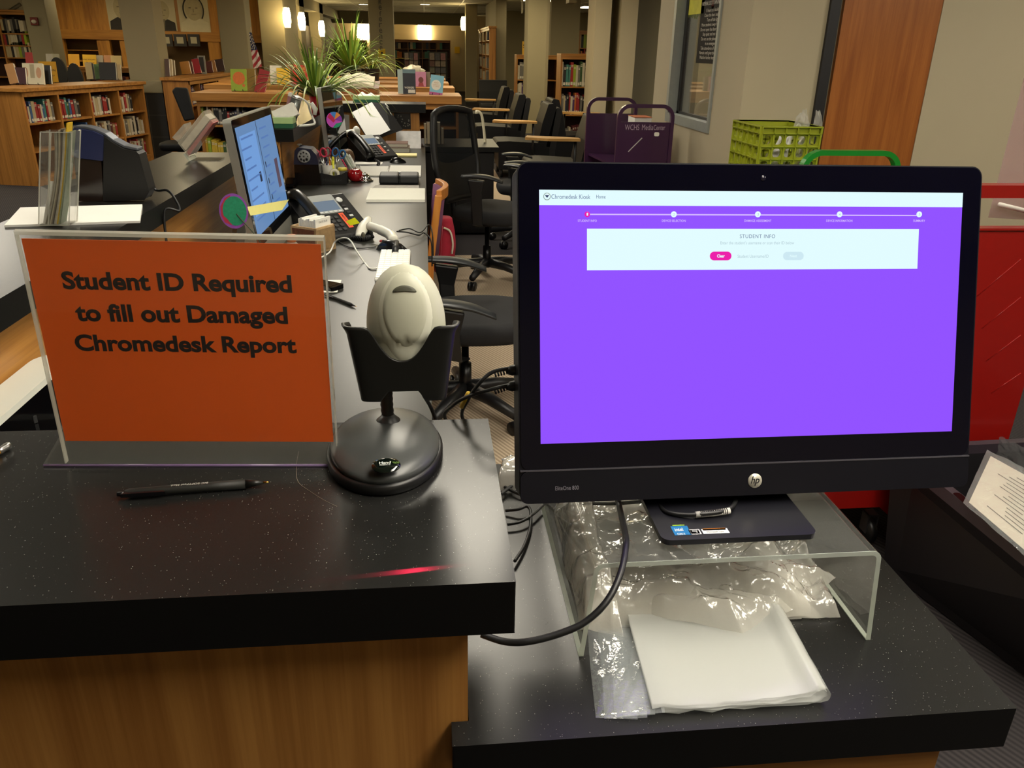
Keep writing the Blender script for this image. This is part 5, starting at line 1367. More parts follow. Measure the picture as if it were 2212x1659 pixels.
# red truck
RED = M('truck_red', (138,17,12), .35, coat=.3)
t = thing('book_truck', 'red metal book truck standing close behind the computer', 'book truck', (1.42,2.3,0))
x0, x1, Yr = 1.02, 1.86, 2.06
pt = PY(2150,497,Yr).z
put('end_panel', MB().box(x0+.02,x1-.06,Yr,Yr+.012,.16,pt), RED, t)
put('handle', arch(MB(), x0, x1, Yr+.012, pt-.02, PY(2160,413,Yr).z, .07, .045, .034), RED, t)
put('panel_lip', MB().box(x0+.02,x1-.06,Yr-.006,Yr+.03,pt,pt+.006), RED, t)
lx = PY(1935,1130,Yr).x
put('leg', MB().prism([(lx-.07,.16),(x1-.07,.16),(x1-.07,.13),(lx-.035,.13)], Yr, Yr+.012, 'y'), RED, t)
put('leg', MB().box(x0+.02,x0+.10,Yr,Yr+.012,.13,.16), RED, t)
for z in (.22,.52,.82): put('shelf', MB().box(x0+.03,x1-.07,Yr+.012,Yr+.60,z,z+.015), RED, t)
put('far_panel', MB().box(x0+.02,x1-.06,Yr+.60,Yr+.612,.16,pt), RED, t)
caster(t, lx-.06, Yr+.05); caster(t, x0+.08, Yr+.05); caster(t, lx-.06, Yr+.55); caster(t, x0+.08, Yr+.55)
sc_m = M('scratch_red', (150,20,16), .3)
for k in range(4):
    a, b = PY(2110+10*k,640+70*k,Yr-.0008), PY(2205,560+82*k,Yr-.0008)
    put('scratch', MB().tube([a,b], .0012, 4), sc_m, t)
# clear folder with a white sheet standing on the red truck
t = thing('plastic_sleeve', 'clear plastic sleeve with a white strip standing on the red truck at the right edge', 'folder', (1.62,2.25,.835))
s0 = PY(2135,470,2.2); s1 = PY(2165,380,2.2); s2 = PY(2240,60,2.2)
q = MB(); q.add([s0, s0+V((.35,0,-.02)), s2+V((.30,0,0)), s2], [(0,1,2,3)]); put('film', q, clear('sleeve_film', (190,160,160), .45, .15), t, solid=.001)
q = MB(); a, b = PY(2158,441,2.19), PY(2240,462,2.19); q.tube([a, b], [.006,.007], 8); put('white_strip', q, PAPER, t)
# green truck
GRN = M('truck_green', (20,132,40), .3, coat=.4)
t = thing('book_truck', 'green metal book truck behind the red one, in front of the oak door', 'book truck', (1.85,3.45,0))
Yg = 3.36
gx0, gx1 = PY(1735,352,Yg).x, PY(1938,352,Yg).x; gz = PY(1840,330,Yg).z
put('handle', arch(MB(), gx0, gx1, Yg, gz-.16, gz, .075, .04, .022), GRN, t)
put('end_panel', MB().box(gx0,gx1,Yg-.006,Yg+.006,.13,gz-.15), GRN, t)
gtop = PY(1710,273,3.80).z-.27-.002
put('far_panel', MB().box(gx0-.05,gx1,Yg+.82,Yg+.832,.13,gtop-.014), GRN, t)
for z in (.2,.5,gtop-.014): put('shelf', MB().box(gx0-.05,gx1-.005,Yg+.006,Yg+.82,z,z+.014), GRN, t)
for xx in (gx0+.05, gx1-.05):
    for yy in (Yg+.06, Yg+.75): caster(t, xx, yy, .13)
# lime crate
LIME = M('crate_lime', (150,158,34), .4, var=.05)
Yc = 3.80
cx0, cx1 = PY(1646,285,Yc).x, PY(1772,285,Yc).x; cz1 = PY(1710,273,Yc).z; cz0 = cz1-.27; cd = .36
cxl = cx0-.0
t = thing('milk_crate', 'lime green plastic crate with square holes holding plastic bags', 'crate', ((cx0+cx1)/2, Yc+cd/2, cz0))
def lattice(P, w, h, nc, nr, name, solid_cells=()):
    """wall of the crate in the frame P (x along, y up): rounded square openings"""
    q = MB(); q.T = P; cw, chh = w/nc, (h-.035)/nr
    for i in range(nc):
        for j in range(nr):
            x_, z_ = i*cw, j*chh; g = .009
            ou = rr(x_, x_+cw, z_, z_+chh, .0001, 4); inn = rr(x_+g, x_+cw-g, z_+g, z_+chh-g, .014, 4)
            n = len(ou)
            q.add([(a,b,0) for a, b in ou]+[(a,b,0) for a, b in inn], [(k,(k+1)%n,n+(k+1)%n,n+k) for k in range(n)])
            q.add([(a,b,0) for a, b in inn]+[(a,b,-.012) for a, b in inn], [(k,(k+1)%n,n+(k+1)%n,n+k) for k in range(n)])
            if (i, j) in solid_cells: q.add([(a,b,-.004) for a, b in inn], [tuple(range(n))])
    for i in range(nc+1): q.box(i*cw-.002,i*cw+.002,0,h-.035,0,.010)
    for j in range(nr+1): q.box(0,w,j*chh-.002,j*chh+.002,0,.010)
    q.box(0,w,h-.035,h-.031,-.002,.012).box(0,w,h-.006,h,-.004,.014).box(0,w,h-.035,h,-.004,.0)
    for i in range(nc+1): q.box(i*cw-.002,i*cw+.002,h-.035,h,0,.012)
    return put(name, q, LIME, t)
cw_, ch_ = cx1-cx0, cz1-cz0
lattice(frame((cx0,Yc,cz0),(1,0,0),(0,0,1)), cw_, ch_, 5, 4, 'front_wall')
lattice(frame((cx0,Yc+cd,cz0),(0,-1,0),(0,0,1)), cd, ch_, 5, 4, 'left_wall', ((2,2),(2,3),(2,1)))
lattice(frame((cx1,Yc,cz0),(0,1,0),(0,0,1)), cd, ch_, 5, 4, 'right_wall')
lattice(frame((cx1,Yc+cd,cz0),(-1,0,0),(0,0,1)), cw_, ch_, 5, 4, 'back_wall')
put('crate_floor', MB().box(cx0,cx1,Yc,Yc+cd,cz0,cz0+.008), LIME, t)
FILMC = clear('crate_bag_film', (226,226,220), .5, .1, .9, 1.5, .4, 20)
def pouch(label, a, b, c, d, m=FILMC, seed=1):
    A, B, C, D = a, b, c, d
    fn = lambda u, v: A*(1-u)*(1-v)+B*u*(1-v)+C*u*v+D*(1-u)*v+V((0,.02*noise.noise(V((u*4,v*4,seed)))-.02*math.sin(PI*u)*math.sin(PI*v),.01*noise.noise(V((u*5,v*5,seed+9)))))
    return tag(put('plastic_bag', MB().grid(fn, 18, 18), m), label, 'plastic bag')
WB = M('white_bag', (232,232,226), .35, var=.05, scale=12)
def cp(x, y, Y): return PY(x, y, Y)
pouch('clear bag with a pointed top sticking out of the lime crate', cp(1704,300,3.92), cp(1756,300,3.92), cp(1741,233,3.92), cp(1722,250,3.92), seed=2)
pouch('narrow clear bag with a pale rim standing at the right of the lime crate', cp(1752,290,3.9), cp(1776,296,3.9), cp(1772,240,3.9), cp(1764,238,3.9), seed=5)
pouch('white bag lying slanted in the lime crate, furthest left', cp(1645,372,3.87), cp(1690,372,3.87), cp(1716,285,3.90), cp(1684,292,3.90), WB, 3)
pouch('glossy clear bag slanted in the right half of the lime crate', cp(1690,372,3.86), cp(1728,372,3.86), cp(1766,280,3.88), cp(1738,280,3.88), seed=7)
# purple truck with chalk lettering
PUR = M('truck_purple', (60,22,64), .35, coat=.3, var=.05)
Yp_ = 5.12
px0, px1 = PY(1334,300,Yp_).x, PY(1448,300,Yp_).x
pz1 = PY(1395,229,Yp_).z; pp_ = PY(1390,264,Yp_).z
t = thing('book_truck', 'dark purple book truck with white hand lettering by the window wall', 'book truck', (1.35,5.4,0))
put('end_panel', MB().box(px0+.012,px1-.012,Yp_-.006,Yp_+.006,.12,pp_), PUR, t)
put('handle', arch(MB(), px0, px1, Yp_, .3, pz1, .07, .03, .022), PUR, t)
dx = -.055
put('far_panel', MB().box(px0+.012+dx,px1-.012+dx,Yp_+.72,Yp_+.732,.12,pp_), PUR, t)
put('handle', arch(MB(), px0+dx, px1+dx, Yp_+.725, .3, pz1, .07, .03, .022), PUR, t)
for z in (.18,.50,.80):
    q = MB(); q.add([(px0+.012,Yp_+.006,z),(px1-.012,Yp_+.006,z),(px1-.012+dx,Yp_+.72,z),(px0+.012+dx,Yp_+.72,z)]+[(px0+.012,Yp_+.006,z+.015),(px1-.012,Yp_+.006,z+.015),(px1-.012+dx,Yp_+.72,z+.015),(px0+.012+dx,Yp_+.72,z+.015)], [(3,2,1,0),(4,5,6,7),(0,1,5,4),(1,2,6,5),(2,3,7,6),(3,0,4,7)])
    put('shelf', q, PUR, t)
for xx, yy in ((px0+.05,Yp_+.08),(px1-.05,Yp_+.08),(px0+.01,Yp_+.64),(px1-.09,Yp_+.64)): caster(t, xx, yy, .12)
CH = M('chalk_white', (186,168,186), .9)
def pt_text(s, x0, y0, x1, y1, par):
    a, b, u, d = [PY(*q, Yp_-.0065) for q in ((x0,(y0+y1)/2),(x1,(y0+y1)/2),((x0+x1)/2,y0),((x0+x1)/2,y1))]
    return lettering(s, frame((a+b)/2,(1,0,.01),(0,0,1)), (b-a).length, (u-d).length, CH, par, -.004)
pt_text('WCHS', 1350, 269, 1381, 281, t); pt_text('Media', 1387, 269, 1411, 281, t); pt_text('Center', 1412, 270, 1437, 281, t)
a, b = PY(1357,328,Yp_-.007), PY(1387,298,Yp_-.007); put('scratch', MB().tube([a,b], .0035, 6), M('scratch_pale', (196,188,190), .5), t)
c_ = PY(1418.5,290,Yp_-.006); put('small_sticker', MB().prism(rr(c_.x-.016,c_.x+.016,c_.z-.012,c_.z+.012,.008,4), Yp_-.0075, Yp_-.006, 'y'), PAPER, t)
bz_ = PY(1385,262,Yp_+.3); 
t = thing('paperback', 'thick paperback lying on the top shelf of the purple truck', 'book', (bz_.x, Yp_+.35, .816))
for k in range(1): pass
zt_ = PY(1385,252,Yp_+.3).z
put('pages', MB().box(PY(1368,258,Yp_+.3).x,PY(1404,258,Yp_+.3).x,Yp_+.26,Yp_+.44,.816,zt_-.003), PAPER, t); put('cover', MB().box(PY(1367,258,Yp_+.3).x,PY(1405,258,Yp_+.3).x,Yp_+.255,Yp_+.445,zt_-.003,zt_), M('cover_orange_tan', (190,110,70), .5), t)

# black bin with sleeved papers at the lower right
BIN = M('bin_black', (22,20,24), .5, var=.05)
t = thing('storage_bin', 'large black plastic bin with a handle slot at the lower right', 'bin', (1.75,1.6,0))
hz = .42
f0 = [(1.545,1.40),(1.405,1.95),(2.0,1.98),(2.1,1.42)]
r0 = [(1.400,1.22),(1.372,1.985),(2.05,2.01),(2.15,1.22)]
q = MB()
q.loft([[V((a,b,.004)) for a, b in f0], [V((a,b,hz-.03)) for a, b in r0]], 0, False, False)
i0 = [(a+(1.75-a)*.03, b+(1.65-b)*.03) for a, b in f0]; i1 = [(a+(1.75-a)*.05, b+(1.65-b)*.05) for a, b in r0]
q.loft([[V((a,b,hz-.0301)) for a, b in i1], [V((a,b,.012)) for a, b in i0]], 0, False, False); q.add([(a,b,.012) for a, b in i0], [(0,1,2,3)]); q.add([(a,b,.004) for a, b in f0], [(3,2,1,0)])
put('tub', q, BIN, t)
q = MB(); ro = [(a+(a-1.75)*.02, b+(b-1.6)*.02) for a, b in r0]
for i in range(4):
    a, b = ro[i], ro[(i+1)%4]; c, d = i1[(i+1)%4], i1[i]
    q.loft([[V((p[0],p[1],hz-.035)) for p in (a,b,c,d)], [V((p[0],p[1],hz)) for p in (a,b,c,d)]], 0, False)
put('rim', q, M('bin_rim', (52,44,52), .45, var=.05), t)
hs = PZ(2088,1083,hz+.001); put('handle_slot', MB().prism(rr(hs.x-.012,hs.x+.010,hs.y-.045,hs.y+.045,.009,4), hz-.002, hz+.0008), BLKG, t)
pw = [PZ(2140,985,.50), PZ(2093,1085,.46), PZ(2300,1262,.44), PZ(2330,1090,.50)]
q = MB(); q.add(pw, [(0,1,2,3),(3,2,1,0)]); t = thing('sleeved_form', 'printed white form in a clear sleeve sticking out of the black bin', 'paper', (1.6,1.6,.2))
put('form', q, M('form_paper', (198,188,170), .8, var=.03), t, solid=.001)
q = MB(); n_ = (pw[1]-pw[0]).cross(pw[3]-pw[0]).normalized()
if n_.z < 0: n_ = -n_
random.seed(6)
for k in range(13):
    u0 = .12+.06*k; v0 = .15+.25*random.random(); v1 = v0+.15+.3*random.random()
    def fq(u, v): return pw[0]*(1-u)*(1-v)+pw[1]*u*(1-v)+pw[2]*u*v+pw[3]*(1-u)*v+n_*.0012
    q.tube([fq(u0,v0), fq(u0,v1)], .0009, 4)
put('printed_line', q, M('form_ink', (70,66,60), .6), t, kind='stuff')
sv = [p+n_*.003 for p in (PZ(2132,975,.505), PZ(2080,1090,.462), PZ(2310,1290,.445), PZ(2345,1080,.505))]
q = MB(); q.grid(lambda u, v: sv[0]*(1-u)*(1-v)+sv[1]*u*(1-v)+sv[2]*u*v+sv[3]*(1-u)*v+n_*(.004*noise.noise(V((u*7,v*7,2)))+.003), 20, 20); put('sleeve', q, FILM2, t)
pouch('crinkled clear bag poking up behind the sleeved form in the bin', PZ(2160,950,.46)+V((0,0,-.06)), PZ(2240,1010,.5)+V((0,0,-.06)), PZ(2230,975,.55), PZ(2163,944,.52), FILM2, 4)

# ------------------------------------------------------------------ chairs
def office_base(t, c, R=.30, lift=.36, rot=0.0):
    c = V(c)
    for k in range(5):
        a = rot+2*PI*k/5; e = c+V((R*math.cos(a), R*math.sin(a), 0))
        lg = MB().tube([c+V((0,0,.125)), c+V((R*.5*math.cos(a),R*.5*math.sin(a),.115)), e+V((0,0,.085))], [.033,.028,.022], 10)
        put('base_leg', lg, M('chair_base_black', (26,26,28), .4), t)
        pv = V((-math.sin(a),math.cos(a),0))
        wl = MB().tube([e+V((0,0,.031))-pv*.024, e+V((0,0,.031))-pv*.004], .030, 16).tube([e+V((0,0,.031))+pv*.004, e+V((0,0,.031))+pv*.024], .030, 16)
        put('caster', wl, BLKS, t)
    put('gas_column', MB().tube([c+V((0,0,.09)), c+V((0,0,.24)), c+V((0,0,.2401)), c+V((0,0,lift))], [.029,.027,.016,.016], 16), BLKS, t)
    put('tilt_mechanism', MB().box(c.x-.09,c.x+.09,c.y-.07,c.y+.07,lift-.02,lift+.03), BLKP, t, bev=.012)
def cushion(cx, cy, z, w, d, h, rz, n=.42):
    q = MB(); q.T = TR((cx,cy,z), rz); rings = []
    for i in range(9):
        a = -PI/2+PI*i/8; k = .90+.10*max(0,math.cos(a)); zz = h/2+h/2*math.sin(a)
        k = .84+.16*max(0,math.cos(a))**.5
        rings.append([V((w/2*k*math.copysign(abs(math.cos(p))**n,math.cos(p)), d/2*k*math.copysign(abs(math.sin(p))**n,math.sin(p)), zz)) for p in [2*PI*j/40 for j in range(40)]])
    return q.loft(rings)
def armrest(t, a, b, post, z0, w=.045):
    a = V(a); b = V(b); rings = []; L = (b-a); sd = L.cross(V((0,0,1))).normalized()
    for i in range(13):
        u = i/12; c = a+L*u+V((0,0,.012*math.sin(PI*u)-.018*max(0,u-.7)*2)); ww = w*(.55+.45*math.sin(PI*min(1,max(0,.12+.76*u)))); th_ = .014*(.6+.4*math.sin(PI*min(1,.1+.8*u)))
        rings.append([c+sd*ww*math.cos(p)+V((0,0,th_*math.sin(p))) for p in [2*PI*k/16 for k in range(16)]])
    put('arm_pad', MB().loft(rings), M('arm_pad_black', (40,42,44), .38), t)
    p0 = V(post); m_ = a+L*.36
    put('arm_upright', MB().loft([[m_+sd*.022*sx+L.normalized()*.055*sy+V((0,0,-.012)) for sx, sy in ((-1,-1),(1,-1),(1,1),(-1,1))], [m_+sd*.016*sx+L.normalized()*.035*sy+V((0,0,-.10)) for sx, sy in ((-1,-1),(1,-1),(1,1),(-1,1))], [V((m_.x,m_.y,0))*.85+V((p0.x,p0.y,0))*.15+sd*.014*sx+L.normalized()*.035*sy+V((0,0,z0)) for sx, sy in ((-1,-1),(1,-1),(1,1),(-1,1))], [p0+sd*.014*sx+L.normalized()*.03*sy+V((0,0,z0-.02)) for sx, sy in ((-1,-1),(1,-1),(1,1),(-1,1))]], 0, False), BLKP, t, bev=.008)
# nearest office chair
t = thing('office_chair', 'nearest black office chair at the desk, partly hidden by the computer', 'chair', (.145,3.2,0))
office_base(t, (.145,3.2,0), .30, .37, .42)
put('seat', cushion(.20,3.18,.40,.50,.48,.085,0,.75), FAB, t)
armrest(t, (-.02,2.90,.605), (.250,2.91,.552), (.13,3.0,0), .36); armrest(t, (-.025,3.46,.632), (.252,3.46,.595), (.13,3.36,0), .36)
q = MB(); rings = []
for i in range(9):
    z = .52+.5*i/8; w_ = .22*(1-.15*(2*i/8-1)**4); rings.append([V((.43+.05*(z-.5)+.03*math.cos(p), 3.18+w_*math.sin(p), z)) for p in [2*PI*k/20 for k in range(20)]])
q.loft(rings); put('backrest', q, FAB, t)
put('back_stem', MB().tube(spl([(.22,3.18,.38),(.40,3.18,.40),(.46,3.18,.55)]), .02, 10), BLKP, t)
# mesh backed office chair
mc = V((.40,5.42,0))
t = thing('office_chair', 'black mesh backed office chair facing right by the dark cabinet', 'chair', mc)
office_base(t, mc, .31, .40, .55)
rzm = math.radians(-38)
put('seat', cushion(.46,5.38,.43,.50,.50,.09,rzm,.5), FAB, t)
bR = TR((.23,5.50,0), rzm)     # local +x is the facing direction
def BP_(y, z): 
    lean = -.10*(z-.55); curve = .05*(1-(y/.23)**2); return V((-.02-curve+lean-.05*math.sin((z-.5)*4)+.05, y, z))
def bw(z): return .235-.035*max(0,(z-.8)/.3)**2-.05*max(0,(.75-z)/.25)
def outl(k=1.0):
    L = []
    zs = [.56+.54*i/14 for i in range(15)]
    L += [BP_(-bw(z)*k, z) for z in zs]; top_ = 1.10
    L += [BP_(y*k, top_+.025*(1-(y/.2)**2)) for y in (-.15,-.08,0,.08,.15)]
    L += [BP_(bw(z)*k, z) for z in zs[::-1]]; L += [BP_(y*k, .55) for y in (.12,0,-.12)]
    return L
q = MB(); q.T = bR; ol = outl(); q.tube(ol+[ol[0]], .022, 10); put('back_frame', q, BLKP, t)
MESHM = clear('chair_mesh', (26,28,30), .84, .6, .2)
q = MB(); q.T = bR; q.grid(lambda u, v: BP_((2*u-1)*bw(.57+.52*v), .57+.54*v), 10, 14); put('back_mesh', q, MESHM, t)
q = MB(); q.T = bR; q.grid(lambda u, v: BP_((2*u-1)*bw(.57+.2*v)*.98, .57+.21*v+.05*v*(abs(2*u-1))**2)+V((.012,0,0)), 10, 8); put('lumbar_panel', q, BLKP, t)
q = MB(); q.T = bR @ Matrix.Translation((.035,0,.70)) @ Matrix.Rotation(PI/2,4,'Y'); q.ell((0,0,0), (.004,.02,.004), 12, 8); put('maker_tab', q, STEEL, t)
q = MB(); q.T = bR; q.tube([V((.12,0,.41)), V((-.06,0,.43)), V((-.075,0,.60))], .026, 10); put('back_stem', q, BLKP, t)
armrest(t, (.215,5.17,.742), (.475,5.12,.725), (.38,5.24,0), .43); armrest(t, (.55,5.72,.742), (.74,5.55,.725), (.60,5.60,0), .43)
# the office chair beyond, only one arm shows above the screen
t = thing('office_chair', 'black office chair showing one arm just above the computer top', 'chair', (.80,6.55,0))
office_base(t, (.80,6.55,0), .29, .38, .2)
put('seat', cushion(.80,6.55,.42,.48,.46,.08,0,.6), FAB, t)
armrest(t, (.595,6.30,.682), (.86,6.30,.670), (.75,6.40,0), .41); armrest(t, (.62,6.84,.682), (.88,6.84,.670), (.75,6.74,0), .41)
# wooden chair with purple padded back
t = thing('wooden_chair', 'oak chair with a purple padded back tucked against the desk', 'chair', (-.05,4.32,0))
OKC = wood('chair_oak', (176,104,36), (206,138,64), 'Z', .4)
for yy in (4.12, 4.52): put('back_post', MB().loft([[V((-.02+dx,yy+dy,0)) for dx, dy in ((-.02,-.015),(.02,-.015),(.02,.015),(-.02,.015))], [V((.005+dx,yy+dy,.45)) for dx, dy in ((-.02,-.015),(.02,-.015),(.02,.015),(-.02,.015))], [V((.055+dx,yy+dy,.80)) for dx, dy in ((-.018,-.015),(.018,-.015),(.018,.015),(-.018,.015))]], 0, False), OKC, t, bev=.004)
q = MB(); q.loft([[V((.055+.04*math.sin(PI*i/12)+dx, 4.12+.40*i/12, .77+dz)) for dx, dz in ((-.014,0),(.014,0),(.016,.055),(-.012,.055))] for i in range(13)], 0, False); put('top_rail', q, OKC, t, bev=.004)
q = MB(); q.loft([[V((.03+.03*math.sin(PI*i/10)+dx+(z_-.5)*.12, 4.145+.35*i/10, z_)) for dx, z_ in ((-.035,.46),(.0,.46),(.0,.80),(-.035,.80))] for i in range(11)], 0, True); put('back_pad', q, M('purple_upholstery', (112,60,96), .9, var=.15, scale=60), t)
put('seat', cushion(-.22,4.32,.41,.42,.42,.06,0,.4), MATS['purple_upholstery'], t)
for (xx, yy) in ((-.40,4.15),(-.40,4.49)): put('leg', MB().box(xx-.018,xx+.018,yy-.018,yy+.018,0,.41), OKC, t, bev=.004)
for yy in (4.12,4.52): put('side_rail', MB().box(-.40,.0,yy-.012,yy+.012,.36,.41), OKC, t)
# red cloth bag hung on that chair
t = thing('cloth_bag', 'red stitched cloth bag hanging behind the oak chair', 'bag', (.09,4.62,.30))
RC = M('red_cloth', (164,28,52), .85, var=.25, scale=40)
q = MB(); rings = []
for i in range(15):
    u = i/14; z = .285+.30*u; k = .055+.012*math.sin(PI*u)
    rings.append([V((.085+k*(1+.1*math.sin(3*p+u*4))*math.cos(p)*(1.0), 4.64+.09*math.sin(p)*(1-.25*u), z+.02*math.cos(p)*(1-u))) for p in [2*PI*j/24 for j in range(24)]])
q.loft(rings); put('bag_body', q, RC, t)
put('strap', MB().tube(spl([PY(958,492,4.56), PY(972,500,4.56), PY(978,525,4.56), PY(976,548,4.56)]), .006, 8), M('strap_cream', (206,196,176), .8), t)
q = MB()
for k in range(4): q.tube([PY(941+5*k,488,4.545), PY(936+5*k,570,4.545)], .0012, 4)
put('stitching', q, M('stitch_pink', (210,120,130), .8), t, kind='stuff')

# black cabinet at the end, with pale books on it
t = thing('cabinet', 'low black two drawer cabinet across the end of the staff area', 'cabinet', (.28,7.15,0))
put('body', MB().box(-.035,.56,6.86,7.45,.02,.70), M('cabinet_black', (18,18,20), .4), t)
put('cabinet_top', MB().box(-.045,.60,6.82,7.50,.70,.742), LAMDK, t, bev=.003)
for z0, z1 in ((.05,.36),(.37,.69)):
    d_ = put('drawer', MB().box(0,.27,6.845,6.86,z0,z1), MATS['cabinet_black'], t); put('drawer_pull', MB().box(.005,.265,6.840,6.845,z1-.012,z1-.006), DKG, d_)
put('door', MB().box(.28,.55,6.845,6.86,.05,.69), MATS['cabinet_black'], t)
bx = -.020
for k, (w_, h_) in enumerate([(.020,.165),(.028,.175),(.024,.190),(.022,.178),(.028,.178),(.024,.13)]):
    t = thing('hardback_book', ['cream','grey spined','tallest cream','second cream','last tall cream','short striped'][k]+' book standing page side out on the black cabinet', 'book', (bx+w_/2,7.05,.742), group='books standing on the black cabinet')
    put('pages', MB().box(bx+.003,bx+w_-.003,7.0,7.12,.745,.742+h_-.004), M('page_cream', (206,194,166), .8, var=.06), t)
    put('cover', MB().box(bx,bx+.003,6.997,7.125,.742,.742+h_).box(bx+w_-.003,bx+w_,6.997,7.125,.742,.742+h_).box(bx,bx+w_,7.122,7.125,.742,.742+h_), M('cover_dark_%d' % k, [(160,150,130),(70,64,58),(120,100,84),(90,80,70),(60,54,50),(150,120,90)][k], .6), t)
    bx += w_+.004
t = thing('book_easel', 'ivory plastic book easel standing on the black cabinet behind the mesh chair', 'easel', (.30,7.2,.742))
e0, e1, e2 = PY(1030,240,7.15), PY(1040,248,7.15), V((PY(1048,300,7.15).x,7.15,.745))
put('easel_back', MB().tube(spl([e0+V((0,0,-.02)), e0, e1, (e1+e2)/2+V((.004,0,0)), e2]), .012, 8), M('easel_ivory', (214,206,176), .5), t)

# lounge chairs with tablet arms
def lounge(c, rz, label, group='black lounge chairs with tablet arms'):
    t = thing('lounge_chair', label, 'chair', c, rz, group); R_ = TR(c, rz)
    # local: facing -x; seat from x=-.45 to +.1
    def mk(): m = MB(); m.T = R_; return m
    q = mk(); q.prism([(-.44,.10),(.20,.10),(.20,.38),(-.44,.36)], -.30, .30, 'y'); put('seat_base', q, LEATH, t, bev=.03, bseg=3)
    q = mk(); q.prism([(-.48,.345),(.16,.345),(.16,.42),(-.30,.445),(-.455,.44),(-.485,.40)], -.305, .305, 'y'); put('seat_cushion', q, LEATH, t, bev=.025, bseg=3)
    q = mk(); q.prism([(.05,.40),(.16,.40),(.27,.86),(.245,.895),(.17,.885),(.10,.66)], -.30, .30, 'y'); put('back_cushion', q, LEATH, t, bev=.025, bseg=3)
    q = mk(); q.prism([(.165,.12),(.24,.12),(.345,.80),(.33,.84),(.275,.84)], -.295, .295, 'y'); put('back_shell', q, M('lounge_back_black', (16,16,18), .45), t, bev=.012)
    q = mk(); q.prism([(-.52,-.30),(-.30,-.42),(.02,-.42),(.02,-.30),(-.10,-.24),(-.48,-.12)], .665, .690, 'z'); put('tablet', q, wood('tablet_maple', (156,116,60), (196,152,88), 'X'), t, bev=.006)
    q = mk(); q.tube([V((-.02,-.36,.665)), V((-.02,-.36,.30)), V((.05,-.29,.25))], .016, 8); put('tablet_post', q, BLKP, t)
    for xx, yy in ((-.40,-.26),(-.40,.26),(.16,-.26),(.16,.26)):
        q = mk(); q.tube([V((xx,yy,0)), V((xx,yy,.10))], .02, 8); put('foot', q, BLKP, t)
    return t
l0 = lounge((1.50,8.5,0), 0, 'black lounge chair with tablet arm nearest the purple truck')
specs = [((1.33,10.5,0), 0, 'black lounge chair with tablet arm, second back from the purple truck'),
         ((1.20,12.6,0), 0, 'black lounge chair with tablet arm, third back along the row'),
         ((1.20,15.0,0), 0, 'black lounge chair with tablet arm, fourth and smallest along the row')]
for c, rz, lb in specs: dup(l0, c, rz, lb)
dup(l0, (1.95,11.45,0), PI, 'black lounge chair seen from behind its back, right of the third in the row')
dup(l0, (1.45,18.0,0), PI/2, 'far black lounge chair turned away beside the tall oak bookcase')
# ------------------------------------------------------------------ library background: columns, walls
def pier(name, x0, x1, y0, y1, z1=CEILZ, m=BEIGE2, z0=0): return struct(name, MB().box(x0, x1, y0, y1, z0, z1), m)
# big left column with tiled foot
cl0, cl1 = PY(257,0,12).x, PY(334,0,12).x
col = thing('column', 'thick taupe column with dark tiled foot on the left, beside the low bookcase', 'column', (-3.77,12.2,0)); col['kind'] = 'structure'
struct('shaft', MB().box(-3.985,-3.565,12.0,12.42,1.0,CEILZ), BEIGE2, col)
struct('ledge', MB().box(-4.05,-3.50,11.94,12.48,.855,1.02), BEIGE2, col, bev=.012)
TILE = M('dark_slate_tile', (46,44,42), .5, var=.15, scale=5)
struct('tiled_foot', MB().box(-4.03,-3.52,11.96,12.46,0,.855), TILE, col)
GROUT = M('tile_grout', (84,80,74), .8)
q = MB()
for z in (.28,.57): q.box(-4.031,-3.519,11.958,12.462,z-.003,z+.003)
q.box(-3.80,-3.794,11.958,11.97,0,.855)
struct('grout', q, GROUT, col)
def column(label, x0, x1, y0, d, m=BEIGE2):
    t = thing('column', label, 'column', ((x0+x1)/2, y0+d/2, 0)); t['kind'] = 'structure'
    struct('shaft', MB().box(x0,x1,y0,y0+d,.1,CEILZ), m, t, bev=.01); struct('skirting', MB().box(x0-.01,x1+.01,y0-.01,y0+d+.01,0,.1), M('skirting_dark', (40,38,36), .6), t)
    return t
column('taupe column at the far left with a fire alarm light', PY(46,0,15).x, PY(94,0,15).x, 15, .45)
column('taupe column behind the small flag', PY(466,0,14.6).x, PY(526,0,14.6).x, 14.6, .45)
column('taupe column with the first wall lamp on its right side', PY(556,0,18.1).x, PY(609,0,18.1).x, 18.1, 1.9)
column('narrow taupe column carrying the second wall lamp', -3.25, -2.93, 21.2, .8)
column('narrow taupe column carrying the third wall lamp', -3.25, -2.93, 25.2, .8)
rc = column('taupe column with vertical lettering in the middle of the reading room', PY(797,60,18).x, PY(850,60,18).x, 18, .45)
column('pale column at the right of the far aisle', PY(1006,100,24).x, PY(1031,100,24).x, 24, .4)
struct('trim_2', MB().box(-3.25,-2.93,18.1,31,2.36,CEILZ), BEIGE2)
struct('trim_3', MB().box(-3.3,1.6,31.0,31.3,2.25,CEILZ), BEIGE2)
struct('wall_alcove', MB().box(-3.3,-3.2,26.4,32.3,0,2.36).box(-3.3,-3.2,22.2,25,0,2.0), M('dark_opening', (56,50,44), .8))
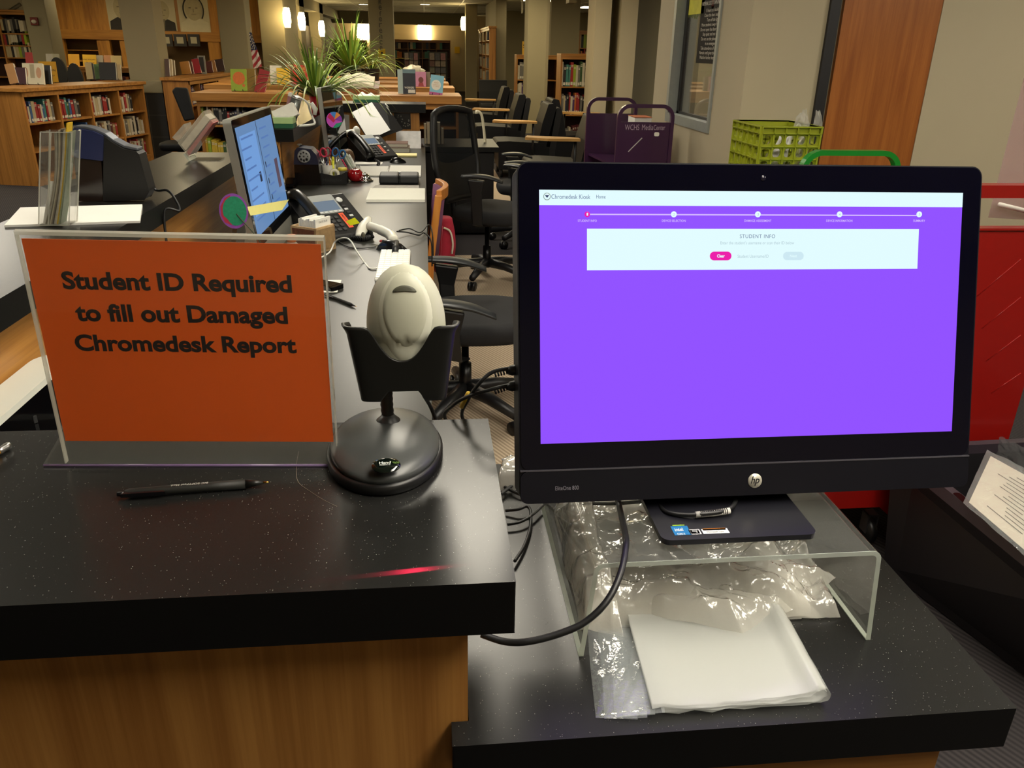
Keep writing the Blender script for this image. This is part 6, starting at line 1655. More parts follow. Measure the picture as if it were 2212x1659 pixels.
# lettering on the middle column
vx = PY(823,60,17.99).x
L = 'Reference'
for k, ch_ in enumerate(L):
    y_ = 4+ (104-4)*k/(len(L)-1)
    p = PY(821+2.2*k/8, y_, 17.985); lettering(ch_, frame((p.x,17.985,p.z),(1,0,0),(0,0,1)), .062 if ch_ != 'f' else .045, .085, M('column_letter', (92,86,74), .6), rc, .02, depth=.004, name='letter')
p0, p1 = PY(817,105,17.985), PY(833,126,17.985)
t = thing('yellow_notice', 'small yellow notice with a black figure on the lettered column', 'sign', ((p0.x+p1.x)/2, 17.98, p1.z))
put('sheet', MB().box(p0.x,p1.x,17.985,17.99,p1.z,p0.z), M('notice_yellow', (206,170,30), .7), t); put('figure', MB().box((p0.x+p1.x)/2-.02,(p0.x+p1.x)/2+.02,17.982,17.985,(p0.z+p1.z)/2-.03,(p0.z+p1.z)/2+.03), M('notice_black', (40,34,20), .7), t)
p0, p1 = PY(982,101,32.29), PY(993,115,32.29)
tag(put('yellow_notice', MB().box(p0.x,p1.x,32.28,32.295,p1.z,p0.z), MATS['notice_yellow']), 'small yellow notice on the far end wall', 'sign')
p0, p1 = PY(850,75,18.2), PY(860,83,18.2)
# fire alarm light
p = PY(75,46,14.99)
t = thing('fire_alarm_light', 'small red fire alarm strobe high on the far left column', 'alarm', p)
put('housing', MB().box(p.x-.06,p.x+.06,14.96,15.0,p.z-.06,p.z+.06), M('alarm_red', (110,30,22), .4), t, bev=.008); put('strobe_lens', MB().ell((p.x,14.955,p.z-.005),(.04,.02,.03)), M('strobe_clear', (216,206,190), .15), t)

# oak panelled wall with niches
YW = 18.5
xs = [PY(x,110,YW).x for x in (90,142,213,240,346,460,480,540,605)]
w = MB(); zh0, zh1 = 1.53, 1.70
w.box(xs[0],xs[8],YW,YW+.10,zh1,CEILZ)
struct('wall_panelled', w, wood('panel_oak', (150,96,32), (196,136,52), 'Z', .45, fine=4))
WP = wood('panel_oak_cross', (150,96,32), (190,132,52), 'X', .45, fine=5)
struct('trim_4', MB().box(xs[0],PY(272,80,YW).x,YW-.06,YW,zh0,zh1+.01).box(PY(336,80,YW).x,PY(476,80,YW).x,YW-.06,YW,zh0,zh1+.01).box(xs[6],xs[8],YW-.03,YW,zh0,zh1), WP)
PO = MATS['panel_oak']
struct('trim_5', MB().box(xs[0],xs[1],YW-.02,YW+.1,0,zh0).box(xs[2],xs[3],YW-.02,YW+.1,0,zh0), PO)
struct('trim_6', MB().box(PY(452,110,YW).x,PY(476,110,YW).x,YW-.04,YW+.1,0,zh0).box(PY(262,110,YW).x,PY(348,110,YW).x,YW-.02,YW+.02,0,zh0), PO)
struct('wall_niche', MB().box(xs[0],xs[8],YW+.5,YW+.6,0,zh1), M('niche_back', (120,92,52), .7))
struct('trim_7', MB().box(xs[1],xs[2],YW+.05,YW+.5,1.10,1.13).box(xs[1],xs[2],YW+.1,YW+.5,1.31,1.325), PO)
for x in (232.5, 255): pass
# beige wall and dark pipe at the far left
struct('wall_far_left', MB().box(-10,xs[0],YW+.2,YW+.3,0,CEILZ), BEIGE)
a, b = PY(2,36,18.4), PY(44,9,18.4)
tag(put('pipe', MB().tube([a,b], .035, 8), M('pipe_dark', (80,74,58), .6)), 'dark sloping pipe on the beige wall at the far left', 'pipe')

# drawn portraits on the panelled wall: plain generic heads and shoulders
def portrait(label, x0, x1, ytop, ybot, shawl):
    a, b = PY(x0,ybot,YW-.005), PY(x1,ybot,YW-.005); zt = a.z+ (b.x-a.x)*1.25
    t = thing('portrait', label, 'picture', ((a.x+b.x)/2, YW, a.z)); w_ = b.x-a.x
    put('drawing_sheet', MB().box(a.x,b.x,YW-.012,YW-.006,a.z,zt), M('drawing_paper', (196,184,150), .8, var=.08, scale=6), t)
    cx = (a.x+b.x)/2; G1 = M('pencil_grey', (120,110,88), .8, var=.3, scale=25); G2 = M('pencil_dark', (52,48,44), .8, var=.3, scale=20); PPR = MATS['drawing_paper']
    def el(nm, cx, cz, rx, rz, m, k): return put(nm, MB().prism([(cx+rx*math.cos(2*PI*i/28), cz+rz*math.sin(2*PI*i/28)) for i in range(28)], YW-.012-.0015*k, YW-.0118, 'y'), m, t)
    el('shoulders', cx, a.z-.02, w_*.46, w_*.42, M('shawl_pale', (206,196,164), .8, var=.1, scale=10) if shawl else G2, 1) if 0 else put('shoulders', MB().prism([(a.x+.02,a.z+.002),(b.x-.02,a.z+.002),(b.x-.03,a.z+w_*.30),(cx+w_*.18,a.z+w_*.42),(cx-w_*.18,a.z+w_*.42),(a.x+.03,a.z+w_*.28)], YW-.0135, YW-.0118, 'y'), M('shawl_pale', (206,196,164), .8, var=.1, scale=10) if shawl else G2, t)
    el('head', cx, a.z+w_*.72, w_*.27, w_*.36, M('face_tone', (178,164,128), .8, var=.15, scale=12), 2)
    if shawl:
        rim = [V((cx+w_*.33*math.cos(q), YW-.0150, a.z+w_*.70+w_*.42*math.sin(q))) for q in [math.radians(-40+260*i/24) for i in range(25)]]
        put('shawl_line', MB().tube(rim, .014, 6), G2, t)
    for s_ in (-1, 1):
        put('eye', MB().box(cx+s_*w_*.11-.022,cx+s_*w_*.11+.022,YW-.0165,YW-.012,a.z+w_*.745,a.z+w_*.765), G2, t)
    put('nose', MB().box(cx-.006,cx+.006,YW-.0165,YW-.012,a.z+w_*.62,a.z+w_*.72), G1, t); put('mouth', MB().box(cx-.05,cx+.05,YW-.0165,YW-.012,a.z+w_*.55,a.z+w_*.565), G1, t)
    if not shawl: put('collar', MB().prism([(cx-w_*.08,a.z+w_*.42),(cx+w_*.08,a.z+w_*.42),(cx+.01,a.z+.01),(cx-.01,a.z+.01)], YW-.0155, YW-.012, 'y'), G1, t)
portrait('pencil portrait of a person in a pale shawl, rightmost on the panelled wall', 391, 456, 0, 69, True)
portrait('pencil portrait of a person in a dark suit, left of the shawled one', 328, 384, 0, 66, False)
portrait('pencil portrait mostly hidden behind the thick left column', 238, 300, 0, 64, False)
for x0, x1, lb in ((347,371,'black framed certificate nearest the thick column'),(377,401,'middle black framed certificate under the portraits'),(407,430,'rightmost black framed certificate under the portraits')):
    a, b = PY(x0+1,100,YW-.07), PY(x1,74,YW-.07)
    t = thing('framed_certificate', lb, 'picture', ((a.x+b.x)/2, YW-.07, a.z), group='framed certificates')
    put('frame', MB().box(a.x,b.x,YW-.085,YW-.06,a.z,b.z), M('frame_black', (34,28,22), .5), t); put('certificate', MB().box(a.x+.055,b.x-.055,YW-.0875,YW-.084,a.z+.055,b.z-.055), M('certificate_paper', (184,174,146), .8), t)

# right hand piers and walls; beige and taupe put light and shade into colour
R1 = [PY(x,60,12).x for x in (1285,1319,1340,1376,1420)]
pier('wall_pier_1', R1[0], R1[1], 12, 12.55, m=BEIGE)
pier('wall_pier_2', R1[1], R1[2], 12.45, 12.55, m=BEIGE2)
pier('wall_pier_3', R1[2], R1[3], 12, 12.55, m=BEIGE)
pier('wall_pier_4', R1[3], 6.5, 12.35, 12.55, m=BEIGE2)
P2 = [PY(x,60,16).x for x in (1141,1181)]
pier('wall_pier_5', P2[0], P2[1], 16, 16.6)
pier('wall_pier_6', P2[1], PY(1190,60,16).x, 16.2, 16.6, m=BEIGE)
pier('wall_pier_7', PY(1190,60,18).x, PY(1252,60,18).x, 18, 18.2)
P3 = [PY(x,60,21).x for x in (1071,1091)]
P3[0] = max(P3[0], PY(1057,57,20.5).x+.19)
pier('wall_pier_8', P3[0], P3[1]+.03, 21, 24.5)
struct('wall_far_aisle', MB().box(P3[1], 6.5, 27.4, 27.6, 0, CEILZ), BEIGE2)
q = MB().box(P3[1], P2[0]+.02, 17.2, 17.4, PY(1120,28,17.2).z, CEILZ)
struct('trim_8', q, BEIGE)
struct('trim_9', MB().box(P2[1], R1[0], 13.6, 13.9, PY(1230,6,13.6).z, CEILZ), BEIGE2)
t0_ = PZ(1276,15,CEILZ)
troffer(t0_.x, t0_.y, .6, 1.2, TROFW, 'bright ceiling light panel seen through the opening above the right bookcase'); 
for o in bpy.data.objects:
    if o.get('label','').startswith('bright ceiling light panel seen'): del o['group']
for px_, lb in ((785,'small round downlight left in the far ceiling'),(918,'small round downlight right in the far ceiling')):
    p = PZ(px_, 9, CEILZ)
    t = thing('downlight', lb, 'ceiling light', (p.x,p.y,CEILZ-.03)); put('trim_ring', MB().lathe([(.13,-.012),(.15,-.012),(.15,-.001),(.13,-.001),(.13,-.012)], 24, 0, 1, 1, (p.x,p.y,CEILZ), False), WHT, t)
    put('lamp_face', MB().lathe([(.128,-.006),(.001,-.006)], 24, 0, 1, 1, (p.x,p.y,CEILZ), False), EM('downlight_glow', (255,236,200), 40), t)
# ceiling grid near the far end
q = MB()
for k in range(12): q.box(-9,6,17+1.22*k,17.03+1.22*k,CEILZ-.006,CEILZ-.001)
for k in range(14): q.box(-8+1.0*k,-7.97+1.0*k,17,32,CEILZ-.006,CEILZ-.001)
struct('trim_10', q, M('ceiling_grid', (226,222,206), .6))

# wall lamps
SC = EM('sconce_glow', (255,226,160), SCONCE_E)
def sconce(label, p, w_, h_, face):
    t = thing('wall_lamp', label, 'wall lamp', p); x, y, z = p
    if face == 'y':
        q = MB().lathe([(w_/2,-h_/2),(w_/2,h_/2)], 20, 0, 1, .6, (x,y-.02,z)); 
        put('back_plate', MB().box(x-w_*.3,x+w_*.3,y-.012,y,z-h_*.5,z+h_*.5), WHT, t)
    else:
        q = MB().lathe([(w_/2*.75,-h_/2),(w_/2,-h_*.2),(w_/2,h_*.2),(w_/2*.75,h_/2)], 20, 0, .7, 1, (x+.06,y,z)); put('back_plate', MB().box(x-.0,x+.03,y-w_*.3,y+w_*.3,z-h_*.5,z+h_*.5), WHT, t)
    put('lamp_shade', q, SC, t)
c1 = PY(609,0,18.1).x
sconce('glowing wall lamp nearest, on the first column side', PX(613,38,c1+.05), .22, .36, 'x')
sconce('glowing wall lamp second along the receding columns', PX(646,46,-2.88), .24, .38, 'x')
sconce('glowing wall lamp third along the receding columns', PX(690,62,-2.88), .24, .40, 'x')
sconce('glowing wall lamp on the far wall left of the lettered column', PY(785,68,32.29), .46, .50, 'y')
sconce('glowing wall lamp on the far wall right of the lettered column', PY(917,70,32.29), .46, .50, 'y')
sr = PY(1003,51,24.15)
t = thing('wall_lamp', 'glowing wall lamp on the pale right column edge', 'wall lamp', sr)
put('back_plate', MB().box(sr.x+.03,sr.x+.07,sr.y-.08,sr.y+.08,sr.z-.2,sr.z+.2), WHT, t); put('lamp_shade', MB().lathe([(.075,-.17),(.10,-.08),(.10,.08),(.075,.17)], 18, 0, 1, 1, sr), SC, t)

# ------------------------------------------------------------------ bookcases and books
BCOL = {'white':(190,180,158),'cream':(174,158,122),'black':(26,24,26),'dark blue':(36,44,74),'blue':(54,84,130),'red':(146,34,34),'maroon':(86,26,32),'green':(56,84,44),'lime':(140,160,40),'teal':(58,120,112),'grey':(104,100,94),'brown':(86,58,36),'orange':(186,104,36),'purple':(74,46,92),'tan':(140,112,76),'yellow':(196,166,50)}
BMESH = {}
def book_mesh(cn):
    if cn in BMESH: return BMESH[cn]
    m = M('book_cloth_'+cn.replace(' ','_'), BCOL[cn], .55, var=.12, scale=8); lb = M('spine_label', (206,200,182), .6)
    mb = MB().box(0,1,.0,1,0,1,0).box(.1,.9,-.004,.0,.06,.19,1)
    for z in (.80,.86): mb.box(.12,.88,-.003,.0,z,z+.03,1 if cn not in ('white','cream') else 0)
    me = bpy.data.meshes.new('book'); me.from_pydata(mb.v, [], mb.f); me.materials.append(m); me.materials.append(lb)
    me.polygons.foreach_set('material_index', mb.m); me.update(); BMESH[cn] = me; return me
ORD = ['first','second','third','fourth','fifth','sixth','seventh','eighth','ninth','tenth','eleventh','twelfth','13th','14th','15th','16th','17th','18th','19th','20th','21st','22nd','23rd','24th','25th','26th','27th','28th','29th','30th','31st','32nd','33rd','34th','35th']
PAL_MIX = ['white','cream','black','dark blue','blue','red','maroon','green','teal','grey','brown','white','tan','black','red','purple','lime','orange','grey','white']
FARB = MB(); FARC = {}
def row_books(T, x0, x1, z, hmin, hmax, where, pal=PAL_MIX, fill=.9, tmin=.02, tmax=.045, depth=.17, setback=.03, group=None, start=None, far=False):
    """books standing on a shelf, from x0 to x1 of the case frame T; each one its own object"""
    x = x0+.008; end = x0+(x1-x0)*fill; k = 0; n = 0
    while True:
        w = random.uniform(tmin, tmax)
        if x+w > end: break
        h = random.uniform(hmin, hmax); cn = (start[k] if start and k < len(start) else random.choice(pal))
        if far:
            if cn not in FARC: book_mesh(cn); FARC[cn] = len(FARC)
            FARB.T = T @ Matrix.Translation((x, setback, z+.001)); FARB.box(0, w-.003, 0, depth, 0, h, FARC[cn]); x += w; k += 1; continue
        o = bpy.data.objects.new('book', book_mesh(cn)); COL.objects.link(o)
        lean = random.choice([0,0,0,0,.03,-.02])
        o.matrix_world = T @ Matrix.Translation((x, setback+random.uniform(0,.012), z+.001)) @ Matrix.Rotation(lean,4,'Y') @ Matrix.Diagonal((w-.0015, depth, h, 1))
        tag(o, f'{cn} book, {ORD[min(k,34)]} from left, {where}', 'book', group or ('books on the '+where)); k += 1
        x += w+(.012*abs(lean)*10)
def bookcase(name, label, T, W, D, H, cols, shelf_z, mS=OAK, mU=OAKZ, back=BROWN, topover=.03, tth=.04, ut=.025, kick=.08, cat='bookcase', backpanel=True):
    """T: x along the front left to right, y into the case, z up. returns bay limits"""
    t = thing(name, label, cat, T.translation)
    def mk(): m = MB(); m.T = T; return m
    xs_ = [W*i/cols for i in range(cols+1)]
    for i, x in enumerate(xs_):
        a = min(max(x-ut/2, 0), W-ut); put('upright', mk().box(a, a+ut, 0, D, 0, H-tth), mU, t)
    for i in range(cols):
        for z in shelf_z: put('shelf', mk().box(xs_[i]+ut/2, xs_[i+1]-ut/2, .012, D-.01, z-.02, z), mS, t)
    put('top', mk().box(-topover, W+topover, -topover, D+topover*.3, H-tth, H), mS, t, bev=.004)
    put('front_rail', mk().box(0, W, -.004, .016, H-tth-.05, H-tth), mS, t)
    if kick: put('kick_board', mk().box(0, W, .01, .03, 0, min(shelf_z)-.02), mS, t)
    if backpanel: put('back_panel', mk().box(0, W, D-.01, D, 0, H-tth), back, t)
    return [(xs_[i]+ut/2, xs_[i+1]-ut/2) for i in range(cols)]
random.seed(21)
# A: low oak bookcase on the left
A0 = V((-4.26,9.42,0)); A1 = V((-3.70,11.60,0)); LA = (A1-A0).length
TA = frame(A0, A1-A0, V((0,0,1)).cross(A1-A0))
bays = bookcase('bookcase', 'low oak bookcase on the left, four bays wide, full of books', TA, LA, .50, 1.02, 4, (.09,.37,.66), mS=OAK)
nm = ['first bay','second bay','third bay','fourth bay']; rn = {.66:'top shelf',.37:'middle shelf',.09:'bottom shelf'}
for i, (x0, x1) in enumerate(bays):
    for z in (.66,.37,.09):
        if z == .09 and i < 3: continue
        if z == .37 and i == 0: continue
        if z == .66: f_ = (.92,.72,.80,.62)[i]
        else: f_ = (.9,.9,.9,.9)[i]
        row_books(TA, x0, x1, z, .17, .235, f'{rn[z]}, {nm[i]}, left oak bookcase', fill=f_, pal=['dark blue','red','blue','blue','green','white','cream','grey','red','dark blue','teal'] if i == 0 else (['black','red','teal','grey','maroon','blue','green'] if i == 1 else ['white','white','cream','black','grey','tan','maroon','white','red']), tmin=.026, tmax=.05, depth=.2)
# display books on the top of it, on wire easels
WIRE = M('wire_black', (18,18,18), .4)
def display(label, x0, y0, x1, y1, Y, col, thick=.03, lean=.25, easel=True, side=0, name='book', decor=None, yaw=0, group=None, zf=None):
    """a book shown face out between two sight lines at depth Y"""
    a, b = PY(x0,y1,Y), PY(x1,y0,Y)
    w = b.x-a.x; h = b.z-a.z; z0 = a.z if zf is None else zf; h = b.z-z0
    t = thing(name, label, 'book', ((a.x+b.x)/2, Y, z0), group=group)
    T = Matrix.Translation((a.x, Y, z0+.004)) @ Matrix.Rotation(yaw,4,'Z') @ Matrix.Rotation(-lean,4,'X') @ Matrix.Rotation(side,4,'Y')
    def mk(): m = MB(); m.T = T; return m
    if isinstance(col, tuple): col = M('display_'+str(len(MATS)), col, .5, var=.15, scale=10)
    H_ = h/math.cos(lean)
    put('cover', mk().box(0,w,-.003,0,0,H_).box(0,.003,0,thick,0,H_).box(0,w,thick,thick+.003,0,H_), col, t)
    put('pages', mk().box(.004,w-.003,0,thick,.003,H_-.003), PAPER, t)
    if decor: decor(mk, w, H_, t)
    if easel:
        e = thing('book_easel', ' '.join(('wire easel holding the '+label.split(',')[0]).split()[:16]), 'easel', ((a.x+b.x)/2, Y, z0))
        for f_ in (.25,.75):
            q = mk(); q.tube([V((w*f_,-.03,.012)), V((w*f_,-.03,-.002)), V((w*f_,thick+.006,-.002)), V((w*f_,thick+.008,H_*.6)), V((w*f_,thick+.008+H_*.30,.012))], .0035, 6); put('wire_leg', q, WIRE, e)
    return t
zA = 1.021
def dA(label, x0, y0, x1, y1, d, col, **k): return display(label, x0, y0, x1, y1, d, col, **k)
def faces(mk, w, h, t):
    for cx in (.14,.78): 
        q = mk(); q.prism([(w*cx+w*.13*math.cos(2*PI*i/20), h*.55+h*.26*math.sin(2*PI*i/20)) for i in range(20)], -.0045, -.003, 'y'); put('printed_face', q, M('face_print', (176,136,104), .6, var=.15, scale=20), t)
    q = mk(); q.box(w*.36,w*.58,-.0042,-.003,h*.3,h*.95); put('printed_band', q, M('cover_band', (150,140,112), .6), t)
def PAx(x, y): return PZ(x, y, zA)
dA('pale book with two faces printed on its cover, on the left bookcase', 52, 138, 87, 183, PAx(70,183).y, (196,188,160), decor=faces, zf=zA)
def fict(mk, w, h, t):
    o = mk(); lettering('FICTION', o.T @ Matrix.Translation((w*.5,-.0035,h*.58)) @ Matrix.Rotation(PI/2,4,'X'), w*.86, h*.12, M('sign_black', (40,30,14), .6), t, .01)
    lettering('Mystery', o.T @ Matrix.Translation((w*.55,-.0035,h*.32)) @ Matrix.Rotation(PI/2,4,'X'), w*.6, h*.13, MATS['sign_black'], t, .0)
t = dA('yellow sign lettered FICTION standing at the front of the left bookcase', 89, 134, 118, 177, PAx(105,178).y, (196,146,26), decor=fict, thick=.006, lean=.1, easel=False, name='fiction_sign', zf=zA); t['category'] = 'sign'
for k, (x0,y0,x1,y1,col,lb,sd) in enumerate([(22,140,32,184,(176,130,80),'orange and tan book seen edge on at the left end',.32),(34,147,50,183,(60,26,34),'maroon book leaning behind an easel at the left end',0),(88,142,104,182,(24,26,28),'black book turned away beside the two-faces book',0),(188,136,196,172,(170,150,110),'cream thick book seen edge on, middle of the left bookcase',.1),(196,138,200,172,(70,64,60),'dark grey book seen edge on, middle of the left bookcase',.1),(208,140,219,172,(90,120,70),'green tinted book leaning right of middle on the left bookcase',.2),(216,136,246,173,(22,20,24),'black covered book face out near the right end',0),(244,140,257,173,(180,160,120),'tan book leaning behind the black covered one',0)]):
    Yk = PAx((x0+x1)/2,min(y1,183)).y
    dA(lb+', on the left bookcase' if 'bookcase' not in lb else lb, x0, y0, x1, y1, Yk, col, side=sd*-.6, easel=(x1-x0 > 12), thick=.035, zf=zA)
# K: row of low shelves behind it
XK0, XK1 = PY(125,146,16).x, PY(282,146,16).x
TK = frame((XK0,16.0,0),(1,0,0),(0,1,0))
bays = bookcase('bookcase', 'low oak shelf unit behind the left bookcase, under the panelled niche', TK, XK1-XK0, .4, 1.07, 3, (.12,.62), mS=OAK)
for i, (x0, x1) in enumerate(bays): row_books(TK, x0, x1, .62, .2, .3, f'shelf, {nm[i]}, low unit under the niche', far=True, fill=.95, tmin=.035, tmax=.07, depth=.2, pal=['red','tan','cream','maroon','white','lime','grey','black','orange'])
zK = 1.071
dA('yellow sign with red print on the low unit under the niche', 149, 118, 168, 143, 16.1, (200,150,40), easel=False, thick=.006, name='shelf_sign', zf=zK)['category'] = 'sign'
t = dA('yellow sign lettered FICTION behind, right of the red printed one', 180, 119, 205, 143, 16.1, (206,164,40), decor=fict, easel=False, thick=.006, name='fiction_sign', zf=zK); t['category'] = 'sign'
dA('grey printed book beside the rear fiction sign', 204, 120, 220, 143, 16.15, (150,146,136), zf=zK); dA('tan book left of the smiling cream book', 226, 120, 243, 143, 16.15, (178,130,96), zf=zK); dA('cream book with two dots like eyes near the column', 241, 121, 259, 147, 16.1, (196,178,128), zf=zK)
dA('crimson book standing far left above the left bookcase', 55, 114, 70, 140, 15.6, (176,24,40), zf=1.0); dA('pale thick book behind the crimson one', 67, 116, 74, 140, 15.7, (180,160,130), easel=False, zf=1.0)
dA('white book standing before the far left column', 99, 117, 110, 137, 15.8-.9, (206,200,190), zf=1.03, easel=False); dA('pale book with purple edge before the far left column', 111, 117, 123, 137, 14.9, (190,184,160), zf=1.03, easel=False)
tag(put('reading_table', MB().box(-6.9,-5.55,14.75,15.0-.02,.98,1.0).box(-6.9,-6.86,14.75,14.98,0,.98).box(-5.6,-5.55,14.75,14.98,0,.98) if 0 else MB().box(PY(96,140,14.9).x-.1,PY(124,140,14.9).x+.1,14.8,14.98,1.0,1.03).box(PY(110,140,14.9).x-.03,PY(110,140,14.9).x+.03,14.86,14.92,0,1.0), OAK), 'small oak stand holding two pale books by the far left column', 'stand')
tag(put('side_shelf', MB().box(PY(50,140,15.6).x,PY(78,140,15.6).x,15.55,15.9,.97,.999).box(PY(60,140,15.6).x,PY(66,140,15.6).x,15.7,15.76,0,.97), OAK), 'small oak stand under the crimson book far left', 'stand')
# dark rounded chair backs between
for k, (x, y, w_, h_) in enumerate([(124,142,30,40),(160,156,26,28)]):
    Yq = 13.6-.9*k; c = PY(x, y, Yq); ws = w_*13.6/1713*.98
    t = thing('reading_chair', ['dark rounded chair back left of the rear shelf unit','dark rounded chair back right, before the rear shelf unit'][k], 'chair', (c.x,Yq+.1,0))
    put('backrest', MB().prism([(c.x+ws/2*math.cos(q)*(1 if math.sin(q) > 0 else 1), c.z-.1+.22*max(math.sin(q),-.9)) for q in [2*PI*i/24 for i in range(24)]], Yq, Yq+.04, 'y'), M('chair_dark', (30,30,32), .5), t, bev=.01)
    put('seat', cushion(c.x,Yq-.2,.42,.42,.42,.05,0,.5), MATS['chair_dark'], t)
    for sx in (-.17,.17):
        for sy in (Yq-.34,Yq+.02): put('leg', MB().tube([(c.x+sx,sy,0),(c.x+sx,sy,.43 if sy < Yq-.1 else .85)], .014, 8), STEEL, t)
# J: tall bookcase far left
J0, J1 = PY(-70,22,18.3).x, PY(62,22,18.3).x
TJ = frame((J0,18.2,0),(1,0,0),(0,1,0))
zz = [PY(30,y,18.2).z for y in (124,98,72)]
bays = bookcase('bookcase', 'tall oak bookcase at the far left beyond the column', TJ, J1-J0, .35, PY(30,21,18.2).z, 2, (.1,.45,.8)+tuple(zz), mS=OAK)
for i, z in enumerate(zz): row_books(TJ, bays[1][0], bays[1][1], z, .22, .30, f'{["lowest","middle","highest"][i]} seen shelf, tall far left bookcase', far=True, fill=.88, tmin=.03, tmax=.06, pal=['white','grey','cream','lime','red','black','white'])
# B: second low bookcase right of the column
TB_ = frame((-3.12,11.66,0),(0,1,0),(-1,0,0))
bays = bookcase('bookcase', 'low oak bookcase right of the thick column with books on top', TB_, 2.45, .36, 1.07, 5, (.1,.4,.72), mS=OAKY)
for i, (x0, x1) in enumerate(bays): row_books(TB_, x0, x1, .72, .16, .25, f'top shelf, {(nm+["fifth bay"])[i]}, bookcase right of the column', fill=.8, tmin=.03, tmax=.05, pal=['maroon','grey','red','dark blue','brown','black','purple'])
zB = 1.071
for k, (x0,y0,x1,y1,col,lb,sd) in enumerate([(357,128,362,160,(70,44,30),'brown tall book upright next to the thick column',0),(362,128,368,160,(190,170,130),'cream tall book upright next to the thick column',0),(368,130,374,160,(150,132,100),'tan tall book upright next to the thick column',0),(393,135,410,158,(176,120,40),'gold and green book tilted on the bookcase right of the column',.3),(408,134,416,158,(90,50,40),'reddish brown book tilted behind the gold one',.3),(420,129,432,158,(160,30,44),'red edged book tilted behind the blue one',.35),(426,127,442,158,(84,96,112),'slate blue book tilted, middle of that bookcase',.35),(447,134,458,154,(84,34,26),'maroon book face out near the dark frame',.2),(455,132,466,155,(150,104,56),'tan brown book tilted right',.35),(468,130,484,154,(52,30,28),'dark brown book with pale page edge, last on the right',.35)]):
    Yk = 11.9+.25*k
    dA(lb, x0, y0, x1, y1, Yk, col, side=-sd*.5 if sd else 0, easel=False, thick=.035, zf=zB)
a, b = PY(426,120,13.2), PY(444,140,13.2)
t = thing('picture_frame', 'small dark framed picture standing behind the slate blue book', 'picture', ((a.x+b.x)/2,13.2,zB))
put('frame', MB().box(a.x,b.x,13.2,13.22,zB,a.z), M('frame_grey', (140,138,126), .5), t); put('picture', MB().box(a.x+.02,b.x-.02,13.197,13.2,zB+.03,a.z-.02), M('picture_dark', (40,38,36), .5), t)
# a black tilted chair between column and range
t = thing('task_chair', 'black high backed chair between the thick column and the oak shelves', 'chair', (-2.55,9.3,0))
q = MB(); q.loft([[PY(x,y,Y_) for x, y, Y_ in ((371,196,9.3),(379,188,9.3),(404,190,9.3),(420,258,9.2),(398,262,9.2))], [PY(x,y,Y_) for x, y, Y_ in ((373,196,9.42),(381,188,9.42),(406,190,9.42),(422,258,9.32),(400,262,9.32))]], 0, False); put('backrest', q, M('task_black', (9,9,10), .6, spec=.2), t, bev=.015)
c = PY(400,290,9.2); put('seat', cushion(c.x,9.15,.44,.48,.48,.08,0,.5), MATS['task_black'], t); office_base(t, (c.x,9.2,0), .28, .42, .3)
# C and D: ranges of long low shelves across the room
TC = frame((-2.14,8.15,0),(1,0,0),(0,1,0))
bays = bookcase('bookcase', 'long low oak bookcase facing the desk, nearest of the ranges', TC, 2.456, .62, 1.07, 3, (.10,.42,.78), mS=OAK, tth=.075)
row_books(TC, bays[0][0], bays[0][1], .78-.05 if 0 else .78, .10, .17, 'top shelf, first bay, nearest oak range', fill=.97, tmin=.014, tmax=.028, pal=['black','black','black','grey','dark blue','black','maroon'], start=['lime','teal','white','orange','cream','black','black','grey','black','black','black','red'])
row_books(TC, bays[0][0], bays[0][1], .42, .18, .26, 'middle shelf, first bay, nearest oak range', fill=.97, tmin=.02, tmax=.035, pal=['lime','yellow','cream','white','green','teal','yellow'])
for k, (Y_, xr_, lb) in enumerate([(9.85,.31,'second'),(11.2,.28,'third'),(12.6,.27,'fourth')]):
    TDk = frame((-2.45-.15*k,Y_,0),(1,0,0),(0,1,0))
    bookcase('bookcase', f'long low oak bookcase, {lb} of the parallel ranges', TDk, xr_+2.45+.15*k, .62, 1.07, 3, (.10,.42,.78), mS=OAK, tth=.075)
zC = 1.071
def badseed(mk, w, h, t):
    q = mk(); q.prism([(w*.5+w*.38*math.cos(2*PI*i/24), h*.58+h*.30*math.sin(2*PI*i/24)) for i in range(24)], -.005, -.003, 'y'); put('orange_disc', q, M('cover_orange', (206,110,40), .5, var=.3, scale=80), t)
    q = mk(); q.prism([(w*.78+w*.09*math.cos(2*PI*i/16), h*.25+h*.07*math.sin(2*PI*i/16)) for i in range(16)], -.005, -.003, 'y'); put('small_disc', q, MATS['cover_orange'], t)
display('lime green book with an orange disc on its cover', 500, 151, 530, 195, 8.42, (146,170,48), decor=badseed, zf=zC)
display('dull gold book beside the lime green one', 529, 150, 548, 195, 8.44, (132,104,26), zf=zC, easel=False)
t = display('red tall book leaning right, by the small flag', 549, 146, 566, 198, 8.32, (150,36,34), zf=zC, side=.32, lean=.1)
display('white book with a dark printed patch behind the yellow one', 584, 143, 606, 175, 10.0, (200,194,178), zf=zC); display('bright yellow book on the second range', 599, 148, 624, 186, 10.05-.1, (206,166,40), zf=zC)
def redtext(mk, w, h, t):
    o = mk()
    for k, (s_, z) in enumerate((('THINK',.82),('LIKE',.62),('A PRO',.42))): lettering(s_, o.T @ Matrix.Translation((w*.5,-.0035,h*z)) @ Matrix.Rotation(PI/2,4,'X'), w*.62, h*.14, M('cover_gold', (220,160,60), .5), t, .01)
display('red and orange lettered book partly behind the plant', 634, 142, 664, 178, 10.0, (186,44,34), decor=redtext, zf=zC)
display('red topped brown box file behind the yellow book', 618, 139, 637, 170, 10.3, (120,78,40), zf=zC, easel=False)
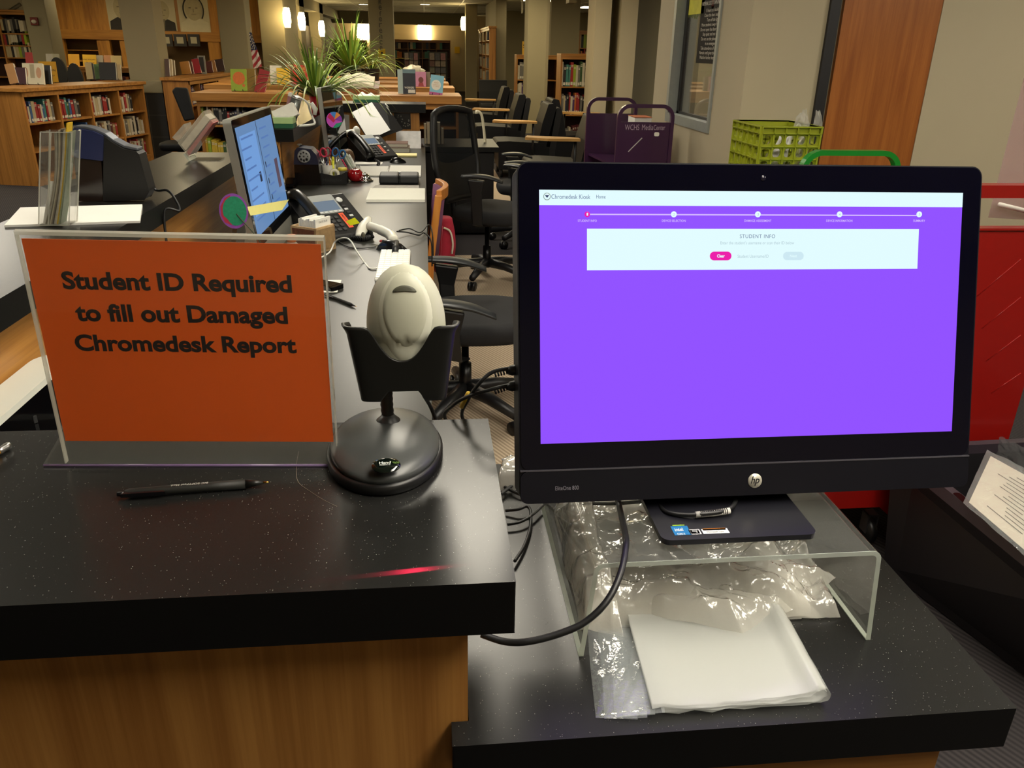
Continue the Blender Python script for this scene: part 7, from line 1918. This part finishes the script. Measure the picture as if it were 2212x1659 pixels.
# small flag on a stick
fx = PY(546,100,8.6)
t = thing('flag', 'small american flag hanging on a stick on the oak shelves', 'flag', (PY(560,196,8.6).x,8.6,zC))
put('pole', MB().tube([V((PY(560,196,8.6).x,8.62,zC)), PY(541,58,8.62)], .004, 8), M('flag_pole', (150,110,60), .5), t)
put('pole_foot', MB().lathe([(.03,0),(.03,.008),(.006,.014)], 16, 0, 1, 1, (PY(560,196,8.6).x,8.62,zC)), BLKP, t)
def FP(u, v):
    top = PY(541,66,8.6); x0, y0 = 538.5+ (9)*v, 70+78*v
    p = PY(x0+ (5+13*min(1,v*1.25))*u, y0-3*u*v, 8.6); return p+V((0,-.012*math.sin(u*7+v*3),0))
q = MB(); NU, NV = 26, 44
vs = [FP(i/NU, j/NV) for j in range(NV+1) for i in range(NU+1)]
for j in range(NV):
    for i in range(NU):
        u, v = (i+.5)/NU, (j+.5)/NV
        if v < .50: m = 2
        else: m = 0 if int((u*2.0+v*9)*1.0) % 2 == 0 else 1
        a = j*(NU+1)+i; q.add([vs[a],vs[a+1],vs[a+NU+2],vs[a+NU+1]], [(0,1,2,3)], m, False)
put('cloth', q, [M('flag_red', (150,36,40), .8), M('flag_white', (200,190,172), .8), M('flag_navy', (30,36,66), .8)], t)
q = MB()
for k in range(22):
    v = .06+.42*(k/22); u = .2+.6*((k*7) % 5)/4; p = FP(u, v); q.ell(p+V((0,-.006,0)), (.0055,.002,.0055), 6, 4)
put('stars', q, MATS['flag_white'], t, kind='stuff')
# open dictionary on a stand, right part of the nearest range
t = thing('dictionary_stand', 'brown sloped stand holding the open dictionary', 'stand', (-.62,8.4,zC))
put('ramp', MB().prism([(8.30,zC+.002),(8.62,zC+.002),(8.62,zC+.10),(8.30,zC+.045)], PY(728,190,8.3).x, PY(815,190,8.3).x, 'x'), wood('stand_oak', (110,64,28), (150,92,44), 'X'), t)
t = thing('dictionary', 'huge open dictionary with curved white pages on the brown stand', 'book', (-.62,8.45,zC+.1))
xl_, xc_, xr_ = PY(735,170,8.45).x, PY(757,170,8.45).x, PY(808,170,8.45).x
for (xa, xb, nme) in ((xl_, xc_, 'left_pages'), (xc_, xr_, 'right_pages')):
    rings = []
    for i in range(13):
        u = i/12; x = xa+(xb-xa)*u; hgt = .022+.030*math.sin(PI*min(1,(u if nme == 'right_pages' else 1-u)*1.0+.12))
        rings.append([V((x,8.32,zC+.052)), V((x,8.60,zC+.098)), V((x,8.60,zC+.098+hgt+.03)), V((x,8.32,zC+.052+hgt))])
    put(nme, MB().loft(rings, 0, False), M('dictionary_page', (214,206,176), .8), t)
put('cover_board', MB().prism([(8.30,zC+.047),(8.63,zC+.101),(8.63,zC+.106),(8.30,zC+.052)], xl_-.02, xr_+.05, 'x'), M('dictionary_cover', (120,90,64), .6), t)
def dark_band(mk, w, h, t):
    q = mk(); q.box(0,w,-.0045,-.003,h*.84,h); put('top_band', q, M('cover_slate', (96,120,124), .5), t)
    q = mk(); q.box(w*.4,w*.95,-.0045,-.003,h*.04,h*.18); put('white_block', q, M('cover_whitish', (200,196,180), .6, var=.3, scale=60), t)
    o = mk(); lettering('WORKERS', o.T @ Matrix.Translation((w*.5,-.0035,h*.26)) @ Matrix.Rotation(PI/2,4,'X'), w*.75, h*.08, MATS['cover_whitish'], t, .02)
display('black book with slate band and white lettering, front of the nearest range', 871, 151, 897, 203, 8.30, (30,32,40), decor=dark_band, zf=zC, lean=.08, easel=False)
display('pale blue grey book standing behind the black one', 860, 151, 873, 203, 8.34, (164,178,168), zf=zC, lean=.05, easel=False)
def pink(mk, w, h, t):
    q = mk(); q.prism([(w*.55+w*.22*math.cos(2*PI*i/20), h*.45+h*.2*math.sin(2*PI*i/20)) for i in range(20)], -.0048, -.003, 'y'); put('printed_face', q, M('cover_brown_face', (96,48,40), .6), t)
    q = mk(); q.prism([(w*.3,h*.02),(w*.8,h*.02),(w*.72,h*.28),(w*.4,h*.28)], -.0044, -.003, 'y'); put('printed_shoulders', q, M('cover_dark_red', (130,50,54), .6), t)
display('pink book with a portrait on its cover, on the second range', 896, 156, 920, 192, 9.95, (176,116,140), decor=pink, zf=zC, lean=.1, easel=False)
display('grey brown book right of the pink portrait book', 918, 156, 929, 192, 10.0, (110,100,80), zf=zC, lean=.1, easel=False)
def white_disc(mk, w, h, t):
    q = mk(); q.prism([(w*.46+w*.36*math.cos(2*PI*i/24), h*.5+h*.26*math.sin(2*PI*i/24)) for i in range(24)], -.0045, -.003, 'y'); d = put('white_disc', q, M('disc_ivory', (214,212,196), .6), t)
    q = mk(); q.box(0,w,-.0045,-.003,0,h*.13); put('pink_band', q, M('cover_pink_band', (170,80,130), .6), t)
    o = mk(); lettering('60', o.T @ Matrix.Translation((w*.46,-.0050,h*.62)) @ Matrix.Rotation(PI/2,4,'X'), w*.3, h*.09, M('cover_gold_soft', (190,150,110), .6), t); lettering('FAMOUS\nSTORIES', o.T @ Matrix.Translation((w*.46,-.0050,h*.47)) @ Matrix.Rotation(PI/2,4,'X'), w*.5, h*.13, MATS['cover_gold_soft'], t)
display('light blue book with a white disc on a wire easel, right end of the range', 927, 162, 955, 203, 8.34, (120,178,196), decor=white_disc, zf=zC, lean=.22, side=.12)
# crumpled wrapping far behind the ranges
t = thing('wrapped_bundle', 'bright crumpled plastic wrapped bundle on the rear range', 'bundle', PY(893,150,12.8)); c = PY(893,143,12.8)
q = MB(); 
def bl(u, v):
    a = 2*PI*u; b = PI*v; d = V((math.cos(a)*math.sin(b),math.sin(a)*math.sin(b),-math.cos(b))); r_ = 1+.35*noise.noise(d*2.3); return V((c.x,12.9,zC+.09))+V((d.x*.16*r_,d.y*.1*r_,d.z*.088*r_))
q.grid(bl, 24, 14); put('wrapping', q, M('shiny_wrap', (206,202,186), .2, bump=.6, scale=40), t)

# ------------------------------------------------------------------ right side and far bookcases
zsh = [PY(1230,y,12.9).z for y in (308,248,187)]
xl_, xr_ = PY(1209,200,12.9).x, PY(1300,200,12.9).x
TR_ = frame((xl_,12.9,0),(1,0,0),(0,1,0))
bays = bookcase('bookcase', 'oak bookcase on the right between the lounge chairs and the pier', TR_, xr_-xl_, .42, PY(1240,116,12.9).z, 1, (.10,)+tuple(zsh), mS=OAK, topover=.0, tth=.03, kick=.05)
PALR = ['white','grey','teal','red','lime','white','green','white','grey','tan']
row_books(TR_, bays[0][0], bays[0][1], zsh[2], .30, .36, 'top shelf, right oak bookcase', fill=.97, tmin=.024, tmax=.045, pal=['white','grey','cream','tan'], start=['white','black','teal','teal','red','lime','white','grey','green','white','black','white','tan'])
row_books(TR_, bays[0][0], bays[0][1], zsh[1], .26, .33, 'second shelf, right oak bookcase', fill=.97, tmin=.020, tmax=.036, pal=['purple','red','dark blue','teal','black'], start=['white','grey','cream','dark blue','black','red','white','purple','orange','red','red','grey','black','red','teal','purple'])
row_books(TR_, bays[0][0], bays[0][1], zsh[0], .16, .27, 'third shelf, right oak bookcase', fill=.85, tmin=.025, tmax=.04, pal=['maroon','white','grey','maroon'])
# small bookcase seen between the piers with a sign on it
xg0 = PY(1116,120,16.9).x; TG = frame((xg0,16.9,0),(1,0,0),(0,1,0))
zg = [PY(1128,y,16.9).z for y in (211,172)]
bays = bookcase('bookcase', 'narrow oak bookcase half hidden between two piers', TG, .85, .40, PY(1125,118,16.9).z, 1, (.1,.35)+tuple(zg), mS=OAK, topover=0, tth=.03)
row_books(TG, bays[0][0], bays[0][1], zg[1], .26, .36, 'upper shelf, narrow bookcase between piers', fill=.5, tmin=.03, tmax=.05, pal=['grey','white','cream','grey'])
row_books(TG, bays[0][0], bays[0][1], zg[0], .24, .32, 'lower shelf, narrow bookcase between piers', fill=.5, tmin=.025, tmax=.045, pal=['maroon','grey','white','purple'])
a = PY(1128,117,16.95); b = PY(1152,90,16.95)
t = thing('shelf_sign', 'yellow sign beginning Sp on top of the narrow bookcase', 'sign', ((a.x+b.x)/2,16.95,a.z))
put('sheet', MB().box(a.x,b.x,16.95,16.956,PY(1125,118,16.9).z+.001,b.z), M('shelf_sign_yellow', (206,158,40), .7), t)
c = PY(1137,101,16.949); lettering('Sp', frame((c.x-.01,16.9495,c.z),(1,0,0),(0,0,1)), .115, .085, M('sign_ink', (50,40,20), .7), t, .01, depth=.001)
# far right bookcase through the opening
xh0 = PY(1252,66,18.6).x; TH = frame((xh0,18.6,0),(1,0,0),(0,1,0)); zhh = [PY(1270,y,18.6).z for y in (140,103.5)]
bays = bookcase('bookcase', 'far oak bookcase seen through the opening above the right bookcase', TH, 1.0, .35, PY(1265,66,18.6).z, 1, (.1,.5)+tuple(zhh), mS=OAK, topover=0, tth=.03)
row_books(TH, bays[0][0], bays[0][1], zhh[1], .22, .30, 'upper shelf, far bookcase through the opening', far=True, fill=.6, tmin=.03, tmax=.05, pal=['white','black','grey','lime','cream']); row_books(TH, bays[0][0], bays[0][1], zhh[0], .24, .34, 'lower shelf, far bookcase through the opening', far=True, fill=.6, tmin=.03, tmax=.05, pal=['orange','red','cream','black'])
# tall bookcase along the right aisle, shelves facing left
XF = PY(1057,57,20.5).x; TF = frame((XF,24.4,0),(0,-1,0),(1,0,0))
bays = bookcase('bookcase', 'tall oak bookcase along the right aisle facing left', TF, 3.9, .17, 2.0, 3, (.1,.42,.74,1.06,1.38,1.70), mS=OAKY, mU=OAKZ, topover=.02)
for z, w_ in ((.42,'lowest seen'),(.74,'fourth'),(1.06,'third'),(1.38,'second'),(1.70,'top')):
    for i in range(3): row_books(TF, bays[i][0], bays[i][1], z, .18, .27, f'{w_} shelf, {nm[i]}, tall aisle bookcase', far=True, fill=.35, tmin=.07, tmax=.14, depth=.12, setback=.015, pal=['white','cream','white','grey','dark blue','white','tan'])
# long bookcases on the far wall
for (x0, x1, lb, cols) in ((700,792,'left',3),(850,973,'right',4)):
    xa, xb = PY(x0,88,31.6).x, PY(x1,90,31.6).x; TI = frame((xa,31.6,0),(1,0,0),(0,1,0)); Hh = PY((x0+x1)/2,86,31.6).z
    zI = [PY((x0+x1)/2,y,31.6).z for y in (126,106)]
    bays = bookcase('bookcase', f'wide dark oak bookcase on the far wall, {lb} of the lettered column', TI, xb-xa, .35, Hh, cols, (.1,.5)+tuple(zI), mS=wood('dark_oak', (104,66,36), (146,98,54), 'X'), mU=MATS['dark_oak'], topover=0)
    for i in range(cols):
        for z, w_ in ((zI[1],'upper'),(zI[0],'lower')):
            row_books(TI, bays[i][0], bays[i][1], z, .18, .27, f'{w_} shelf, {nm[i]}, far wall bookcase {lb}', far=True, fill=.6, tmin=.06, tmax=.12, pal=['teal','teal','dark blue','white','tan','orange','brown'])
# magazine racks
for (x0, x1, y0, lb) in ((872,906,112,'left'),(926,966,112,'right')):
    xa, xb = PY(x0,130,27).x, PY(x1,130,27).x; zt = PY(x0,y0,27).z
    t = thing('magazine_rack', f'dark wire magazine rack full of magazines before the far bookcase, {lb} one', 'rack', ((xa+xb)/2,27.1,0))
    put('rack_frame', MB().box(xa,xa+.02,27.1,27.14,0,zt).box(xb-.02,xb,27.1,27.14,0,zt).box(xa,xb,27.13,27.15,.1,zt), M('rack_black', (26,24,22), .5), t)
    random.seed(len(lb))
    for r_ in range(4):
        for c_ in range(3):
            x = xa+.03+(xb-xa-.06)*c_/3; w_ = (xb-xa-.06)/3-.02; z = .58+(zt-.62)*r_/4
            put('magazine', MB().prism([(27.02,z),(27.10,z+.20),(27.105,z+.20),(27.025,z)], x, x+w_, 'x'), M('rack_mag_%d' % (r_*3+c_), random.choice([(120,108,100),(90,60,56),(150,140,128),(70,70,80),(130,90,96),(96,96,88)]), .5, var=.5, scale=20), t)

FARB.T = None
o = put('books', FARB, [MATS['book_cloth_'+c.replace(' ','_')] for c in FARC])
tag(o, 'the many small far off books on the distant bookcases along the walls', 'books', kind='stuff')
